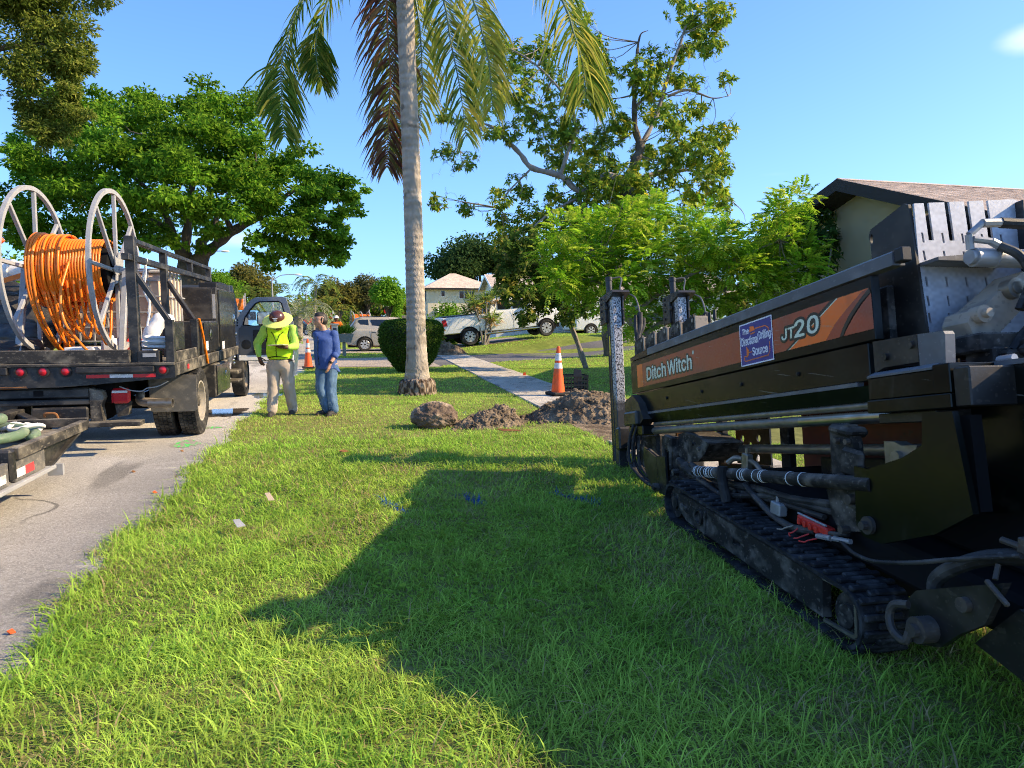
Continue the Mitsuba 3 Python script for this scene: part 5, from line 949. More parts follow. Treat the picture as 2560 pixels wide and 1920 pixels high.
BIG_BR = [[[-6.59,32.68,1.33,0.42],[-6.52,32.82,2.94,0.36],[-6.62,32.95,4.0,0.34],[-6.77,33.06,4.7,0.3]],[[-6.19,32.89,1.32,0.34],[-6.12,32.97,3.31,0.3],[-5.84,32.79,4.35,0.24],[-5.99,32.9,5.05,0.2]],[[-6.62,32.95,3.91,0.24],[-7.06,32.68,5.34,0.18],[-7.41,32.37,6.47,0.12],[-8.25,31.64,7.45,0.07],[-9.02,30.84,7.88,0.04]],[[-6.69,33.01,4.35,0.24],[-6.38,32.55,5.69,0.18],[-6.07,32.1,7.15,0.12],[-5.7,32.16,8.68,0.07],[-5.18,33.24,10.32,0.03]],[[-6.27,32.88,4.09,0.26],[-5.39,32.2,4.65,0.22],[-4.46,31.51,5.28,0.19],[-3.45,31.32,5.87,0.15],[-2.44,31.14,6.64,0.1],[-1.26,30.92,7.32,0.05],[-0.11,31.67,7.34,0.02]],[[-4.46,31.51,5.28,0.13],[-4.68,31.14,6.22,0.1],[-4.1,30.57,7.12,0.07],[-3.27,30.47,8.11,0.04]],[[-3.45,31.32,5.87,0.1],[-2.3,31.01,5.62,0.07],[-1.15,30.68,5.28,0.03]],[[-5.99,32.89,4.88,0.18],[-5.38,33.35,5.82,0.12],[-5.78,34.14,7.53,0.08],[-7.21,35.72,9.4,0.05]],[[-7.06,32.68,5.34,0.12],[-8.22,33.04,6.03,0.08],[-10.06,34.1,6.81,0.05],[-12.26,34.77,8.04,0.03]],[[-7.41,32.37,6.47,0.08],[-6.8,31.31,7.78,0.06],[-7.09,31.52,9.09,0.03]]]
FR = [[[1.46,16.23,10.06],[0.16,16.22,9.8],[-0.69,15.86,8.31],[-1.07,15.63,7.13],[-1.11,15.45,6.26],[-1.07,15.35,5.39]],[[1.46,16.23,10.06],[0.43,16.9,10.09],[-0.28,17.14,8.63],[-0.43,17.11,7.98],[-0.41,17.05,7.47],[-0.31,16.98,7.01]],[[1.44,16.0,9.77],[1.14,15.57,8.95],[1.08,15.28,7.93],[1.12,15.16,6.83],[1.05,15.05,5.65],[1.01,14.98,4.81]],[[1.55,16.2,9.97],[1.75,16.49,9.27],[1.91,16.57,8.44],[1.95,16.46,7.43],[1.94,16.39,6.69],[1.83,16.33,5.85]],[[1.55,16.2,10.06],[2.06,15.71,9.54],[2.32,15.33,8.4],[2.42,15.11,7.5],[2.58,14.97,6.56],[2.69,14.84,5.49]],[[1.55,16.2,10.06],[2.47,15.19,9.5],[2.82,14.67,8.26],[2.96,14.34,7.43],[3.08,14.24,6.69],[3.11,14.15,5.91]],[[1.55,16.2,10.06],[3.65,14.62,9.84],[4.42,13.74,8.1],[4.63,13.38,7.18],[4.77,13.29,6.63],[4.81,13.22,5.99]],[[1.46,16.21,9.88],[1.35,16.69,9.23],[1.38,16.76,7.93],[1.31,16.67,6.9],[1.39,16.56,5.97],[1.45,16.48,5.32]],[[1.47,16.23,10.15],[0.01,17.02,11.22],[-1.71,17.76,11.22],[-2.67,18.1,10.22]],[[1.47,16.23,10.15],[2.43,16.59,11.92],[4.33,16.6,12.65],[5.57,16.73,11.84]],[[1.47,16.23,10.15],[1.15,16.29,11.97],[0.31,16.15,12.55],[-0.67,15.69,11.77]],[[1.47,16.23,10.15],[1.73,17.77,12.71],[2.11,19.41,14.45],[2.6,20.85,14.49]]]
AVB = [[[10.76,26.14,-0.01,0.4],[10.79,26.36,2.2,0.34],[11.02,26.5,4.17,0.32],[11.29,26.57,5.48,0.28],[11.57,26.65,6.96,0.26]],[[11.57,26.65,6.96,0.24],[11.78,26.68,7.78,0.2],[12.09,26.69,8.6,0.19],[11.92,26.81,9.42,0.12],[11.92,26.96,10.89,0.1],[12.01,27.05,12.04,0.07],[12.13,27.12,12.94,0.05]],[[11.57,26.65,6.96,0.2],[10.59,26.41,7.35,0.16],[9.38,26.12,6.61,0.12],[8.55,26.4,7.24,0.12],[7.47,26.69,7.56,0.11],[7.03,26.86,8.11,0.1],[6.42,27.08,8.75,0.07],[5.67,27.32,9.3,0.04],[4.73,27.52,8.98,0.02]],[[8.55,26.4,7.24,0.09],[8.88,26.41,8.19,0.08],[9.2,26.41,8.98,0.06],[9.08,26.55,10.09,0.05],[8.95,26.68,11.04,0.03]],[[10.14,27.04,7.29,0.12],[9.27,26.02,5.35,0.08],[9.22,26.13,6.29,0.06],[8.05,25.85,5.74,0.05],[7.14,25.49,5.06,0.03]],[[11.57,26.63,6.79,0.16],[12.82,27.44,7.66,0.12],[13.82,27.21,7.83,0.09],[14.81,26.96,7.83,0.05],[15.79,26.63,6.98,0.03]],[[12.09,26.69,8.6,0.11],[12.99,27.13,10.06,0.1],[13.52,27.16,11.73,0.08],[14.04,27.17,13.06,0.06],[14.38,27.17,13.9,0.04],[15.37,26.99,14.56,0.02]],[[13.5,27.08,10.89,0.06],[14.32,26.91,11.14,0.05],[15.28,26.63,10.81,0.03],[15.94,26.48,10.89,0.015]],[[11.9,26.9,10.24,0.07],[12.46,26.81,10.73,0.04],[13.1,26.66,10.81,0.03]],[[9.08,26.55,10.09,0.05],[8.03,26.94,11.35,0.04],[6.97,27.29,12.15,0.03],[5.74,27.64,12.62,0.02]],[[9.2,26.04,5.35,0.05],[9.4,25.86,4.08,0.05],[8.92,25.92,3.45,0.03]],[[7.47,26.69,7.56,0.04],[6.53,26.83,6.61,0.03],[6.2,26.85,5.98,0.02]]]
AVC = [[9.74,25.06,5.54,0.99,0.74,16],[11.57,26.99,5.22,0.99,0.66,16],[9.12,26.06,5.35,0.99,0.74,16],[12.62,27.79,7.21,0.99,0.66,14],[11.02,26.61,6.93,0.99,0.74,18],[11.61,24.77,5.56,0.99,0.74,14],[10.65,27.36,4.9,0.99,0.66,14],[6.24,27.69,12.61,0.66,0.49,8],[7.78,29.77,13.12,0.99,0.66,12],[6.08,28.47,11.39,0.82,0.66,10],[6.8,26.63,10.4,0.99,0.74,16],[6.05,29.19,9.99,0.99,0.66,12],[4.49,28.0,9.71,0.66,0.41,7],[4.5,30.33,8.84,0.66,0.49,7],[5.07,28.56,8.14,0.66,0.49,6],[6.5,26.73,8.89,0.82,0.49,10],[8.08,28.88,10.2,0.99,0.74,16],[8.76,27.11,9.76,0.82,0.82,14],[10.94,29.34,13.25,0.82,0.82,16],[10.69,27.69,11.67,0.99,0.82,22],[9.33,26.34,10.35,0.82,0.66,14],[11.14,28.35,10.77,0.66,0.49,8],[9.84,27.37,13.21,0.66,0.99,10],[9.03,26.03,13.35,0.49,0.49,5],[8.56,28.11,8.89,0.99,0.66,14],[9.05,26.45,8.98,0.82,0.66,14],[10.65,28.46,8.93,0.99,0.66,16],[10.92,26.87,9.21,0.82,0.66,12],[11.29,25.41,11.12,0.82,0.66,14],[12.96,27.55,12.46,0.82,0.66,14],[12.1,26.06,10.94,0.82,0.66,14],[13.45,28.11,10.7,0.99,0.66,16],[11.48,26.95,9.75,0.66,0.66,10],[12.68,25.06,9.31,0.99,0.66,16],[14.79,27.07,10.49,0.66,0.49,7],[14.94,25.33,9.07,0.66,0.66,12],[15.53,27.65,9.53,0.66,0.66,12],[13.78,26.47,8.97,0.99,0.66,16],[13.64,24.85,7.95,1.15,0.66,22],[15.65,26.77,8.0,0.82,0.66,18],[13.12,25.85,7.99,0.99,0.66,18],[13.21,28.31,8.7,0.99,0.66,16],[13.17,26.63,7.35,0.99,0.49,12],[14.0,24.81,6.74,0.99,0.66,18],[16.04,26.71,6.67,0.66,0.66,12],[13.79,25.71,6.57,0.82,0.49,10],[10.97,24.91,7.07,0.99,0.66,16],[10.98,27.41,7.89,0.99,0.66,18],[9.48,26.18,7.4,0.99,0.66,18],[9.3,28.73,8.24,0.82,0.49,10],[7.21,27.56,6.93,0.82,0.66,10],[6.06,26.22,6.18,0.49,0.49,6],[6.73,28.4,5.57,0.82,0.66,12],[7.48,26.68,5.69,0.82,0.66,14],[9.14,28.78,6.72,0.82,0.66,12],[9.31,27.13,6.14,0.82,0.66,14],[9.89,25.47,6.52,0.99,0.66,18],[11.4,27.48,6.27,0.82,0.49,12],[11.75,25.85,6.35,0.82,0.49,10],[14.65,28.43,15.09,0.82,0.49,10],[14.87,26.74,14.25,0.99,0.66,16],[14.68,25.15,13.42,0.66,0.66,12],[14.79,27.57,13.77,0.66,0.66,12],[14.64,25.94,12.66,0.82,0.66,14],[14.85,28.37,13.25,0.66,0.49,8],[13.76,26.92,11.67,0.49,0.49,5],[13.79,25.29,10.98,0.49,0.33,4],[16.16,27.22,11.96,0.49,0.33,4],[13.59,26.24,11.27,0.41,0.33,4],[3.77,26.6,6.0,0.41,0.41,4],[5.17,28.7,6.38,0.41,0.41,5],[8.19,26.26,5.03,0.99,0.66,16],[10.06,28.21,4.98,0.99,0.66,18],[7.16,27.36,4.81,0.82,0.66,12],[6.02,26.07,4.64,0.66,0.49,8],[15.9,26.12,5.57,0.49,0.49,5],[7.3,27.29,11.34,0.82,0.66,10],[8.8,29.53,13.29,0.82,0.66,12],[8.64,27.83,11.39,0.82,0.82,12],[5.46,27.08,11.49,0.66,0.66,8]]
DKC = [[4.93,19.77,3.7,0.62,0.49,10],[5.82,20.75,3.56,0.74,0.49,14],[4.9,20.15,3.02,0.49,0.49,12],[6.04,21.06,2.97,0.74,0.49,16],[6.56,20.19,3.29,0.74,0.49,14],[5.04,19.7,2.4,0.56,0.37,12],[6.05,20.64,2.2,0.62,0.37,14],[5.47,19.95,1.7,0.37,0.25,5],[6.79,20.9,2.34,0.74,0.49,14],[7.05,20.11,2.8,0.74,0.49,12],[5.67,19.79,3.95,0.74,0.37,10],[6.92,20.46,1.7,0.49,0.25,6],[7.16,19.66,2.06,0.49,0.37,8]]
FTC = [[4.75,14.64,3.54],[5.94,16.67,4.02],[6.29,15.63,3.8],[6.3,14.71,3.96],[7.59,16.68,4.08],[7.6,15.77,4.25],[6.72,14.97,3.46],[6.72,17.25,3.49],[5.69,16.56,3.3],[6.51,15.4,3.12],[6.77,14.4,3.04],[8.35,16.35,3.65],[8.31,15.44,3.84],[8.13,14.53,3.54],[8.73,16.62,3.17],[8.88,15.65,3.19],[7.29,15.06,2.64],[6.19,14.39,2.49],[6.28,16.66,2.72],[5.38,15.94,2.56],[5.98,14.81,2.06],[7.53,16.7,2.11],[7.74,15.73,2.19],[7.98,14.77,2.54],[8.25,13.86,3.38],[9.23,15.84,2.81],[9.42,14.91,3.33],[8.81,14.07,2.78],[10.67,15.94,3.26],[10.14,15.18,3.67],[10.05,14.25,3.47],[9.5,13.49,3.9],[11.23,15.36,4.02],[10.86,14.44,3.32],[10.34,13.59,2.78],[11.31,15.66,3.14],[10.63,14.84,2.58],[9.7,14.14,2.53],[10.52,16.21,2.54],[9.3,15.55,2.19],[8.25,14.86,2.07],[5.27,14.77,3.04],[6.44,16.84,3.86],[6.47,15.79,2.77],[6.84,14.76,2.71],[8.53,16.68,3.27],[8.68,15.67,2.89],[9.06,14.66,3.11],[8.04,14.01,3.3],[8.45,16.03,1.79],[8.5,15.09,1.88],[6.33,14.68,1.69],[7.73,16.61,1.69],[7.82,15.65,1.59],[4.87,15.61,3.1],[4.67,14.66,2.49],[11.23,15.41,3.53],[10.17,14.68,2.95],[9.17,13.99,2.88],[11.05,15.73,2.21],[5.86,16.11,2.38],[7.22,14.95,3.47],[9.77,13.46,4.25],[7.83,16.24,4.43],[8.49,15.11,4.04]]
FTB = [[[7.3,15.88,0.53,0.1],[7.17,15.86,1.09,0.09],[6.91,15.77,1.59,0.07],[6.52,15.64,2.37,0.05],[6.16,15.81,3.15,0.02]],[[6.91,15.77,1.59,0.06],[7.46,15.38,2.18,0.05],[7.98,14.78,2.63,0.04],[9.0,14.56,3.01,0.03],[10.12,14.33,3.48,0.015]],[[7.17,15.86,1.09,0.06],[7.97,15.52,1.69,0.05],[8.79,15.05,2.18,0.03],[9.94,14.81,2.66,0.02]],[[6.52,15.64,2.37,0.04],[5.96,16.11,2.58,0.03],[5.29,16.29,2.68,0.015]],[[6.91,15.77,1.59,0.04],[7.22,15.79,2.58,0.03],[7.39,15.75,3.56,0.015]]]
PLC = [[10.72,15.05,3.97,0.41,0.46],[11.72,15.63,4.23,0.46,0.41],[11.78,15.07,3.9,0.46,0.46],[12.71,15.61,3.58,0.31,0.36],[11.85,15.28,3.33,0.46,0.41],[11.04,14.99,3.58,0.41,0.41],[12.34,15.42,3.04,0.36,0.31],[11.59,15.06,2.8,0.36,0.31],[12.46,15.81,4.43,0.31,0.21]]
# ---------------------------------------------------------------- trees and plants
def leaf2(c, d, up, L, W, droop=0.12):
    """plain pointed leaves, 4 points and 2 triangles each, bent along the midrib"""
    d = d / (np.linalg.norm(d, axis=1, keepdims=True) + 1e-9); s = np.cross(d, up); s /= np.linalg.norm(s, axis=1, keepdims=True) + 1e-9; u = np.cross(s, d)
    L, W = np.broadcast_to(L, (len(c),))[:, None], np.broadcast_to(W, (len(c),))[:, None]
    V = np.stack([c, c + d * L * .5 - s * W / 2 + u * W * .15, c + d * L - u * L * droop, c + d * L * .5 + s * W / 2 + u * W * .15], 1).reshape(-1, 3)
    o = (np.arange(len(c)) * 4)[:, None]
    return V, np.vstack([o + [0, 1, 2], o + [0, 2, 3]])
def shade_of(pal, n, r, spread=.28):
    p = np.array(pal, float); c = p[r.integers(0, len(p), n)]
    return c * r.uniform(1 - spread, 1 + spread, n)[:, None]
def clump(c, rad, n, r, upw=.5, shell=.55, flat_low=True):
    """points in an ellipsoid, denser towards its skin and top, with outward leaning directions"""
    q = r.normal(size=(n, 3)); q /= np.linalg.norm(q, axis=1, keepdims=True)
    if flat_low: q[:, 2] = np.where(q[:, 2] < 0, q[:, 2] * .55, q[:, 2])
    k = r.random(n) ** (1 - shell) if shell < 1 else np.ones(n)
    k = np.where(r.random(n) < .12, k * r.uniform(1.05, 1.3, n), k)
    p = np.asarray(c) + q * np.asarray(rad) * k[:, None]
    d = q * np.array([1, 1, .5]) + r.normal(0, .6, (n, 3)); d[:, 2] -= .15
    up = q * (1 - upw) + np.array([0, 0, 1.0]) * upw + r.normal(0, .35, (n, 3))
    return p, d, up
class Foliage:
    def __init__(s): s.V, s.F, s.C, s.o = [], [], [], 0
    def add(s, V, F, col, per):
        s.V.append(V); s.F.append(F + s.o); s.C.append(np.repeat(np.clip(col, 0.003, .95), per, 0)); s.o += len(V)
    def put(s, name, parent, mat='m_leaf', **kw): return obj(name, (np.vstack(s.V), np.vstack(s.F)), mat, parent, False, color=np.vstack(s.C), **kw)
def limbs(name, lines, parent, mat, n=14, sides=8, wob=0.0, seed=0):
    r = np.random.default_rng(seed); mb = MB()
    for l in lines:
        l = np.array(l, float); P = spline(l[:, :3], n * max(1, len(l) - 2)); t = np.linspace(0, len(l) - 1, len(P)); rad = np.interp(t, np.arange(len(l)), l[:, 3])
        mb.tube(P, rad * (1 + .12 * np.sin(t * 9 + r.random() * 6)), sides)
    return obj(name, mb.get(), mat, parent, True)
def twigs(lines, centers, per, r, rad=.018):
    """thin twigs from the nearest limb point into each clump"""
    pts = np.vstack([spline(np.array(l)[:, :3], 30) for l in lines]); mb = MB()
    for c in centers:
        c = np.array(c[:3]); p = pts[np.argmin(((pts - c) ** 2).sum(1))]
        for k in range(per):
            e = c + r.normal(0, .25, 3); m = (p + e) / 2 + r.normal(0, .15, 3) - [0, 0, .1]
            mb.tube(spline([p, m, e], 7), np.linspace(rad * 1.6, rad * .4, 7), 4, False)
    return mb.get()

# wide spreading tree behind the truck
t = thing('spreading_tree', 'wide spreading green tree behind the service truck', 'tree')
limbs('trunk', BIG_BR[:2], t, 'm_bark'); limbs('limb', BIG_BR[2:], t, 'm_bark')
r = np.random.default_rng(61); obj('twig', twigs(BIG_BR[2:], BIG, 1, r, .022), 'm_bark', t, True)
F = Foliage(); PB = [(.12, .27, .02), (.17, .33, .025), (.25, .41, .04), (.09, .20, .02)]
for x, y, z, a, b in BIG:
    for k in range(9):
        dx = r.normal(0, .62, 3) * np.array([a * 1.1, 1.2, b * 1.25]); n = int(122 * (a / .9))
        p, d, up = clump(np.array([x, y, z]) + dx, (a * .5 * r.uniform(.6, 1.3), a * .5 * r.uniform(.6, 1.3), b * .50 * r.uniform(.7, 1.3)), n, r, .5, .5)
        V, Fc = leaf2(p, d, up, r.uniform(.15, .26, n), r.uniform(.09, .15, n)); F.add(V, Fc, shade_of(PB, n, r, .4) * r.uniform(.75, 1.25), 4)
F.put('crown', t)

# oak reaching in at the top left
t = thing('oak_tree', 'olive leaved oak reaching in at the top left corner', 'tree')
limbs('trunk', [[(-9.6, 14.5, 0, .42), (-9.5, 14.6, 2.2, .36), (-9.3, 14.9, 4.4, .32), (-8.6, 15.4, 6.2, .2)]], t, 'm_bark')
_ol = [[(-9.3, 14.9, 4.4, .2), (-8.0, 15.6, 6.0, .13), (-6.8, 16.2, 6.9, .07), (-5.6, 16.5, 7.3, .02)], [(-8.6, 15.4, 6.2, .14), (-7.4, 15.8, 7.8, .09), (-6.2, 16.4, 8.8, .04)], [(-9.3, 14.9, 4.4, .14), (-8.3, 15.8, 5.0, .09), (-7.0, 16.3, 5.3, .04)]]
limbs('limb', _ol, t, 'm_bark')
F = Foliage(); r = np.random.default_rng(62); PO = [(.17, .235, .035), (.25, .31, .055), (.34, .37, .085), (.12, .17, .03)]
_oc = [(-6.3, 16.6, 7.7, 1.0), (-5.55, 16.5, 7.9, .75), (-5.2, 16.4, 7.1, .42), (-6.2, 16.5, 6.6, .75), (-5.5, 16.4, 6.75, .48), (-5.25, 16.35, 6.15, .36), (-6.0, 16.4, 5.75, .55), (-5.45, 16.5, 8.8, .7), (-6.6, 16.5, 8.8, 1.1), (-7.4, 16.3, 7.4, 1.1), (-7.3, 16.3, 6.3, .7), (-8.3, 15.8, 6.6, 1.1), (-8.6, 15.5, 8.2, 1.4), (-7.3, 15.9, 9.3, 1.3), (-5.8, 16.5, 5.4, .3)]
for x, y, z, q in _oc:
    for k in range(11):
        n = int(560 * q ** 1.2); p, d, up = clump(np.array([x, y, z]) + r.normal(0, .42, 3) * q, (q * .42, q * .42, q * .32), n, r, .4, .5, False)
        V, Fc = leaf2(p, d, up, r.uniform(.07, .12, n), r.uniform(.03, .05, n)); F.add(V, Fc, shade_of(PO, n, r), 4)
F.put('crown', t)

# broken-topped fruit tree with drooping leaf rosettes
def rosettes(F, cl, r, pal, per, L, W, jit=1.0):
    for c in cl:
        x, y, z, a, b, n = c; n = int(n * per)
        for k in range(n):
            q = r.normal(size=3); q /= np.linalg.norm(q); e = np.array([x, y, z]) + q * np.array([a, (a + b) / 2, b]) * r.random() ** .4 * jit
            m = r.integers(9, 15); az = np.arange(m) * 2.4 + r.uniform(0, 6); ax = unit(q * [.6, .6, .2] + [0, 0, .5] + r.normal(0, .3, 3)); s = unit(np.cross(ax, [.3, .9, .2])); u = np.cross(ax, s)
            out = np.cos(az)[:, None] * s + np.sin(az)[:, None] * u; lift = r.uniform(-.25, .6, m)[:, None]
            d = out + ax * lift - np.array([0, 0, .25]); up = ax + out * .1 + r.normal(0, .15, (m, 3))
            p = e + ax * r.uniform(-.10, .05, (m, 1)); l = L * r.uniform(.65, 1.2, m)
            V, Fc = leaf_quads(p, d, up, l, l * W, .10, .22); F.add(V, Fc, shade_of(pal, m, r) * (1.0 if r.random() > .12 else np.array([1.7, 1.25, 1.0])), 5)
t = thing('fruit_tree', 'tall ragged fruit tree with drooping leaf rosettes and a bare broken top', 'tree')
limbs('trunk', AVB[:2], t, 'm_bark', 16, 10); limbs('limb', AVB[2:], t, 'm_bark_pale', 12, 7)
r = np.random.default_rng(63); obj('twig', twigs(AVB[1:], AVC, 2, r, .016), 'm_bark_pale', t, True)
_bt = AVB[1][-1]; obj('snag', MB().tube(spline([_bt[:3], (_bt[0] + .12, _bt[1], _bt[2] + .35), (_bt[0] + .42, _bt[1], _bt[2] + .5)], 8), np.linspace(.05, .012, 8), 6).get(), 'm_bark', t, True, 'bare snapped branch tip')
mb = MB()
for c in AVC:
    for k in range(2):
        p = np.array(c[:3]) + r.normal(0, .3, 3); q = [p]
        for j in range(5): q.append(q[-1] + r.normal(0, .13, 3) + np.array([.05, 0, -.10]))
        mb.tube(spline(q, 12), .006, 4, False)
obj('vine', mb.get(), 'm_bark_pale', t, True)
F = Foliage(); PA = [(.14, .25, .03), (.20, .33, .035), (.28, .40, .045), (.10, .17, .03), (.42, .45, .06)]
rosettes(F, AVC, r, PA, 3.0, .245, .40); F.put('crown', t)

# glossy dark bush-like tree in front of the white pickup
t = thing('dark_leaved_tree', 'dark glossy leaved tree overhanging the white pickup', 'tree')
_dl = [[(7.6, 20.6, 0, .10), (7.3, 20.8, 1.0, .08), (6.7, 20.7, 2.2, .06), (6.2, 20.6, 3.2, .03)], [(6.9, 20.7, 1.9, .05), (6.2, 20.9, 2.3, .04), (5.6, 20.9, 2.9, .02)], [(6.2, 20.6, 3.2, .03), (6.0, 20.7, 1.6, .022), (6.0, 20.8, 1.45, .03)]]
limbs('trunk', _dl, t, 'm_bark_pale'); r = np.random.default_rng(64); obj('twig', twigs(_dl, DKC, 2, r, .010), 'm_bark', t, True)
F = Foliage(); rosettes(F, DKC, r, [(.06, .12, .025), (.09, .17, .03), (.14, .22, .04), (.22, .25, .07)], 4.2, .19, .48, 1.15); F.put('crown', t)

# feathery tree
def fronds(F, base, dirs, L, r, pal, pairs=9, ll=.05, lw=.02):
    """pinnate leaves: leaflets in pairs along a drooping stalk"""
    n = len(base); cols = shade_of(pal, n, r, .25)
    for k in range(1, pairs + 1):
        tt = k / pairs; droop = np.array([0, 0, -1.0]) * (L * tt ** 2 * .28)[:, None]; c = base + dirs * (L * tt)[:, None] + droop
        s = np.cross(dirs, [0, 0, 1.0]); s /= np.linalg.norm(s, axis=1, keepdims=True) + 1e-9
        for sg_ in (-1, 1):
            d = s * sg_ + dirs * .55 + r.normal(0, .12, (n, 3)) - np.array([0, 0, .15]); up = np.cross(s, dirs) + r.normal(0, .25, (n, 3))
            w = math.sin(PI * (.15 + .75 * tt)); V, Fc = leaf2(c, d, up, ll * w * r.uniform(.8, 1.2, n) * (L / .35), lw * w * (L / .35)); F.add(V, Fc, cols * r.uniform(.85, 1.15, (n, 1)), 4)
FTB[0] = [[8.35, 15.9, -.05, .11], [8.2, 15.8, .7, .10]] + FTB[0][2:]
t = thing('feathery_tree', 'low bright yellow green tree with feathery leaves behind the drill rig', 'tree')
limbs('trunk', FTB[:1], t, 'm_bark_pale'); limbs('limb', FTB[1:], t, 'm_bark_pale'); r = np.random.default_rng(65); obj('twig', twigs(FTB, FTC, 3, r, .010), 'm_bark_pale', t, True)
F = Foliage(); PF = [(.21, .42, .022), (.30, .50, .03), (.42, .58, .045), (.15, .32, .02), (.52, .62, .08)]
for c in FTC:
    n = 95; q = r.normal(size=(n, 3)); q /= np.linalg.norm(q, axis=1, keepdims=True); b = np.array(c) + q * np.array([.44, .55, .36]) * r.random((n, 1)) ** .5
    d = q * [1, 1, .6] + r.normal(0, .35, (n, 3)) + [0, 0, .12]; d /= np.linalg.norm(d, axis=1, keepdims=True)
    fronds(F, b, d, r.uniform(.24, .42, n), r, PF, 8, .11, .052)
F.put('crown', t)

# frangipani by the gable
t = thing('frangipani', 'dark leaved frangipani bush with small white flowers against the olive gable', 'bush')
_pl = [[(11.55, 15.2, .15, .10), (11.5, 15.2, 1.2, .08), (11.3, 15.3, 2.4, .05)], [(11.5, 15.2, 1.2, .06), (11.9, 15.0, 2.2, .04), (12.0, 14.9, 3.4, .02)], [(11.5, 15.2, 1.6, .05), (11.4, 15.5, 2.8, .03), (11.3, 15.6, 3.8, .02)]]
limbs('trunk', _pl, t, 'm_bark_pale'); r = np.random.default_rng(66); F = Foliage()
rosettes(F, [c + [8] for c in PLC], r, [(.045, .10, .025), (.065, .135, .035), (.09, .17, .04)], 2.0, .24, .32, 1.0); F.put('crown', t)
mb = MB()
for k in range(16):
    c = PLC[k % len(PLC)]; p = np.array(c[:3]) + r.normal(0, .25, 3) + [-.2, -.15, -.2]
    mb.ball(p, .03, 1, (1, 1, .5))
obj('flower', mb.get(), 'm_white_matte', t, True, kind='stuff')

# ---- palms
def palm_frond(F, P, r, L0, pal, pairs=70, w=.030, down=.9, rolls=0.0, side=(1, 1), wid=1.0):
    """leaflets along a rachis polyline; they hang more the steeper the rachis runs"""
    Q = spline(P, 80); tg = np.gradient(Q, axis=0); tg /= np.linalg.norm(tg, axis=1, keepdims=True)
    for k in range(pairs):
        s = .12 + .88 * (k + .5) / pairs; i = min(79, int(s * 79)); c, d = Q[i], tg[i]
        lat = np.cross(d, [0, 0, 1.0]); 
        if np.linalg.norm(lat) < .25: lat = lat + np.cross(d, [.25, -.97, 0])
        lat = unit(lat); lat = lat * math.cos(rolls) + np.cross(d, lat) * math.sin(rolls)
        ll = L0 * (math.sin(PI * min(.97, .18 + .72 * s)) ** .7) * r.uniform(.7, 1.15)
        for sg_ in (-1, 1):
            if r.random() > side[0 if sg_ < 0 else 1]: continue
            dd = unit(lat * sg_ * .75 * wid + d * .75 + r.normal(0, .12, 3)); pts = [c]
            for j in range(4):
                pts.append(pts[-1] + dd * ll / 4); dd = unit(dd + np.array([0, 0, -1.0]) * down * .32)
            pts = np.array(pts); nrm = unit(np.cross(lat, d)); wv = unit(np.cross(dd, nrm + r.normal(0, .3, 3)))
            ww = np.array([.5, 1.0, .9, .55]) * w
            V = np.vstack([np.stack([pts[j] - wv * ww[j] / 2, pts[j] + wv * ww[j] / 2]) for j in range(4)] + [pts[4:5]])
            f = []
            for j in range(3): f += [[2 * j, 2 * j + 1, 2 * j + 3], [2 * j, 2 * j + 3, 2 * j + 2]]
            f.append([6, 7, 8]); pc = np.array(pal[r.integers(len(pal))]) * r.uniform(.75, 1.25)
            V += r.normal(0, .004, V.shape); F.V.append(V); F.F.append(np.array(f) + F.o); F.o += 9; F.C.append(np.clip(np.tile(pc, (9, 1)), .003, .9))
    return Q
PT = thing('coconut_palm', 'tall ringed coconut palm trunk in the middle of the verge with hanging fronds', 'palm tree')
zz = np.linspace(.30, 9.6, 420); rad = .20 - .035 * (zz / 9.6) + .085 * np.exp(-(zz - .30) / .45) + .008 * np.abs(np.sin(zz * 26 + .6 * np.sin(zz * 3))) ** .5 + .003 * np.sin(zz * 47)
lean = lambda z: np.c_[1.56 + .02 * np.sin(z * .5) - .016 * z, 14.75 + .0 * z, z]
obj('trunk', MB().tube(lean(zz), rad, 28).get(), 'm_bark_palm', PT, True)
zz = np.linspace(-.05, .34, 10); rb = np.array([.43, .42, .41, .40, .40, .39, .38, .37, .35, .31])
m = MB().tube(lean(zz), rb, 40).get(); v = np.array(m.vertices); n = np.array(m.vertex_normals); m.vertices = v + n * ((meshkit.noise(v * [16, 16, 4], 3) - .5) * .07)[:, None]
obj('root_collar', m, 'm_root_palm', PT, True, 'fibrous brown root collar')
r = np.random.default_rng(71); GRN = [(.08, .16, .025), (.13, .21, .03), (.19, .25, .035), (.32, .32, .06)]; YEL = [(.52, .48, .08), (.42, .44, .07), (.60, .52, .12), (.30, .36, .05)]; BRN = [(.17, .065, .04), (.22, .11, .06), (.12, .055, .04), (.28, .19, .09), (.16, .14, .04)]
_sp = [(GRN, 0, 1.05, (1, 1), 1.0), (GRN, .2, .85, (1, 1), .9), (BRN, .1, 1.1, (1, .85), 1.1), (YEL, .4, .85, (.5, 1), 1.0), (GRN + YEL, .5, 1.05, (1, .5), 1.2), (YEL, .5, .95, (1, .4), 1.2), (YEL + GRN, .15, 1.45, (1, .5), 1.2), (YEL + GRN, .6, .75, (1, .6), .8)] + [(GRN, 0, 1.0, (1, 1), .8)] * 4
for P, (pal, roll, L0, sd, dn) in zip(FR, _sp):
    F = Foliage(); Q = palm_frond(F, P, r, L0 * 1.1, pal, 150, .044, dn, roll, sd)
    k = F.put('frond', PT, label='dead brown red frond' if pal is BRN else None)
    obj('rachis', MB().tube(Q, np.linspace(.035, .006, len(Q)), 6).get(), 'm_rust' if pal is BRN else 'm_hose_green', k, True)
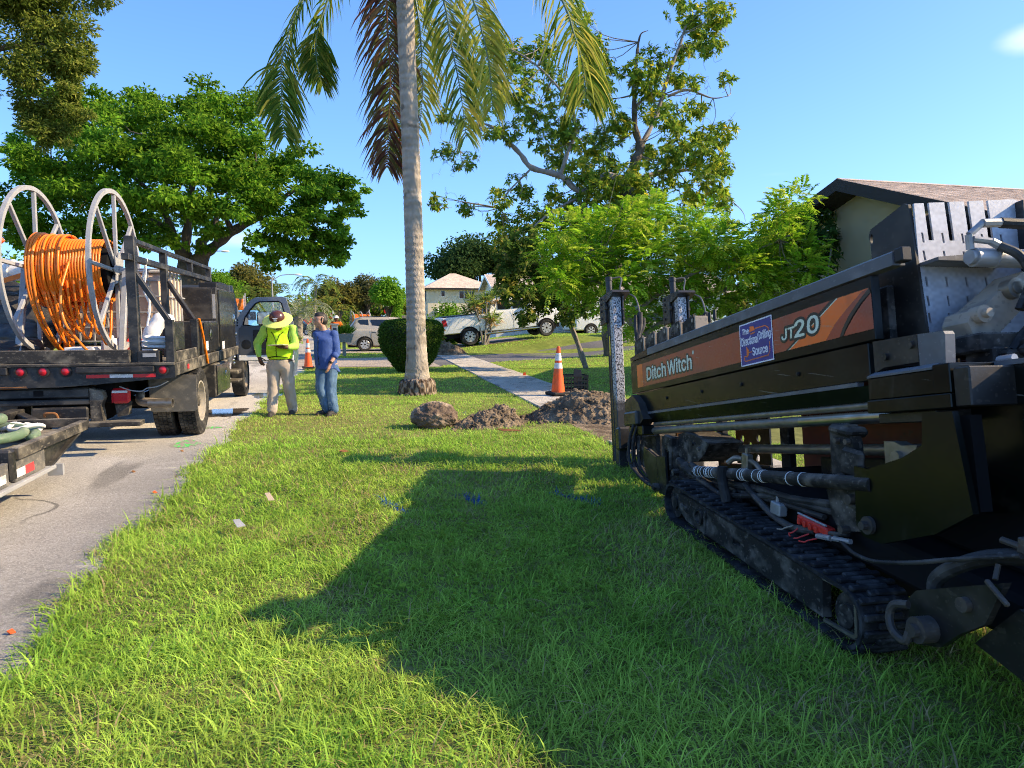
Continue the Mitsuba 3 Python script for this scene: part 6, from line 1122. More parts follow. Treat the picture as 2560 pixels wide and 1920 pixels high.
def small_palm(name, label, x, y, h, n, L, seed, pal, pale=False, ll=.45, trunk=.13):
    r = np.random.default_rng(seed); t = thing(name, label, 'palm tree'); F = Foliage()
    obj('trunk', MB().tube([(x, y, 0), (x + .05 * h, y, h * .6), (x + .08 * h, y, h)], [trunk * 1.3, trunk, trunk * .9], 10).get(), 'm_bark_pale', t, True)
    for i in range(n):
        a = 2 * PI * i / n + r.uniform(-.2, .2); e = r.uniform(.1, 1.25) if i % 3 else r.uniform(-.3, .4); c = np.array([x + .08 * h, y, h]); u = np.array([math.cos(a), math.sin(a), 0])
        P = [c, c + u * L * .35 * math.cos(e) + [0, 0, L * .38 * math.sin(e)], c + u * L * .75 * math.cos(e * .7) + [0, 0, L * (.55 * math.sin(e) - .12)], c + u * L * .95 + [0, 0, L * (.45 * math.sin(e) - .45)]]
        palm_frond(F, P, r, ll, pal, 20, .07 if not pale else .06, .5)
    F.put('crown', t)
PG = [(.09, .16, .03), (.14, .21, .04), (.22, .25, .05)]; PP = [(.27, .31, .20), (.20, .24, .15), (.34, .36, .22)]; PY = [(.30, .28, .05), (.16, .20, .04), (.38, .30, .06)]
small_palm('young_palm', 'green palm behind the open cab door, nearest the truck', -8.0, 59, 3.0, 18, 3.2, 81, PG)
small_palm('young_palm', 'second green palm behind the door, seen through its window', -5.6, 65, 3.3, 18, 3.4, 82, PG)
small_palm('date_palm', 'pale grey green feathery date palm above the open door', -2.9, 47.3, 1.7, 30, 2.9, 83, PP, True, .4, .3)
small_palm('young_palm', 'yellowing palm behind the two men', -1.3, 54.5, 2.0, 20, 3.0, 84, PY + PG)
small_palm('young_palm', 'tall thin palm rising behind the yellowing palm', -2.4, 60, 4.4, 16, 2.2, 85, PG)
small_palm('young_palm', 'small palm behind the reel at the left', -16, 50, 2.6, 16, 2.8, 86, PG)

# ---- round trees further off
def round_tree(name, label, x, y, z0, rx, rz, n, leaf, seed, pal, clumps=26, trunk=.3, cat='tree', ry=None, low=.25, group=None):
    r = np.random.default_rng(seed); t = thing(name, label, cat, group); F = Foliage(); c0 = np.array([x, y, z0 + rz]); ends = []
    for k in range(clumps):
        q = r.normal(size=3); q /= np.linalg.norm(q); q[2] = abs(q[2]) - low if r.random() < .75 else q[2]; q *= r.random() ** .35
        c = c0 + q * np.array([rx, ry or rx, rz]) * .78; ends.append(c); m = n // clumps; s = r.uniform(.75, 1.3)
        p, d, up = clump(c, np.array([rx, ry or rx, rz]) * .34 * s, m, r, .5, .6)
        V, Fc = leaf2(p, d, up, leaf * r.uniform(.7, 1.3, m), leaf * .62 * r.uniform(.7, 1.2, m)); F.add(V, Fc, shade_of(pal, m, r), 4)
    L = [[(x, y, float(gz(x, y)) - .1, trunk), (x + .1, y, z0 * .6, trunk * .8), (x, y, z0 + rz * .6, trunk * .5)]]
    obj('trunk', MB().tube(spline(np.array(L[0])[:, :3], 10), np.linspace(trunk, trunk * .45, 10), 8).get(), 'm_bark', t, True)
    mb = MB()
    for c in ends[:14]: mb.tube(spline([(x, y, z0 + rz * .15), (np.array([x, y, z0 + rz * .5]) + c) / 2, c], 8), np.linspace(trunk * .4, trunk * .08, 8), 5, False)
    obj('limb', mb.get(), 'm_bark', t, True); F.put('crown', t); return t
OLV = [(.10, .12, .035), (.15, .16, .05), (.21, .20, .075)]; YOK = [(.20, .19, .04), (.28, .24, .05), (.15, .16, .04)]; BRT = [(.13, .30, .025), (.19, .38, .035), (.25, .44, .05)]; DRK = [(.045, .09, .028), (.06, .115, .035), (.09, .15, .045)]
round_tree('shade_tree', 'green tree just above the black truck cabinet', -10.5, 65, 1.9, 2.6, 2.0, 5200, .30, 91, PB)
round_tree('shade_tree', 'olive crowned tree right of the truck cabinet', -10.2, 80.5, 1.5, 4.0, 3.3, 7000, .36, 92, OLV + YOK, 22)
round_tree('shade_tree', 'yellowish round oak between the palms and the grey oak', -.3, 72.7, 1.0, 2.6, 2.6, 7000, .30, 93, YOK + OLV)
round_tree('shade_tree', 'grey green oak left of the bright green tree', 2.5, 74.5, 1.0, 2.7, 2.9, 8000, .28, 94, OLV + [(.17, .18, .10)])
round_tree('shade_tree', 'bright green young tree left of the palm trunk', 3.35, 51.1, 1.1, 1.35, 1.95, 5200, .24, 95, BRT, 24, .12)
round_tree('dark_fig_tree', 'big dark green fig tree behind the two houses', 15.5, 76, 2.6, 6.4, 4.6, 22000, .42, 96, DRK, 34, .5)
round_tree('dark_fig_tree', 'dark tree far behind the feathery tree', 30, 82, 2.0, 7, 4.5, 12000, .45, 97, DRK, 26, .5)
round_tree('shade_tree', 'tree behind the reel at the left picture edge', -19, 46, 1.0, 3.6, 2.2, 6000, .28, 98, PB)
round_tree('shade_tree', 'dark tree under the spreading tree left of its trunk', -15.5, 66, .8, 4.5, 2.6, 7000, .32, 99, PB + OLV)
# shrubs
def shrub(name, label, x, y, z, rx, ry, rz, n, leaf, seed, pal, upw=.35, clumps=12, cat='shrub', mat='m_leaf'):
    r = np.random.default_rng(seed); t = thing(name, label, cat); F = Foliage(); mb = MB()
    for k in range(clumps):
        q = r.normal(size=3); q /= np.linalg.norm(q); c = np.array([x, y, z]) + q * np.array([rx, ry, rz]) * .5; m = n // clumps
        p, d, up = clump(c, np.array([rx, ry, rz]) * .55, m, r, upw, .6, False); V, Fc = leaf2(p, d, up, leaf * r.uniform(.7, 1.3, m), leaf * .6 * r.uniform(.7, 1.3, m)); F.add(V, Fc, shade_of(pal, m, r), 4)
        mb.tube([(x, y, float(gz(x, y)) - .05), (np.array([x, y, z]) + c) / 2, c], [.03, .02, .01], 5, False)
    obj('stem', mb.get(), 'm_bark', t, True); F.put('foliage', t); return t
shrub('flower_bush', 'bright green bush behind the tailgate of the white pickup', 5.0, 35.0, 1.0, 1.0, .8, 1.0, 3000, .16, 111, BRT + PB)
shrub('flower_bush', 'low bush with a few orange leaves beside the round hedge', 4.0, 30.2, .75, .45, .4, .7, 1400, .12, 112, BRT + [(.35, .16, .05)])
shrub('flower_bush', 'small round bush at the foot of the spiky plant', 6.1, 33.0, .65, .5, .4, .45, 1500, .12, 113, PB)
shrub('flower_bush', 'yellow green bush beside the far pink road sign', -3.0, 38.5, .5, .9, .6, .55, 1800, .14, 114, YOK + BRT)
shrub('flower_bush', 'dark bush in front of the two storey house', 5.8, 38.5, 1.7, .9, .7, .9, 2000, .16, 115, PB)
for i, (x, y, rx, rz) in enumerate(((-14, 44, 2.2, 1.2), (-11.5, 52, 2.4, 1.3), (-8.5, 70, 3, 1.6), (-4.4, 84, 3, 1.6), (.8, 88, 3.2, 1.5), (-20, 38, 2.5, 1.6))):
    shrub('hedge_shrub', ('bush under the spreading tree at the far left', 'bush beyond the truck cab', 'bush behind the green palms', 'bush far down the street on its left', 'bush at the end of the street', 'bush behind the trailer side')[i], x, y, rz * .7, rx, 1.2, rz, 2200, .26, 120 + i, PB + OLV)
# clipped hedge shaped like an egg standing on its point
t = thing('clipped_bush', 'dark clipped egg shaped bush half hidden by the palm trunk', 'bush'); r = np.random.default_rng(130); F = Foliage(); n = 30000
zt = np.array([0, .12, .35, .7, 1.0, 1.25, 1.42, 1.54, 1.60]); rt_ = np.array([.30, .44, .64, .84, .93, .95, .90, .74, .2])
u = r.random(n); z = u * 1.58; top = r.random(n) < .2; z[top] = 1.45 + .13 * r.random(top.sum()); rr = np.interp(z, zt, rt_) ; a = r.uniform(0, 2 * PI, n); rr = rr * (.93 + .16 * meshkit.fbm(np.stack([np.cos(a) * 2.2, np.sin(a) * 2.2, z * 2.6], 1), 3, 5)); k = np.where(r.random(n) < .03, r.uniform(1.0, 1.09, n), 1.0) * np.where(top, np.sqrt(r.random(n)), r.uniform(.90, 1.015, n))
p = np.stack([2.02 + rr * k * np.cos(a), 20.75 + rr * k * np.sin(a), z], 1); q = np.stack([np.cos(a), np.sin(a), np.where(top, 1.5, .15)], 1)
V, Fc = leaf2(p, q + r.normal(0, .8, (n, 3)), q + r.normal(0, .4, (n, 3)), r.uniform(.04, .075, n), r.uniform(.025, .04, n)); F.add(V, Fc, shade_of([(.05, .105, .022), (.075, .15, .025), (.12, .21, .035)], n, r), 4); F.put('foliage', t)
obj('core', MB().lathe(np.c_[rt_ * .88, zt * .97], (2.02, 20.75, -.02), (0, 0, 1), 24).get(), 'm_bark', t, True)
# spiky plant in front of the pickup
t = thing('spiky_plant', 'many stemmed dragon plant with spiky leaf heads in front of the white pickup', 'plant'); r = np.random.default_rng(131); F = Foliage(); mb = MB(); bx, by = 6.75, 32.6
for i in range(15):
    a = r.uniform(0, 2 * PI); h = r.uniform(1.5, 2.75); e = np.array([bx + r.normal(0, .42) + .3 * math.cos(a), by + .35 * math.sin(a), h]); m_ = np.array([bx + (e[0] - bx) * .35 + r.normal(0, .07), by + r.normal(0, .08), h * .5])
    mb.tube(spline([(bx + r.normal(0, .12), by + r.normal(0, .1), -.05), m_, e], 14), np.linspace(.055, .025, 14), 7)
    n = 46; q = r.normal(size=(n, 3)); q[:, 2] = q[:, 2] * .6 + .35; q /= np.linalg.norm(q, axis=1, keepdims=True); low = r.random(n) < .25; q[low, 2] -= .8
    V, Fc = leaf_quads(e + r.normal(0, .05, (n, 3)) - [0, 0, .12] * low[:, None], q, np.cross(q, r.normal(size=(n, 3))), r.uniform(.36, .56, n), .058, .1, .25); c = shade_of([(.22, .32, .06), (.34, .40, .09), (.15, .24, .05)], n, r); c[low] = shade_of([(.50, .34, .10), (.40, .22, .08)], low.sum(), r); F.add(V, Fc, c, 5)
obj('stem', mb.get(), 'm_bark_pale', t, True); F.put('leaves', t)
# the far belt of trees that closes the view
F = Foliage(); r = np.random.default_rng(140); mb = MB()
for a in np.arange(-80, 100, 1.15):
    d = r.uniform(150, 200); x, y = d * math.sin(math.radians(a)), d * math.cos(math.radians(a)); h = r.uniform(5, 8.5) * (1.0 if -32 < a < 16 else 1.25)
    for j in range(4):
        n = 130; p, dd, up = clump((x + r.normal(0, 2.5), y + r.normal(0, 3), h * r.uniform(.3, .75)), (3.2, 3.2, h * .33), n, r, .5, .6); V, Fc = leaf2(p, dd, up, r.uniform(.8, 1.5, n), r.uniform(.6, 1.1, n)); F.add(V, Fc, shade_of(OLV + PB + YOK, n, r), 4)
    mb.tube([(x, y, 0), (x, y, h * .6)], [.3, .2], 5)
k = thing('distant_trees', 'far belt of trees along the horizon', kind='stuff'); F.put('crown', k); obj('trunk', mb.get(), 'm_bark', k, True)
# ---------------------------------------------------------------- houses
def part(name, m, mat, parent, smooth=30, label=None): return put(name, m, mat, parent, None, smooth, label)
H = thing('gable_house', 'olive stucco house with a brown shingle roof and dark gable boards at the right', 'house')
rx0, ry, rz, ey, ez = 12.0, 14.8, 5.06, 5.0, 3.40; sl = (rz - ez) / ey
part('wall', MB().prism([(ry - ey + .6, -.1), (ry - ey + .6, ez + sl * .6 - .12), (ry, rz - .12), (ry + ey - .6, ez + sl * .6 - .12), (ry + ey - .6, -.1)], (rx0 + .75, 0, 0), (0, 1, 0), (0, 0, 1), (1, 0, 0), 16), 'm_stucco_olive', H)
RF = part('roof', MB().prism([(ry - ey, ez - .10), (ry, rz - .10), (ry + ey, ez - .10), (ry + ey, ez), (ry, rz), (ry - ey, ez)], (rx0 + .03, 0, 0), (0, 1, 0), (0, 0, 1), (1, 0, 0), 17), 'm_fascia', H)
nc = 38; L = math.hypot(ey, rz - ez); dy, dz = ey / L, (rz - ez) / L
for sgn in (-1, 1):
    for i in range(nc if sgn < 0 else 12):
        n_ = nc if sgn < 0 else 12; a0, a1 = i * L / n_, (i + 1) * L / n_ + .02; rr2 = np.random.default_rng(900 + i); mb = MB()
        if sgn < 0:
            x = rx0 + .0
            while x < rx0 + 17:
                w = rr2.choice([.24, .32, .36, .42]); t0 = .012 + .006 * rr2.random(); e0 = a0 - .012 * rr2.random()
                P = [(x, ry - ey + dy * e0, ez + dz * e0 + .002), (x + w - .012, ry - ey + dy * e0, ez + dz * e0 + .002), (x + w - .012, ry - ey + dy * a1, ez + dz * a1 + .002), (x, ry - ey + dy * a1, ez + dz * a1 + .002)]
                Q = [np.array(p) + np.array([0, -dz, dy]) * (t0 if k < 2 else .003) for k, p in enumerate(P)]
                v = np.array(P + Q); mb.add(v, [[4, 5, 6, 7], [0, 1, 5, 4], [0, 4, 7, 3], [1, 2, 6, 5]]); x += w
        else:
            mb.add([(rx0, ry + ey - dy * a0, ez + dz * a0 + .012), (rx0 + 17, ry + ey - dy * a0, ez + dz * a0 + .012), (rx0 + 17, ry + ey - dy * a1, ez + dz * a1 + .004), (rx0, ry + ey - dy * a1, ez + dz * a1 + .004)], [[3, 2, 1, 0]])
        obj('shingle_course', mb.get(), 'm_shingle', RF, False)
part('ridge_cap', MB().prism([(ry - .16, rz - .03), (ry, rz + .035), (ry + .16, rz - .03), (ry, rz + .0)], (rx0 - .01, 0, 0), (0, 1, 0), (0, 0, 1), (1, 0, 0), 17.02), 'm_shingle', RF)
part('fascia_board', MB().prism([(ry - ey - .02, ez - .26), (ry, rz - .28), (ry, rz + .01), (ry - ey - .02, ez + .0)], (rx0 - .03, 0, 0), (0, 1, 0), (0, 0, 1), (1, 0, 0), .05).prism([(ry + .001, rz - .28), (ry + ey + .02, ez - .26), (ry + ey + .02, ez), (ry + .001, rz + .01)], (rx0 - .03, 0, 0), (0, 1, 0), (0, 0, 1), (1, 0, 0), .05).bb((rx0 + .03, ry - ey - .05, ez - .24), (rx0 + 17, ry - ey - .005, ez - .005)), 'm_fascia', H)
part('soffit', MB().prism([(ry - ey, ez - .25), (ry, rz - .27), (ry + ey, ez - .25), (ry + ey, ez - .22), (ry, rz - .24), (ry - ey, ez - .22)], (rx0 + .03, 0, 0), (0, 1, 0), (0, 0, 1), (1, 0, 0), .75).bb((rx0 + .8, ry - ey, ez - .26), (rx0 + 17, ry - ey + .58, ez - .235)), 'm_fascia', H)
wn = part('window', MB().bb((15.2, ry - ey + .56, 1.4), (16.6, ry - ey + .60, 2.9), .01), 'm_fascia', H); part('pane', MB().bb((15.28, ry - ey + .545, 1.48), (16.52, ry - ey + .558, 2.82)), 'm_car_glass', wn)

H = thing('two_storey_house', 'cream two storey house with a pale hip roof beyond the palm trunk', 'house')
x0, x1, y0, y1, ze = 8.0, 14.6, 65.3, 72.3, 4.42
part('wall', MB().bb((x0, y0, -.2), (x1, y1, ze)), 'm_stucco_cream', H)
ax, ay, az_ = (x0 + x1) / 2 - .6, (y0 + y1) / 2, 6.05; o = .45
v = [(x0 - o, y0 - o, ze), (x1 + o, y0 - o, ze), (x1 + o, y1 + o, ze), (x0 - o, y1 + o, ze), (ax, ay, az_), (ax + .6, ay, az_)]
RF = part('roof', MB().add(v, [[0, 1, 5], [0, 5, 4], [1, 2, 5], [2, 3, 4], [2, 4, 5], [3, 0, 4], [0, 2, 1], [0, 3, 2]]).get(), 'm_shingle_pink', H, False)
part('fascia', MB().bb((x0 - o, y0 - o - .03, ze - .16), (x1 + o, y0 - o, ze + .02)).bb((x0 - o - .03, y0 - o, ze - .16), (x0 - o, y1 + o, ze + .02)), 'm_fascia', H)
def window(parent, xa, xb, za, zb, y, mull=0, frame='m_white_matte'):
    w = part('window', MB().bb((xa, y - .05, za), (xb, y + .02, zb), .01), frame, parent); n = max(1, mull)
    for i in range(n): part('pane', MB().bb((xa + .05 + (xb - xa - .05) * i / n, y - .058, za + .05), (xa + (xb - xa) * (i + 1) / n - .0 - .05 / n, y - .051, zb - .05)), 'm_car_glass', w)
window(H, 9.25, 9.68, 3.62, 4.22, y0); window(H, 11.0, 12.5, 3.42, 4.2, y0, 3)
part('window', MB().bb((x0 - .03, 66.5, 3.2), (x0 + .02, 67.2, 4.2)).bb((x0 - .03, 69.0, 3.2), (x0 + .02, 69.7, 4.2)).bb((x0 - .03, 67.5, 1.2), (x0 + .02, 68.2, 2.2)), 'm_grey_trim', H)
part('awning', MB().hull([(8.85, y0 - .05, 2.55), (10.15, y0 - .05, 2.55), (8.85, y0 - .9, 2.05), (10.15, y0 - .9, 2.05), (8.85, y0 - .9, 1.98), (10.15, y0 - .9, 1.98), (8.85, y0 - .05, 2.48), (10.15, y0 - .05, 2.48)]), 'm_white_paint', H)
part('stair', MB().bar((8.5, y0 - .6, .6), (9.6, y0 - .6, 1.95), .6, .12), 'm_stucco_cream', H)

H = thing('white_gable_house', 'low white house with a tan shingle gable roof behind the pickup', 'house')
gx, gy, gzr, gzo, hw = 9.8, 47.2, 4.66, 3.72, 2.1
part('wall', MB().prism([(gy - hw + .35, 0), (gy - hw + .35, gzo + .1), (gy, gzr - .12), (gy + hw - .35, gzo + .1), (gy + hw - .35, 0)], (gx + .4, 0, 0), (0, 1, 0), (0, 0, 1), (1, 0, 0), 9), 'm_stucco_white', H)
RF = part('roof', MB().prism([(gy - hw, gzo - .06), (gy, gzr - .06), (gy + hw, gzo - .06), (gy + hw, gzo), (gy, gzr), (gy - hw, gzo)], (gx, 0, 0), (0, 1, 0), (0, 0, 1), (1, 0, 0), 10), 'm_shingle_grey', H)
part('fascia', MB().prism([(gy - hw, gzo - .2), (gy, gzr - .2), (gy, gzr), (gy - hw, gzo)], (gx - .03, 0, 0), (0, 1, 0), (0, 0, 1), (1, 0, 0), .028).prism([(gy, gzr - .2), (gy + hw, gzo - .2), (gy + hw, gzo), (gy, gzr)], (gx - .03, 0, 0), (0, 1, 0), (0, 0, 1), (1, 0, 0), .028).bb((gx + .01, gy - hw - .03, gzo - .18), (gx + 10, gy - hw - .005, gzo)), 'm_white_paint', H)
part('wing_wall', MB().bb((15.5, 41.8, .3), (25, 42.1, 3.4)), 'm_stucco_white', H); part('wing_roof', MB().hull([(15.0, 41.2, 3.3), (26, 41.2, 3.3), (15.0, 47, 3.3), (26, 47, 3.3), (17, 44, 4.6), (26, 44, 4.6)]), 'm_shingle_grey', H)
part('garage_door', MB().bb((16.2, 41.74, .5), (19.2, 41.79, 2.7), .01), 'm_blue_van', H)
part('garage_panel', MB().bb((16.3, 41.72, .6), (19.1, 41.738, 1.05)).bb((16.3, 41.72, 1.12), (19.1, 41.738, 1.57)).bb((16.3, 41.72, 1.64), (19.1, 41.738, 2.09)).bb((16.3, 41.72, 2.16), (19.1, 41.738, 2.6)), 'm_blue_van', H)
FE = thing('wooden_fence', 'weathered board fence left of the palm trunk in the distance', 'fence')
for i in range(16): part('board', MB().bb((4.35 + .16 * i, 60.9, 0), (4.35 + .16 * i + .145, 60.93, 1.84 + .03 * (i * 37 % 5) / 5)), 'm_wood_grey', FE)
part('rail', MB().bb((4.3, 60.94, .5), (6.9, 60.98, .6)).bb((4.3, 60.94, 1.4), (6.9, 60.98, 1.5)), 'm_wood_grey', FE)

# ---------------------------------------------------------------- vehicles further off
def frame(o, ang, pitch=0.0):
    """local (along, across to the left, up) placed at o; along points at ang from +x"""
    c, s = math.cos(ang), math.sin(ang); cp, sp = math.cos(pitch), math.sin(pitch); M = np.eye(4)
    M[:3, 0] = [c * cp, s * cp, sp]; M[:3, 1] = [-s, c, 0]; M[:3, 2] = [-c * sp, -s * sp, cp]; M[:3, 3] = o; return M
def car_wheel(K, M, x, y, r, w, side, spokes=7):
    m = MB(); h = w / 2
    c = np.array([x, y, r]); t = put('wheel', MB().lathe([(r * .62, -h * .85), (r * .9, -h), (r, -h * .7), (r, h * .7), (r * .9, h), (r * .62, h * .85)], c, (0, 1, 0), 36).get(), 'm_tyre', K, M, 30)
    put('rim', MB().lathe([(r * .66, side * h * .8), (r * .62, side * h * .9), (r * .58, side * h * .6), (r * .2, side * h * .45), (0, side * h * .45)], c, (0, 1, 0), 28).get(), 'm_alloy', t, M)
    mb = MB()
    for i in range(spokes):
        a = 2 * PI * i / spokes; u = np.array([math.cos(a), 0, math.sin(a)]); g = np.array([-math.sin(a), 0, math.cos(a)]); n = np.array([0, side, 0])
        mb.hull([c + u * r * k + g * r * q + n * h * d for k, q in ((.12, .09), (.12, -.09), (.60, .15), (.60, -.15)) for d in (.55, .88)])
    put('spoke', mb.get(), 'm_alloy', t, M); put('gap', MB().lathe([(0, side * h * .5), (r * .60, side * h * .5)], c, (0, 1, 0), 24).get(), 'm_dark', t, M)
def body_loft(sections, n=28):
    """closed skin over cross-sections (x, half width at waist, z low, z waist, z top, half width at top)"""
    P = []
    for x, w, zl, zw, zt, wt in sections:
        pts = [(w * .86, zl), (w * .98, zl + .10 * (zw - zl)), (w, (zl + zw) / 2), (w * .985, zw), (wt + (w - wt) * .5, zw + .5 * (zt - zw)), (wt, zt - .10 * (zt - zw)), (wt * .86, zt), (0, zt + .012)]
        ring = pts + [(-a, b) for a, b in pts[-2::-1]]; P.append([(x, a, b) for a, b in ring])
    P = np.array(P); m, k = P.shape[:2]; i, j = np.meshgrid(np.arange(m - 1), np.arange(k), indexing='ij')
    q = np.stack([i * k + j, i * k + (j + 1) % k, (i + 1) * k + (j + 1) % k, (i + 1) * k + j], -1).reshape(-1, 4); V = P.reshape(-1, 3); f = np.vstack([q[:, [0, 1, 2]], q[:, [0, 2, 3]]])
    c0, c1 = len(V), len(V) + 1; V = np.vstack([V, P[0].mean(0), P[-1].mean(0)]); jj = np.arange(k)
    f = np.vstack([f, np.stack([(jj + 1) % k, jj, jj * 0 + c0], 1), np.stack([(m - 1) * k + jj, (m - 1) * k + (jj + 1) % k, jj * 0 + c1], 1)])
    t = trimesh.Trimesh(V, f, process=True); t.fix_normals(); return t
def wheel_arch(K, M, x, r, hw, col='m_dark'):
    for s in (-1, 1): put('wheel_arch', MB().prism([(x + r * 1.17 * math.cos(t), max(.18, r + r * 1.17 * math.sin(t))) for t in np.linspace(-.2, PI + .2, 20)], (0, s * (hw - .10), 0), (1, 0, 0), (0, 0, 1), (0, s, 0), .103), col, K, M)
# champagne car, seen from its left side... its nose points right, tail left
SU = thing('champagne_car', 'champagne coloured car parked on the driveway between the men and the round bush', 'car')
M = frame((.17, 34.55, 0), .02)
put('body', body_loft([(0, .74, .42, .70, .98, .72), (.10, .84, .30, .85, 1.10, .80), (.5, .88, .24, .95, 1.08, .84), (1.6, .905, .22, .95, 1.06, .86), (3.2, .905, .22, .95, 1.02, .86), (3.9, .88, .24, .88, .97, .78), (4.35, .80, .30, .72, .86, .66), (4.5, .66, .40, .60, .74, .52)]), 'm_champagne', SU, M, 40)
put('cabin', body_loft([(.20, .80, .95, 1.05, 1.15, .77), (.50, .82, .95, 1.08, 1.60, .66), (.85, .83, .95, 1.08, 1.665, .63), (1.8, .83, .95, 1.06, 1.69, .62), (2.5, .82, .95, 1.03, 1.63, .61), (3.35, .80, .95, .99, 1.05, .70)]), 'm_champagne', SU, M, 40)
for s in (-1, 1):
    yy = lambda z: s * (.80 - (z - 1.05) * .24 + .012)
    for poly in ([(.58, 1.45), (.62, 1.53), (1.05, 1.545), (1.10, 1.13), (.85, 1.14), (.70, 1.25)], [(1.17, 1.545), (1.95, 1.54), (2.0, 1.12), (1.24, 1.125)], [(2.04, 1.535), (2.35, 1.49), (2.95, 1.11), (2.08, 1.115)]):
        v = [(x, yy(z), z) for x, z in poly]; n = len(v); put('window', MB().hull(v + [(x, y - s * .05, z) for x, y, z in v]), 'm_car_glass', SU, M)
    put('door_handle', MB().bb((1.22, s * .893 - .012, .92), (1.42, s * .893 + .012, .95), .006), 'm_black_plastic', SU, M)
    put('door_seam', MB().bb((1.19, s * .905 - .004, .40), (1.2, s * .905 + .003, 1.04)).bb((2.03, s * .905 - .004, .36), (2.04, s * .905 + .003, 1.04)), 'm_dark', SU, M)
    put('tail_lamp', MB().hull([(.0 + a, s * (.79 + .03 * a * 4), z) for a, z in ((.02, .98), (.02, 1.12), (.16, 1.16), (.26, 1.10), (.22, 1.0))] + [(.05, s * .70, 1.0), (.05, s * .70, 1.12)]), 'm_lamp_red', SU, M)
    put('roof_rail', MB().bar((.75, s * .56, 1.69), (2.1, s * .56, 1.70), .03, .03, .008), 'm_black_plastic', SU, M)
put('rear_window', MB().hull([(.235, -.62, 1.16), (.235, .62, 1.16), (.46, -.55, 1.55), (.46, .55, 1.55), (.26, -.62, 1.15), (.26, .62, 1.15)]), 'm_car_glass', SU, M)
put('bumper', MB().bb((-.04, -.80, .40), (.20, .80, .58), .06), 'm_champagne', SU, M); put('under_tray', MB().bb((.1, -.78, .20), (4.2, .78, .34)), 'm_dark', SU, M)
for x in (.87, 3.52):
    wheel_arch(SU, M, x, .345, .905)
    for s in (-1, 1): car_wheel(SU, M, x, s * .815, .345, .22, s)
# white pickup
PK = thing('white_pickup', 'white pickup truck behind the spiky plant, tail lamp towards the hedge', 'pickup')
_a = np.array([6.01, 32.53, .27]); _b = np.array([10.55, 32.75, .75]); _h = math.atan2(_b[1] - _a[1], _b[0] - _a[0]); M = frame(_a + np.array([-1.30 * math.cos(_h) , .95 - 1.3 * math.sin(_h), -.10]), _h, math.atan2(.48, 4.54))
put('bed', body_loft([(0, .94, .72, 1.1, 1.43, .92), (.08, .98, .62, 1.1, 1.45, .95), (1.2, 1.0, .60, 1.1, 1.46, .96), (2.32, 1.0, .58, 1.1, 1.47, .96)]), 'm_white_paint', PK, M, 40)
put('bed_floor', MB().bb((.1, -.86, 1.47), (2.3, .86, 1.487)), 'm_black_plastic', PK, M)
put('cab', body_loft([(2.38, .98, .55, 1.1, 1.50, .95), (3.0, 1.0, .52, 1.1, 1.50, .95), (4.6, 1.0, .52, 1.1, 1.48, .95), (5.0, .98, .54, 1.1, 1.42, .92), (5.9, .96, .58, 1.05, 1.36, .88), (6.2, .88, .62, 1.0, 1.26, .80)]), 'm_white_paint', PK, M, 40)
put('cabin', body_loft([(2.40, .94, 1.45, 1.5, 1.62, .90), (2.52, .93, 1.45, 1.5, 2.02, .78), (3.0, .93, 1.45, 1.5, 2.10, .75), (4.0, .93, 1.45, 1.5, 2.09, .75), (4.5, .92, 1.45, 1.5, 1.96, .76), (5.1, .90, 1.40, 1.44, 1.50, .84)]), 'm_white_paint', PK, M, 40)
for s in (-1, 1):
    yy = lambda z: s * (.945 - (z - 1.5) * .30 + .012)
    for poly in ([(2.85, 1.58), (2.88, 1.98), (3.5, 2.0), (3.52, 1.56)], [(3.62, 1.56), (3.6, 2.0), (4.15, 1.97), (4.72, 1.56)]):
        v = [(x, yy(z), z) for x, z in poly]; put('window', MB().hull(v + [(x, y - s * .05, z) for x, y, z in v]), 'm_car_glass', PK, M)
    put('door_seam', MB().bb((2.37, s * .99 - .006, .62), (2.395, s * .99 + .006, 1.5)).bb((3.56, s * 1.0 - .004, .58), (3.57, s * 1.0 + .003, 1.48)), 'm_dark', PK, M)
    put('door_handle', MB().bb((2.62, s * .985 - .012, 1.33), (2.88, s * .985 + .02, 1.37), .008), 'm_black_plastic', PK, M)
    put('tail_lamp', MB().hull([(x, s * .955 + q, z) for x, z in ((.03, 1.02), (.0, 1.32), (.20, 1.35), (.26, 1.04)) for q in (-.03, .035)]), 'm_lamp_red', PK, M)
    put('step_tube', MB().cyl((2.0, s * .98, .48), (4.9, s * .98, .48), .045, 12), 'm_chrome', PK, M)
    put('mirror', MB().bb((4.35, s * 1.08 - .1, 1.5), (4.5, s * 1.08 + .1, 1.78), .03), 'm_white_paint', PK, M)
put('bumper', MB().bb((-.18, -.92, .66), (.02, .92, .84), .03), 'm_chrome', PK, M); put('under_tray', MB().bb((.2, -.8, .40), (6.0, .8, .62)), 'm_dark', PK, M)
for x in (1.30, 5.25):
    wheel_arch(PK, M, x, .42, 1.0)
    for s in (-1, 1): car_wheel(PK, M, x, s * .895, .42, .27, s, 8)
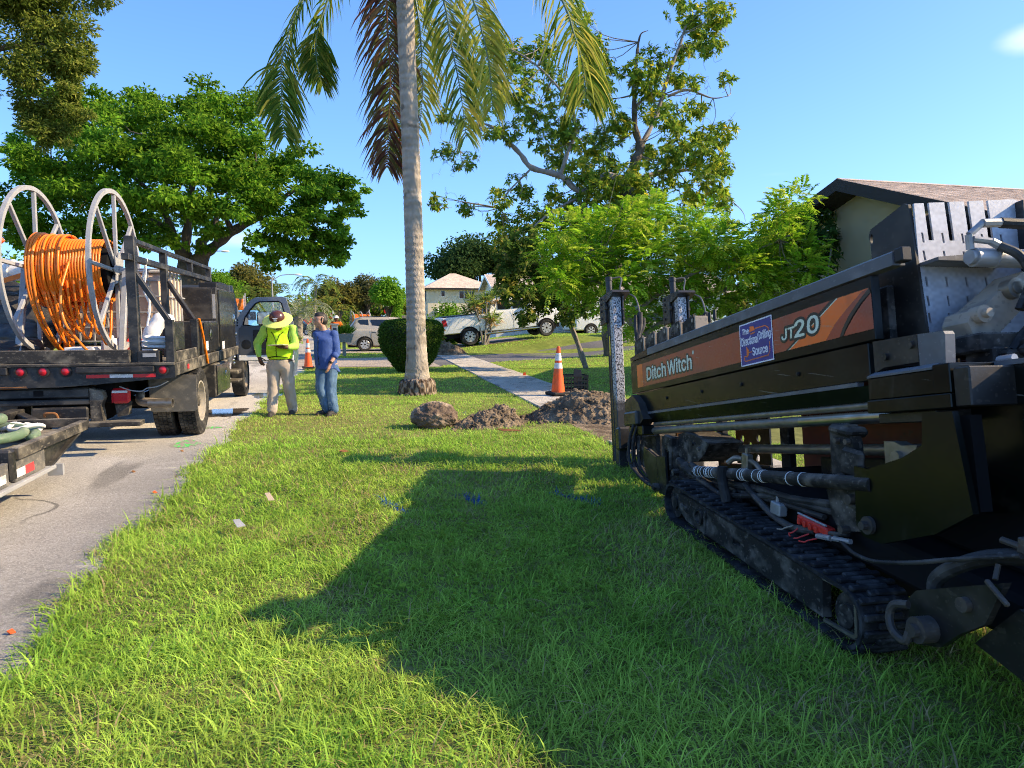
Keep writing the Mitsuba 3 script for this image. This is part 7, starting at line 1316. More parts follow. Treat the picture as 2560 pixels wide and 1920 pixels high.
# white car between the masts
WC = thing('white_car', 'white car glimpsed between the stake-down masts of the drill rig', 'car')
M = frame((13.2, 32.4, .48), .10)
put('body', body_loft([(0, .74, .42, .70, .95, .72), (.5, .88, .24, .9, 1.0, .82), (1.6, .90, .22, .9, 1.0, .84), (3.2, .90, .22, .9, .98, .84), (4.0, .86, .26, .82, .92, .74), (4.5, .66, .40, .60, .74, .52)]), 'm_white_paint', WC, M, 40)
put('cabin', body_loft([(.25, .78, .95, 1.0, 1.1, .74), (1.1, .80, .95, 1.0, 1.45, .62), (2.2, .80, .95, 1.0, 1.47, .60), (3.3, .78, .92, .96, 1.0, .68)]), 'm_car_glass', WC, M, 40)
put('roof', body_loft([(.95, .60, 1.40, 1.44, 1.47, .56), (1.6, .64, 1.42, 1.46, 1.50, .58), (2.3, .62, 1.40, 1.45, 1.49, .56)]), 'm_white_paint', WC, M, 40)
for x in (.85, 3.5):
    wheel_arch(WC, M, x, .34, .90)
    for s in (-1, 1): car_wheel(WC, M, x, s * .81, .34, .22, s, 10)
VN = thing('white_van', 'pale white van standing right of the pickup cab', 'van'); M = frame((12.6, 37.2, .55), .05)
put('body', body_loft([(0, .92, .40, 1.1, 2.2, .86), (.15, .98, .34, 1.1, 2.3, .90), (3.6, .98, .34, 1.1, 2.3, .90), (4.3, .96, .36, 1.1, 1.9, .80), (5.0, .92, .40, .95, 1.25, .74), (5.2, .8, .45, .8, 1.0, .6)]), 'm_white_paint', VN, M, 40)
put('window', MB().hull([(3.7, -.97, 1.3), (4.4, -.95, 1.3), (4.2, -.86, 1.9), (3.7, -.93, 1.9), (3.7, -.9, 1.3), (4.4, -.9, 1.3)]), 'm_car_glass', VN, M); put('side_seam', MB().bb((1.9, -.99, .5), (1.91, -.98, 2.1)), 'm_dark', VN, M)
for x in (1.0, 4.2):
    wheel_arch(VN, M, x, .36, .98)
    for s in (-1, 1): car_wheel(VN, M, x, s * .885, .36, .24, s, 6)
# blue truck with a second reel, seen through the door window
BT = thing('blue_truck', 'light blue truck facing us, seen through the open door window', 'truck'); M = frame((-6.1, 46.5, 0), -PI / 2)
put('hood', body_loft([(-.2, .95, .6, 1.1, 1.5, .9), (1.4, .98, .5, 1.1, 1.45, .86), (2.2, .95, .5, 1.05, 1.34, .82), (2.5, .86, .55, 1.0, 1.2, .75)]), 'm_blue_truck', BT, M, 40)
put('cabin', body_loft([(-1.6, .92, 1.4, 1.5, 2.1, .80), (-.2, .92, 1.4, 1.5, 2.1, .78), (.6, .9, 1.35, 1.45, 1.5, .84)]), 'm_blue_truck', BT, M, 40)
put('windscreen', MB().hull([(.05, -.76, 2.02), (.05, .76, 2.02), (.62, -.84, 1.50), (.62, .84, 1.50), (0, -.76, 2.0), (.5, -.84, 1.48), (0, .76, 2.0), (.5, .84, 1.48)]), 'm_car_glass', BT, M)
put('grille', MB().bb((2.46, -.6, .72), (2.56, .6, 1.14), .02), 'm_galv', BT, M); put('headlight', MB().bb((2.42, -.88, .9), (2.54, -.64, 1.15), .03).bb((2.42, .64, .9), (2.54, .88, 1.15), .03), 'm_white_paint', BT, M); put('bumper', MB().bb((2.5, -.95, .5), (2.65, .95, .70), .02), 'm_chrome', BT, M)
for x in (1.5, -2.8):
    for s in (-1, 1): car_wheel(BT, M, x, s * .86, .40, .25, s, 6)
put('flatbed', MB().bb((-4.6, -1.1, .9), (-1.7, 1.1, 1.05)), 'm_truck_black', BT, M)
def far_reel(o, ang, label):
    t = thing('reel_trailer', label, 'cable reel'); M = frame(o, ang)
    for s in (-1, 0, 1):
        put('ring', MB().lathe([(.72, -.03), (.80, -.03), (.80, .03), (.72, .03)], (0, s * .7, 1.3), (0, 1, 0), 32, True), 'm_galv', t, M)
    ys = np.linspace(-.66, .66, 150); tt = np.linspace(0, 2 * PI * 22, 150 * 6); put('coil', MB().tube(np.c_[.56 * np.cos(tt), np.interp(tt, [0, tt[-1]], [-.66, .66]), 1.3 + .56 * np.sin(tt)], .032, 5).get(), 'm_orange_hose', t, M, True)
    put('core', MB().cyl((0, -.68, 1.3), (0, .68, 1.3), .54, 20), 'm_orange_hose', t, M); put('frame', MB().bb((-.9, -.8, .45), (.9, .8, .6)), 'm_galv', t, M); put('post', MB().bb((-.06, -.82, .6), (.06, -.74, 2.25)).bb((-.06, .74, .6), (.06, .82, 2.25)), 'm_galv', t, M)
    put('tyre', MB().lathe([(.1, -.1), (.34, -.1), (.34, .1), (.1, .1)], (0, -.85, .34), (0, 1, 0), 20, True), 'm_tyre', t, M)
far_reel((-7.0, 48.6, 1.0), PI / 2 + .1, 'orange conduit reel on the blue truck behind the cab door')
far_reel((1.55, 59.8, .05), PI / 2 + .25, 'orange conduit reel with white posts beyond the champagne car roof')
def small_car(label, o, ang, mat, h=1.5):
    t = thing('parked_car', label, 'car', None); M = frame(o, ang)
    put('body', body_loft([(0, .74, .42, .70, .95, .72), (.3, .86, .26, .9, 1.02, .82), (1.6, .90, .24, .9, 1.0, .84), (3.2, .90, .24, .9, .98, .84), (4.1, .84, .28, .8, .9, .72), (4.5, .66, .40, .60, .74, .52)]), mat, t, M, 40)
    put('cabin', body_loft([(.12, .78, .95, 1.0, 1.1, .74), (.5, .80, .95, 1.0, h - .04, .64), (2.2, .80, .95, 1.0, h - .03, .62), (3.3, .78, .92, .96, 1.0, .68)]), 'm_car_glass', t, M, 40)
    put('roof', body_loft([(.45, .62, h - .08, h - .05, h - .02, .58), (1.4, .66, h - .06, h - .03, h + .01, .60), (2.3, .63, h - .08, h - .05, h - .01, .58)]), mat, t, M, 40)
    put('tail_lamp', MB().bb((-.01, -.8, .85), (.1, -.5, 1.0), .02).bb((-.01, .5, .85), (.1, .8, 1.0), .02), 'm_lamp_red', t, M)
    for x in (.85, 3.55):
        for s in (-1, 1): car_wheel(t, M, x, s * .80, .33, .22, s, 5)
small_car('silver car far down the street seen from behind', (.5, 100, 0), PI / 2 + .15, 'm_silver_car', 1.65)
small_car('dark navy car in the street behind the vested man', (-5.4, 68.0, 0), -PI / 2 + .9, 'm_navy')
small_car('pale car parked at the end of the street', (4.2, 118, 0), PI / 2 - .2, 'm_white_paint')
small_car('dark car under the palms past the pink sign', (-4.6, 80, 0), PI / 2 - .5, 'm_black_plastic')
# street furniture
def road_sign(label, x, y, s, zc):
    t = thing('road_sign', label, 'road sign'); part('face', MB().prism([(0, s / 2), (s / 2, 0), (0, -s / 2), (-s / 2, 0)], (x, y, zc), (1, 0, 0), (0, 0, 1), (0, 1, 0), .012), 'm_sign_pink', t)
    part('symbol', MB().bb((x - s * .03, y - .006, zc - s * .25), (x + s * .03, y - .001, zc + s * .18)).bb((x - s * .2, y - .006, zc + s * .02), (x + s * .2, y - .001, zc + s * .07)).bb((x - s * .20, y - .006, zc - s * .08), (x - s * .15, y - .001, zc + s * .02)).bb((x + s * .15, y - .006, zc - s * .08), (x + s * .20, y - .001, zc + s * .02)), 'm_dark', t)
    part('stand', MB().bb((x - .02, y + .015, 0), (x + .02, y + .05, zc + s * .3)).bar((x, y + .03, .3), (x - .4, y + .3, 0), .03, .03).bar((x, y + .03, .3), (x + .4, y + .3, 0), .03, .03), 'm_galv', t)
road_sign('pink diamond road work sign in the street, the nearer one', -2.85, 62.8, .86, 1.38); road_sign('smaller pink diamond road work sign further down the street', -1.35, 93.5, .75, 1.75)
def lamp(label, x, y, h, arm):
    t = thing('street_lamp', label, 'street lamp'); part('pole', MB().cyl((x, y, 0), (x, y, h), .08, 10, .05), 'm_galv', t); part('arm', MB().tube(spline([(x, y, h - .3), (x + arm * .4, y, h + .15), (x + arm, y, h + .25)], 10), .035, 6), 'm_galv', t); part('head', MB().ball((x + arm + .25, y, h + .23), .2, 2, (1.4, .6, .35)), 'm_white_matte', t)
lamp('street lamp pole beside the spreading tree trunk', -9.1, 49.2, 5.8, 1.4); lamp('street lamp above the date palm', -5.2, 56.3, 4.75, 1.7); lamp('far street lamp left of the yellowish oak', -4.0, 83.5, 4.6, 1.6)
t = thing('street_sign', 'small red and white sign on a pole by the bright green tree', 'sign'); part('pole', MB().cyl((3.52, 56.1, 0), (3.52, 56.1, 2.5), .03, 8), 'm_galv', t); part('face', MB().prism([(.22 * math.cos(a + PI / 8), .22 * math.sin(a + PI / 8)) for a in np.arange(8) * PI / 4], (3.52, 56.05, 2.15), (1, 0, 0), (0, 0, 1), (0, 1, 0), .02), 'm_lamp_red', t); part('name_blade', MB().bb((3.25, 56.08, 2.5), (3.8, 56.1, 2.65)), 'm_white_matte', t)
for i, (x, y, h) in enumerate(((-1.1, 92, 3.0), (2.2, 78, 1.9), (2.7, 77, 2.0), (3.1, 75, 1.8), (3.9, 70, 1.9))):
    single('white_post', ('white utility post far down the street', 'white post left in the row behind the champagne car', 'second white post in the row behind the champagne car', 'third white post in the row behind the champagne car', 'white post nearest the board fence')[i], 'post', MB().bb((x - .06, y - .06, 0), (x + .06, y + .06, h), .01), 'm_white_matte')
t = thing('mailbox', 'black mailbox on a post at the kerb by the blue shirted man', 'mailbox'); part('box', MB().prism([(-.13, .92), (.13, .92), (.13, 1.10)] + [(.13 * math.cos(a), 1.10 + .10 * math.sin(a)) for a in np.linspace(.3, PI - .3, 8)] + [(-.13, 1.10)], (-.95, 25.8, 0), (1, 0, 0), (0, 0, 1), (0, 1, 0), .5), 'm_black_plastic', t); part('stripe', MB().bb((-1.02, 25.795, 1.05), (-.88, 25.80, 1.075)), 'm_white_matte', t); part('post', MB().bb((-.99, 26.0, 0), (-.91, 26.08, .92)), 'm_wood_grey', t)
t = thing('brick_mailbox', 'beige mailbox pillar beside the planter', 'mailbox'); part('pillar', MB().bb((-.42, 28.9, 0), (-.16, 29.2, 1.34), .02), 'm_stucco_cream', t); part('cap', MB().bb((-.46, 28.86, 1.342), (-.12, 29.24, 1.40), .01), 'm_stucco_cream', t); part('door', MB().bb((-.36, 28.885, .95), (-.22, 28.898, 1.22)), 'm_grey_trim', t)
t = thing('planter', 'grey tapered planter box with a green plant behind the blue shirted man', 'planter'); part('box', MB().hull([(-.22, 29.6, .60), (.36, 29.6, .60), (-.30, 29.55, .95), (.48, 29.55, .95), (-.22, 30.0, .60), (.36, 30.0, .60), (-.30, 30.05, .95), (.48, 30.05, .95)]), 'm_planter', t); part('foot', MB().bb((0, 29.7, 0), (.14, 29.9, .6), .01), 'm_planter', t)
r = np.random.default_rng(150); F = Foliage(); n = 240; b = np.stack([r.uniform(-.22, .4, n), r.uniform(29.62, 29.98, n), np.full(n, .95)], 1); d = np.stack([r.normal(0, .5, n), r.normal(0, .4, n), np.ones(n)], 1); V, Fc = leaf2(b, d, r.normal(size=(n, 3)), r.uniform(.25, .5, n), .03); F.add(V, Fc, shade_of(PB, n, r), 4); F.put('leaves', t)
# ---------------------------------------------------------------- people
C14, S14 = math.cos(YAW), math.sin(YAW)
def person_frame(x, y, turn=0.0, z=0.0):
    M = np.eye(4); a = -YAW + turn; c, s = math.cos(a), math.sin(a); M[:3, 0] = [c, s, 0]; M[:3, 1] = [-s, c, 0]; M[:3, 3] = [x, y, z]; return M
def folds(t, amp, fx, fz, seed):
    v = np.array(t.vertices); n = np.array(t.vertex_normals); q = v * np.array([fx, fx, fz])
    t.vertices = v + n * ((meshkit.fbm(q, 3, seed) - .5) * 2 * amp)[:, None]; return t
def hand_bones(w, d, palm_n, thumb, L=.18, curl=.5):
    """palm and five fingers from the wrist w along d; palm_n is the way the fingers curl"""
    d, pn = unit(d), unit(palm_n); s = unit(np.cross(d, pn)); B = []; w = np.array(w)
    k = w + d * L * .48
    B.append([(w, .026), (k + s * .028, .015), (k - s * .028, .015)])
    for i, (o, l) in enumerate(((.032, .38), (.011, .44), (-.011, .42), (-.032, .33))):
        p = k + s * o; dd = d; ln = L * l
        for j, f in enumerate((.45, .32, .23)):
            dd = unit(dd + pn * curl * (.5 + .4 * j + .06 * i)); q = p + dd * ln * f; B.append((p, .0098 - .001 * j, q, .0092 - .001 * j)); p = q
    p = w + d * L * .14 + s * thumb * .026
    for j, f in enumerate((.20, .15, .12)):
        dd = unit(d * .75 + s * thumb * (.75 - .25 * j) + pn * (.25 + .15 * j)); q = p + dd * L * f; B.append((p, .0125 - .0015 * j, q, .011 - .0015 * j)); p = q
    return B
def head_bones(c, face, upv, r=.088):
    f, u = unit(face), unit(upv); s = unit(np.cross(f, u)); c = np.array(c); ax = lambda a, b, d: c + s * a + f * b + u * d
    return [[(ax(0, -.015, .035), r), (ax(0, .02, .03), r * .93), (ax(0, -.03, 0), r * .90)], [(ax(.03, .045, -.01), .05), (ax(-.03, .045, -.01), .05), (ax(0, .062, -.085), .030), (ax(.035, .01, -.06), .035), (ax(-.035, .01, -.06), .035)],
            [(ax(0, .095, .015), .010), (ax(0, .118, -.022), .014), (ax(.012, .10, -.028), .009), (ax(-.012, .10, -.028), .009)], [(ax(.025, .086, -.058), .009), (ax(-.025, .086, -.058), .009), (ax(0, .096, -.058), .010)],
            [(ax(.088, -.005, .015), (.008, .018, .03)), (ax(.084, .005, -.02), (.008, .012, .016))], [(ax(-.088, -.005, .015), (.008, .018, .03)), (ax(-.084, .005, -.02), (.008, .012, .016))]], ax
def cloth(name, bones, mat, P, M, edge=.022, it=7, amp=.008, fx=9, fz=5, seed=1, label=None):
    t = folds(smooth_union(bones, edge, it), amp, fx, fz, seed); return obj(name, xf(t, M), mat, P, True, label)

# the man in the vest: head bowed over a clipboard
P1 = thing('person', 'person in a yellow green vest, khaki trousers and wide brimmed hard hat reading a clipboard', 'person')
M = person_frame(-1.03, 12.08)
SR, ER, WR, HR = (-.235, .02, 1.46), (-.385, .03, 1.21), (-.335, -.05, 1.0), (-.29, -.07, .97)
SL, EL, WL = (.225, .02, 1.46), (.275, -.02, 1.17), (.19, -.24, 1.165)
hip, che, nek = (0, .02, .95), (0, .03, 1.30), (0, -.02, 1.50)
KR, AR, KL, AL = (-.115, -.03, .50), (-.125, -.10, .07), (.125, .02, .50), (.14, .16, .07)
HC = np.array([.03, -.13, 1.585]); face = np.array([.05, -.80, -.55]); uph = np.array([.03, -.55, .83])
hb, ax = head_bones(HC, face, uph)
def torso(g=0.0): return [[((0, .02, .90), (.17 + g, .12 + g, .10)), ((0, .0, 1.08), (.195 + g, .155 + g, .12)), ((0, .03, 1.32), (.19 + g, .13 + g, .12))], [((0, .03, 1.30), (.19 + g, .125 + g, .1)), ((-.17, .03, 1.44), (.075 + g, .08 + g, .07)), ((.17, .03, 1.44), (.075 + g, .08 + g, .07)), ((0, .02, 1.48), (.08 + g, .075 + g, .05))]]
skin = torso(-.01) + [((0, .02, 1.46), .062, HC - [0, -.02, .07], .058)] + hb + [(SR, .062, ER, .045), (ER, .045, WR, .030), (SL, .062, EL, .045), (EL, .044, WL, .029)]
skin += hand_bones(WR, (.35, -.05, -.95), (.3, .6, .0), 1, .19, .35) + hand_bones(WL, (-.85, -.35, -.02), (0, .25, .95), -1, .185, .55)
skin += [((-.10, .02, .90), .105, KR, .066), (KR, .066, AR, .045), ((.10, .02, .90), .105, KL, .066), (KL, .066, AL, .045)]
B1 = obj(P1, xf(smooth_union(skin, .013, 5, 2), M), 'm_skin_dark', None, True)
sleeves = [(SR, .080, ER, .066), (ER, .064, (-.338, -.045, 1.025), .044), (SL, .080, EL, .064), (EL, .062, (.215, -.19, 1.165), .042), [((-.17, .03, 1.44), .085), ((.17, .03, 1.44), .085), ((0, .02, 1.49), (.09, .085, .04)), ((0, .0, 1.2), (.17, .14, .1))]]
cloth('shirt', sleeves, 'm_sleeve', P1, M, .02, 7, .010, 12, 14, 3)
vest = [[((0, .01, .975), (.205, .155, .03)), ((0, .0, 1.10), (.225, .18, .1)), ((0, .02, 1.34), (.215, .155, .1))], [((0, .02, 1.32), (.21, .15, .1)), ((-.155, .03, 1.45), (.065, .095, .065)), ((.155, .03, 1.45), (.065, .095, .065))]]
VE = cloth('vest', vest, 'm_vest', P1, M, .018, 6, .012, 8, 7, 5)
def vest_line(name, pts, r, mat='m_dark', out=.004, tree=None):
    P = spline(pts, 30); pr = trimesh.proximity.closest_point(tree, P)[0]; n = P - pr
    return obj(name, xf(MB().tube(pr + np.array([0, -out, 0]), r, 6).get(), M), mat, VE, True)
_vt = smooth_union(vest, .03, 6)
vest_line('zip', [(0, -.3, 1.24), (.0, -.3, 1.12), (.005, -.3, .965)], .006, tree=_vt)
vest_line('neck_binding', [(-.10, -.25, 1.50), (-.06, -.3, 1.38), (0, -.3, 1.24)], .006, tree=_vt); vest_line('neck_binding', [(.10, -.25, 1.50), (.06, -.3, 1.38), (0, -.3, 1.24)], .006, tree=_vt)
vest_line('hem_binding', [(-.21, -.12, .965), (-.12, -.3, .957), (0, -.3, .965), (.12, -.3, .957), (.21, -.12, .965)], .007, tree=_vt)
vest_line('arm_binding', [(-.21, -.05, 1.50), (-.225, -.12, 1.38), (-.235, -.08, 1.25)], .007, tree=_vt); vest_line('arm_binding', [(.21, -.05, 1.50), (.225, -.12, 1.38), (.235, -.08, 1.25)], .007, tree=_vt)
tr = [[((0, .02, .93), (.195, .15, .04)), ((-.105, .01, .80), (.115, .125, .07)), ((.105, .02, .80), (.115, .125, .07))], ((-.108, .01, .84), .125, (-.118, -.02, .50), .096), ((-.118, -.02, .50), .096, (-.128, -.09, .10), .083), ((.108, .02, .84), .125, (.125, .03, .50), .096), ((.125, .03, .50), .096, (.14, .15, .10), .083)]
cloth('trousers', tr, 'm_khaki', P1, M, .02, 6, .013, 9, 9, 8)
for nm, a, q in (('shoe', AR, -.22), ('shoe', AL, -.18)): obj(nm, xf(smooth_union([((a[0], a[1] + .03, .045), .048, (a[0] + .01, a[1] + q * .8, .035), .042), [((a[0], a[1] + .05, .02), (.045, .04, .02)), ((a[0] + .01, a[1] + q * .85, .02), (.046, .05, .02))]], .02, 4), M), 'm_shoe', P1, True) if False else obj('shoe', xf(smooth_union([((a[0], a[1] + .03, .055), .046, (a[0] + .01, a[1] + q * .75, .038), .040), [((a[0], a[1] + .04, .02), (.046, .046, .02)), ((a[0] + .01, a[1] + q * .8, .02), (.047, .05, .02))]], .02, 4), M), 'm_shoe', P1, True)
hc = HC + unit(uph) * .055; u_ = unit(uph); HT = obj('hard_hat', xf(MB().lathe([(.128, .0), (.126, .03), (.112, .085), (.08, .122), (.04, .137), (0, .141)], hc, u_, 28).get(), M), 'm_hardhat', P1, True, 'dark brown hard hat with pale stickers')
f_ = unit(np.cross(np.cross(u_, face), u_)); s_ = unit(np.cross(f_, u_))
obj('hat_brim', xf(MB().lathe([(.118, .020), (.16, .012), (.235, -.016), (.245, -.024), (.235, -.026), (.16, .004), (.118, .010)], hc, u_, 40, True).get(), M), 'm_brim', HT, True, 'wide pale yellow brim')
for w_, h_, z_, o_ in ((.075, .016, .085, .001), (.042, .035, .055, .0)): 
    c_ = hc + f_ * (.1245 if z_ < .07 else .114) + u_ * z_; obj('sticker', xf(MB().box(c_, (w_, .006, h_), 0, np.stack([s_, f_, u_], 1)), M), 'm_sticker_white', HT, False)
obj('neck_shade', xf(folds(smooth_union([[(hc - f_ * .10 - u_ * .02, .03), (hc - f_ * .06 + s_ * .10 - u_ * .03, .025), (hc - f_ * .06 - s_ * .10 - u_ * .03, .025), ((.0, .10, 1.47), (.12, .03, .03))]], .02, 5), .008, 10, 10, 4), M), 'm_brim', HT, True)
# what he holds
CB = thing('clipboard', 'tan clipboard held level in the vested man hand', 'clipboard'); Rc = np.stack([unit([1, .02, .03]), unit([-.02, 1, -.06]), unit(np.cross([1, .02, .03], [-.02, 1, -.06]))], 1)
obj('board', xf(MB().box((.09, -.30, 1.20), (.27, .34, .008), .003, Rc), M), 'm_board', CB); obj('paper', xf(MB().box((.09, -.302, 1.206), (.23, .30, .004), 0, Rc), M), 'm_paper', CB); obj('clip', xf(MB().box((.09, -.16, 1.205), (.09, .02, .015), .004, Rc), M), 'm_steel_dull', CB)
mb = MB(); q = np.linspace(0, 1, 14); 
_pv = np.array([[(.235 + .085 * s + .010 * math.sin(t * 5), -.02 + .03 * math.sin(t * 4 + s * 2) - .03 * s, 1.12 - .46 * t + .05 * s * t) for s in (0, .25, .5, .75, 1)] for t in q]); nn = 5
_f = [[i * nn + j, i * nn + j + 1, (i + 1) * nn + j + 1, (i + 1) * nn + j] for i in range(13) for j in range(4)]
_pv = _pv.reshape(-1, 3); mb.add(np.vstack([_pv, _pv + [0, .003, 0]]), np.vstack([_f, np.array(_f)[:, ::-1] + len(_pv)]))
single('plan_sheet', 'white paper sheet hanging under the vested man arm', 'paper', xf(mb, M), 'm_paper', True)

# the man in the blue shirt, turned to the left
P2 = thing('person', 'person in a dark blue shirt and jeans standing right of the vested man', 'person')
M = person_frame(-.26, 11.98)
SR, ER, WR = (-.155, .0, 1.36), (-.15, .10, 1.08), (-.10, .10, .88)
SL, EL, WL = (.125, .0, 1.36), (.175, -.03, 1.06), (.105, -.19, .885)
KR, AR, KL, AL = (-.105, -.06, .47), (-.02, -.02, .07), (.06, -.02, .46), (.13, -.10, .07)
HC = np.array([-.095, -.02, 1.60]); face = np.array([-.72, -.66, -.06]); uph = np.array([-.03, -.02, 1.0]); hb, ax = head_bones(HC, face, uph, .092)
T2 = lambda g: [[((-.02, .02, .86), (.15 + g, .13 + g, .08)), ((-.03, .0, 1.02), (.16 + g, .14 + g, .12)), ((-.03, .0, 1.25), (.165 + g, .13 + g, .12))], [((-.03, .0, 1.25), (.16 + g, .125 + g, .1)), ((-.14, -.02, 1.35), (.065 + g, .07 + g, .06)), ((.10, .02, 1.35), (.065 + g, .07 + g, .06)), ((-.03, .01, 1.41), (.07 + g, .065 + g, .04))]]
skin = T2(-.01) + [((-.035, .01, 1.38), .060, HC - [-.02, -.01, .08], .058)] + hb + [(SR, .06, ER, .042), (ER, .042, WR, .028), (SL, .06, EL, .043), (EL, .042, WL, .029)]
skin += hand_bones(WL, (-.32, -.12, -.94), (-.7, .1, .1), 1, .19, .32) + hand_bones(WR, (.2, -.1, -.95), (.6, .3, 0), -1, .18, .4)
skin += [((-.09, .0, .84), .10, KR, .062), (KR, .062, AR, .043), ((.07, .02, .84), .10, KL, .062), (KL, .062, AL, .043)]
obj(P2, xf(smooth_union(skin, .0125, 5, 2), M), 'm_skin', None, True)
sh = [[((-.02, .02, .80), (.185, .165, .05)), ((-.03, .0, 1.0), (.185, .165, .12)), ((-.03, .0, 1.27), (.185, .15, .11))], [((-.03, .0, 1.26), (.18, .145, .1)), ((-.15, -.02, 1.36), (.075, .08, .065)), ((.11, .02, 1.36), (.075, .08, .065)), ((-.035, .01, 1.415), (.075, .07, .035))], (SL, .080, EL, .066), (EL, .062, (.155, -.085, 1.0), .054), (SR, .078, ER, .064), (ER, .064, (-.13, .10, 1.0), .055), [((.13, .02, .80), (.05, .10, .03)), ((.185, .06, .735), (.02, .05, .01)), ((.05, .05, .82), (.05, .1, .03))]]
SH2 = cloth('shirt', sh, 'm_shirt', P2, M, .018, 6, .010, 11, 9, 21)
obj('cuff', xf(MB().tube([(.165, -.06, 1.035), (.145, -.105, .985)], [.064, .058], 16).get(), M), 'm_shirt', SH2, True); obj('collar', xf(MB().tube(np.array([(-.035 + .068 * math.cos(a), .005 + .064 * math.sin(a), 1.428 + .012 * math.sin(a)) for a in np.linspace(0, 2 * PI, 22)]), .013, 8).get(), M), 'm_shirt', SH2, True)
obj('placket', xf(MB().tube(trimesh.proximity.closest_point(smooth_union(sh[:2], .03, 6), spline([(-.16, -.3, 1.38), (-.17, -.3, 1.1), (-.16, -.3, .84)], 16))[0] + np.array([-.002, -.004, 0]), .006, 6).get(), M), 'm_navy', SH2, True)
je = [[((-.01, .02, .84), (.165, .14, .05)), ((-.09, .0, .75), (.098, .11, .07)), ((.07, .02, .75), (.098, .11, .07))], ((-.09, .0, .80), .112, KR, .086), (KR, .086, (-.03, -.02, .10), .075), ((.07, .02, .80), .112, KL, .086), (KL, .086, (.12, -.09, .10), .078)]
cloth('jeans', je, 'm_denim', P2, M, .018, 6, .012, 10, 11, 23)
for a, q in ((AR, (-.12, -.10)), (AL, (-.06, -.14))): obj('shoe', xf(smooth_union([((a[0], a[1] + .03, .055), .043, (a[0] + q[0], a[1] + q[1], .036), .038), [((a[0], a[1] + .04, .02), (.044, .044, .02)), ((a[0] + q[0] * 1.1, a[1] + q[1] * 1.1, .02), (.045, .045, .02))]], .02, 4), M), 'm_shoe', P2, True)
f_, u_ = unit(face), unit(uph); s_ = unit(np.cross(f_, u_))
obj('hair', xf(folds(smooth_union([[(ax(0, -.030, .055), .088), (ax(0, .02, .075), .072), (ax(.02, -.045, .0), .080), (ax(-.02, -.045, .0), .080)], [(ax(.075, .0, .03), (.02, .03, .035)), (ax(-.075, .0, .03), (.02, .03, .035)), (ax(0, -.05, .02), .08)]], .014, 4), .004, 40, 40, 3), M), 'm_hair', P2, True)
for s in (-1, 1):
    obj('eye', xf(MB().ball(ax(s * .034, .086, .012), .011, 1), M), 'm_eye', P2, True); obj('eyebrow', xf(MB().bar(ax(s * .018, .096, .034), ax(s * .052, .084, .034), .008, .007), M), 'm_hair', P2)
    obj('glasses', xf(MB().tube(np.array([ax(s * .036 + .022 * math.cos(a), .104, .010 + .015 * math.sin(a)) for a in np.linspace(0, 2 * PI, 14)]), .0018, 4, False).cyl(ax(s * .058, .10, .016), ax(s * .088, .0, .020), .0018, 4).get(), M), 'm_steel_dull', P2, True)
obj('mouth', xf(MB().ball(ax(0, .095, -.058), .014, 2, (1.3, 1.3, .5)), M), 'm_lip', P2, True)
obj('watch', xf(MB().tube(np.array([(.113 + .034 * math.cos(a), -.172 + .034 * math.sin(a), .908 + .014 * math.sin(a)) for a in np.linspace(0, 2 * PI, 18)]), .011, 6, False).bb((.095, -.222, .89), (.135, -.20, .93), .006).get(), M), 'm_black_plastic', P2, True)

# the worker far behind
P3 = thing('person', 'distant person in an orange vest and white hard hat in the street', 'person'); M = person_frame(-.27, 34.3)
sk = [[((0, 0, .9), (.16, .12, .1)), ((0, 0, 1.3), (.17, .12, .1))], [((0, 0, 1.3), (.17, .12, .1)), ((-.18, 0, 1.36), .06), ((.18, 0, 1.36), .06)], ((0, 0, 1.4), .05, (0, 0, 1.55), .05), ((0, 0, 1.55), .10, (0, -.02, 1.62), .09), ((-.2, 0, 1.38), .06, (-.26, .02, 1.1), .045), ((-.26, .02, 1.1), .045, (-.2, -.1, .9), .03), ((.2, 0, 1.38), .06, (.26, .02, 1.1), .045), ((.26, .02, 1.1), .045, (.24, -.05, .85), .03), ((-.09, 0, .88), .1, (-.1, 0, .45), .06), ((-.1, 0, .45), .06, (-.1, 0, .05), .05), ((.09, 0, .88), .1, (.1, 0, .45), .06), ((.1, 0, .45), .06, (.1, 0, .05), .05)]
obj(P3, xf(smooth_union(sk, .03, 5), M), 'm_skin_dark', None, True)
cloth('vest', [[((0, 0, .92), (.19, .15, .05)), ((0, 0, 1.34), (.2, .15, .08)), ((-.18, 0, 1.37), .07), ((.18, 0, 1.37), .07)], ((-.2, 0, 1.38), .075, (-.26, .02, 1.12), .065), ((.2, 0, 1.38), .075, (.26, .02, 1.12), .065)], 'm_vest_orange', P3, M, .03, 5)
cloth('trousers', [((-.09, 0, .88), .12, (-.1, 0, .45), .085), ((-.1, 0, .45), .085, (-.1, 0, .08), .075), ((.09, 0, .88), .12, (.1, 0, .45), .085), ((.1, 0, .45), .085, (.1, 0, .08), .075)], 'm_navy', P3, M, .03, 5)
obj('hard_hat', xf(MB().lathe([(.19, -.01), (.13, .0), (.12, .05), (.08, .10), (0, .12)], (0, 0, 1.63), (0, 0, 1), 20).get(), M), 'm_white_paint', P3, True)

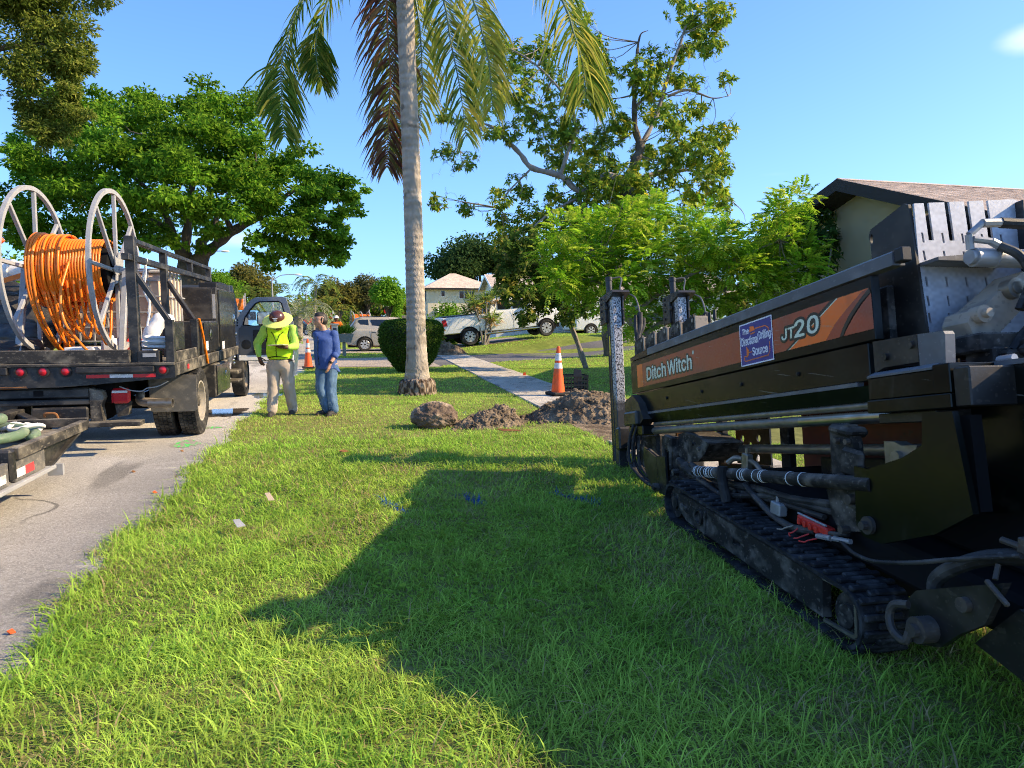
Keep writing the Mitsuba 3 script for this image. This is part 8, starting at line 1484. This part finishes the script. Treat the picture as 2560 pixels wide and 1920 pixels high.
# ---------------------------------------------------------------- cones, dirt, boulder, small things
def cone(label, x, y, h=.98, rot=.3, grp=None):
    t = thing('traffic_cone', label, 'traffic cone'); k = h / .98; c, s = math.cos(rot), math.sin(rot); Rm = np.array([[c, -s, 0], [s, c, 0], [0, 0, 1.0]])
    obj('base', MB().box((x, y, .035 * k + .04), (.40 * k, .40 * k, .065 * k), .018, Rm).get(), 'm_rubber', t)
    rr = lambda z: .148 * k - (.148 - .035) * k * z / h; b = .105
    obj('body', MB().lathe([(.165 * k, b - .01), (.15 * k, b)] + [(rr(z), z + b * .4) for z in np.linspace(.07, h, 12)] + [(.026 * k, h + .055), (.015 * k, h + .058), (.012 * k, h + .02)], (x, y, 0), (0, 0, 1), 32).get(), 'm_cone', t, 40)
    for i, (a, e) in enumerate(((.545, .66), (.705, .86))): obj('reflective_band', MB().lathe([(rr(a * k) + .003, a * k + b * .4), (rr(e * k) + .003, e * k + b * .4)], (x, y, 0), (0, 0, 1), 32).get(), 'm_reflect' , t, True)
cone('orange traffic cone standing on the sidewalk beside the dirt pile', 4.36, 13.5, 1.0, .25); cone('orange traffic cone in the street between the two men', -1.07, 22.5, .92, .1)
# black crate behind the cone
CR = thing('black_crate', 'black plastic crate behind the traffic cone', 'crate'); M = person_frame(4.98, 14.35, .12, .0)
mb = MB(); mb2 = MB()
for i in range(9):
    x = -.29 + .0725 * i
    mb.bb((x - .008, -.20, .05), (x + .008, -.185, .36)); mb.bb((x - .008, .185, .05), (x + .008, .20, .36))
for i in range(5):
    y = -.18 + .09 * i; mb.bb((-.31, y - .008, .05), (-.295, y + .008, .36)); mb.bb((.295, y - .008, .05), (.31, y + .008, .36))
for z in (.05, .15, .25, .35):
    mb2.bb((-.31, -.206, z), (.31, -.201, z + .03)).bb((-.31, .201, z), (.31, .206, z + .03)).bb((-.316, -.20, z), (-.311, .20, z + .03)).bb((.311, -.20, z), (.316, .20, z + .03))
obj('slat', xf(mb, M), 'm_black_plastic', CR); obj('band', xf(mb2, M), 'm_black_plastic', CR); obj('floor', xf(MB().bb((-.3, -.2, .03), (.3, .2, .05)), M), 'm_black_plastic', CR); obj('divider', xf(MB().hull([(-.02, -.18, .1), (.20, -.18, .1), (.0, -.12, .52), (.16, -.12, .50), (-.02, -.15, .1), (.20, -.15, .1), (.0, -.09, .52), (.16, -.09, .5)]), M), 'm_black_plastic', CR)
def heap(name, label, cx, cy, rx, ry, h, seed, clods, rot=0.0, shape=None):
    """loose spoil: one rough skin plus clods lying on it"""
    r = np.random.default_rng(seed); n = 130; X, Y = np.meshgrid(np.linspace(-1.15, 1.15, n), np.linspace(-1.15, 1.15, n), indexing='ij'); d = np.hypot(X, Y); q = np.stack([X * rx, Y * ry, 0 * X], -1)
    base = np.clip(1 - d ** 1.5, 0, 1) if shape is None else shape(X, Y)
    z = h * base * (.72 + .56 * meshkit.fbm(q * 3 + seed, 3, seed)) + (meshkit.fbm(q * 15, 3, seed + 1) - .45) * .13 * np.clip(base * 4, 0, 1) + (np.abs(meshkit.noise(q * 40, seed + 2) - .5) - .2) * .045 * np.clip(base * 5, 0, 1)
    z = np.where(base <= .002, -.06, z - .012); c, s = math.cos(rot), math.sin(rot); wx_, wy_ = cx + c * X * rx - s * Y * ry, cy + s * X * rx + c * Y * ry
    i, j = np.meshgrid(np.arange(n - 1), np.arange(n - 1), indexing='ij'); f = np.stack([i * n + j, (i + 1) * n + j, (i + 1) * n + j + 1, i * n + j + 1], -1).reshape(-1, 4)
    f = f[(base.ravel()[f] > .002).any(1)]; v = np.stack([wx_, wy_, z], -1).reshape(-1, 3)
    k = thing(name, label, 'dirt pile'); mb = MB().add(v, f); 
    obj('soil', mb.get(), 'm_dirt', k, True); mb = MB(); ic = trimesh.creation.icosphere(subdivisions=1, radius=1.0)
    for a in range(clods):
        u, w = r.uniform(-1.05, 1.05, 2); b = float(np.interp(0, [0], [0])); ii, jj = int((u + 1.15) / 2.3 * (n - 1)), int((w + 1.15) / 2.3 * (n - 1))
        if base[ii, jj] <= .002 and r.random() < .75: continue
        s_ = .008 + .040 * r.random() ** 6.0; vv = ic.vertices * s_ * (1 + .55 * (r.random((len(ic.vertices), 1)) - .5)) * [1.1, .9, .75]; p = np.array([cx + c * u * rx - s * w * ry, cy + s * u * rx + c * w * ry, max(0, z[ii, jj]) + s_ * .3])
        mb.add(vv + p, ic.faces)
    obj('clod', mb.get(), 'm_dirt', k, False, kind='stuff'); return k
heap('dirt_pile', 'large pile of grey brown soil between the cone and the drill rig', 4.05, 10.55, 1.15, .78, .46, 5, 1500, -.35)
heap('dirt_pile', 'low mound of soil right of the boulder', 2.15, 10.15, .62, .42, .21, 6, 500, .1)
heap('dirt_pile', 'small soil mound with a tuft of sod beside the pit', 2.45, 10.62, .36, .28, .25, 9, 250, .1)
heap('dirt_pile', 'far brown dirt pile at the end of the sidewalk', 4.3, 29.9, 1.15, .8, .66, 7, 500, .0)
# boulder
m = trimesh.creation.icosphere(subdivisions=5, radius=1.0); v = np.array(m.vertices); v = v * (1 + .50 * (meshkit.fbm(v * 1.5 + 3, 3, 4) - .5)[:, None] - .22 * np.abs(meshkit.noise(v * 1.9 + 8, 6) - .5)[:, None] + .10 * (meshkit.fbm(v * 5, 3, 9) - .5)[:, None]); v[:, 2] = np.where(v[:, 2] < -.55, -.55, v[:, 2]); sc_ = np.array([.335, .27, .255])
m.vertices = v * sc_ * [1.0, 1.0, 1 + .10 * 0] + np.array([1.33, 10.18, .15]); single('boulder', 'brown rounded boulder lying on the grass left of the dirt', 'rock', m, 'm_rock', True)
# small litter
def chip(name, label, cat, x, y, z, pts, mat, th=.006):
    return single(name, label, cat, MB().hull([(x + a, y + b, z + c) for a, b, c in pts] + [(x + a, y + b, z + c + th) for a, b, c in pts]), mat)
chip('grey_scrap', 'grey plastic scrap on the grass left of the shadow', 'litter', -.80, 5.38, .085, [(-.045, .05, .03), (.0, .065, .03), (.055, -.02, 0), (.0, -.05, 0)], 'm_galv')
chip('bark_strip', 'brown strip of bark lying on the grass before the soil mound', 'bark', 2.30, 9.25, .05, [(-.20, .10, .02), (-.10, .06, .03), (.15, -.06, .01), (.05, -.04, 0), (-.12, .02, 0)], 'm_rust')
chip('pale_chip', 'pale wood chip on the sunlit grass', 'wood chip', -.66, 6.25, .06, [(-.05, .10, .02), (-.01, .11, .02), (.05, -.08, 0), (.0, -.09, 0)], 'm_board')
chip('red_leaf', 'red brown fallen leaf on the grass before the shadow', 'leaf', -.02, 8.35, .04, [(-.06, .0, .01), (0, .03, .02), (.07, .0, .0), (0, -.03, 0)], 'm_rust')
chip('orange_flag', 'small orange marker on the lawn left of the cone', 'marker', 4.9, 18.2, .05, [(-.05, 0, 0), (.05, .02, 0), (.03, 0, .09), (-.04, 0, .07)], 'm_cone')
r = np.random.default_rng(33)
for i, (x, y) in enumerate(((-1.72, 3.95), (-1.66, 3.30), (-2.2, 7.9), (-1.75, 6.9), (-1.95, 9.0))):
    chip('fallen_leaf', ('orange fallen leaf at the asphalt edge', 'second orange fallen leaf at the asphalt edge nearest the camera', 'brown leaf on the asphalt behind the truck', 'small orange leaf on the asphalt near the verge', 'dark curled leaf on the asphalt near the green mark')[i], 'leaf', x, y, .012, [(-.02, .0, .008), (0, .013, .015), (.022, .0, .0), (0, -.013, 0)], 'm_cone' if i in (0, 1, 3) else 'm_rust')
# painted and wet marks on the street
def blot(name, label, x, y, rx, ry, seed, mat, z=.010, kind='structure'):
    r = np.random.default_rng(seed); a = np.linspace(0, 2 * PI, 40)[:-1]; q = 1 + .5 * (meshkit.fbm(np.stack([np.cos(a) * 1.5, np.sin(a) * 1.5, 0 * a], 1) + seed, 4, seed) - .5) * 2
    P = np.stack([x + rx * q * np.cos(a), y + ry * q * np.sin(a), np.full(39, z)], 1); P = np.vstack([P, [(x, y, z)]]); i = np.arange(39)
    k = thing(name, label, kind=kind); obj(k, trimesh.Trimesh(P, np.stack([i, (i + 1) % 39, i * 0 + 39], 1), process=False), mat, None, False)
def speck(col):
    return lambda p, n, uv: mix((0.24, 0.22, 0.19), col, smoothstep(0.46, 0.66, fbm(p.x * 30, p.y * 14, 0, 4)))
pbr('m_mark_green', speck((0.06, 0.46, 0.08)), 0.8)
pbr('m_puddle', lambda p, n, uv: mix((0.09, 0.075, 0.06), (0.055, 0.045, 0.037), fbm(p.x * 3, p.y * 3, 0, 3)), 0.04, spec=0.9)
blot('paint_mark', 'green sprayed paint mark on the asphalt by the verge', -2.02, 9.55, .20, .26, 3, 'm_mark_green'); blot('paint_mark', 'fainter green paint mark on the asphalt further from the camera', -1.95, 10.9, .20, .09, 4, 'm_mark_green')
blot('puddle', 'water puddle on the street below the open truck door', -2.05, 12.6, .40, .55, 5, 'm_puddle', .009); blot('puddle', 'thin wet trickle on the street behind the khaki trousers', -1.6, 15.2, .28, .55, 6, 'm_puddle', .009)
blot('oil_stain', 'dark wet stain at the asphalt edge nearest the camera', -1.95, 3.30, .16, .12, 8, 'm_puddle', .009)
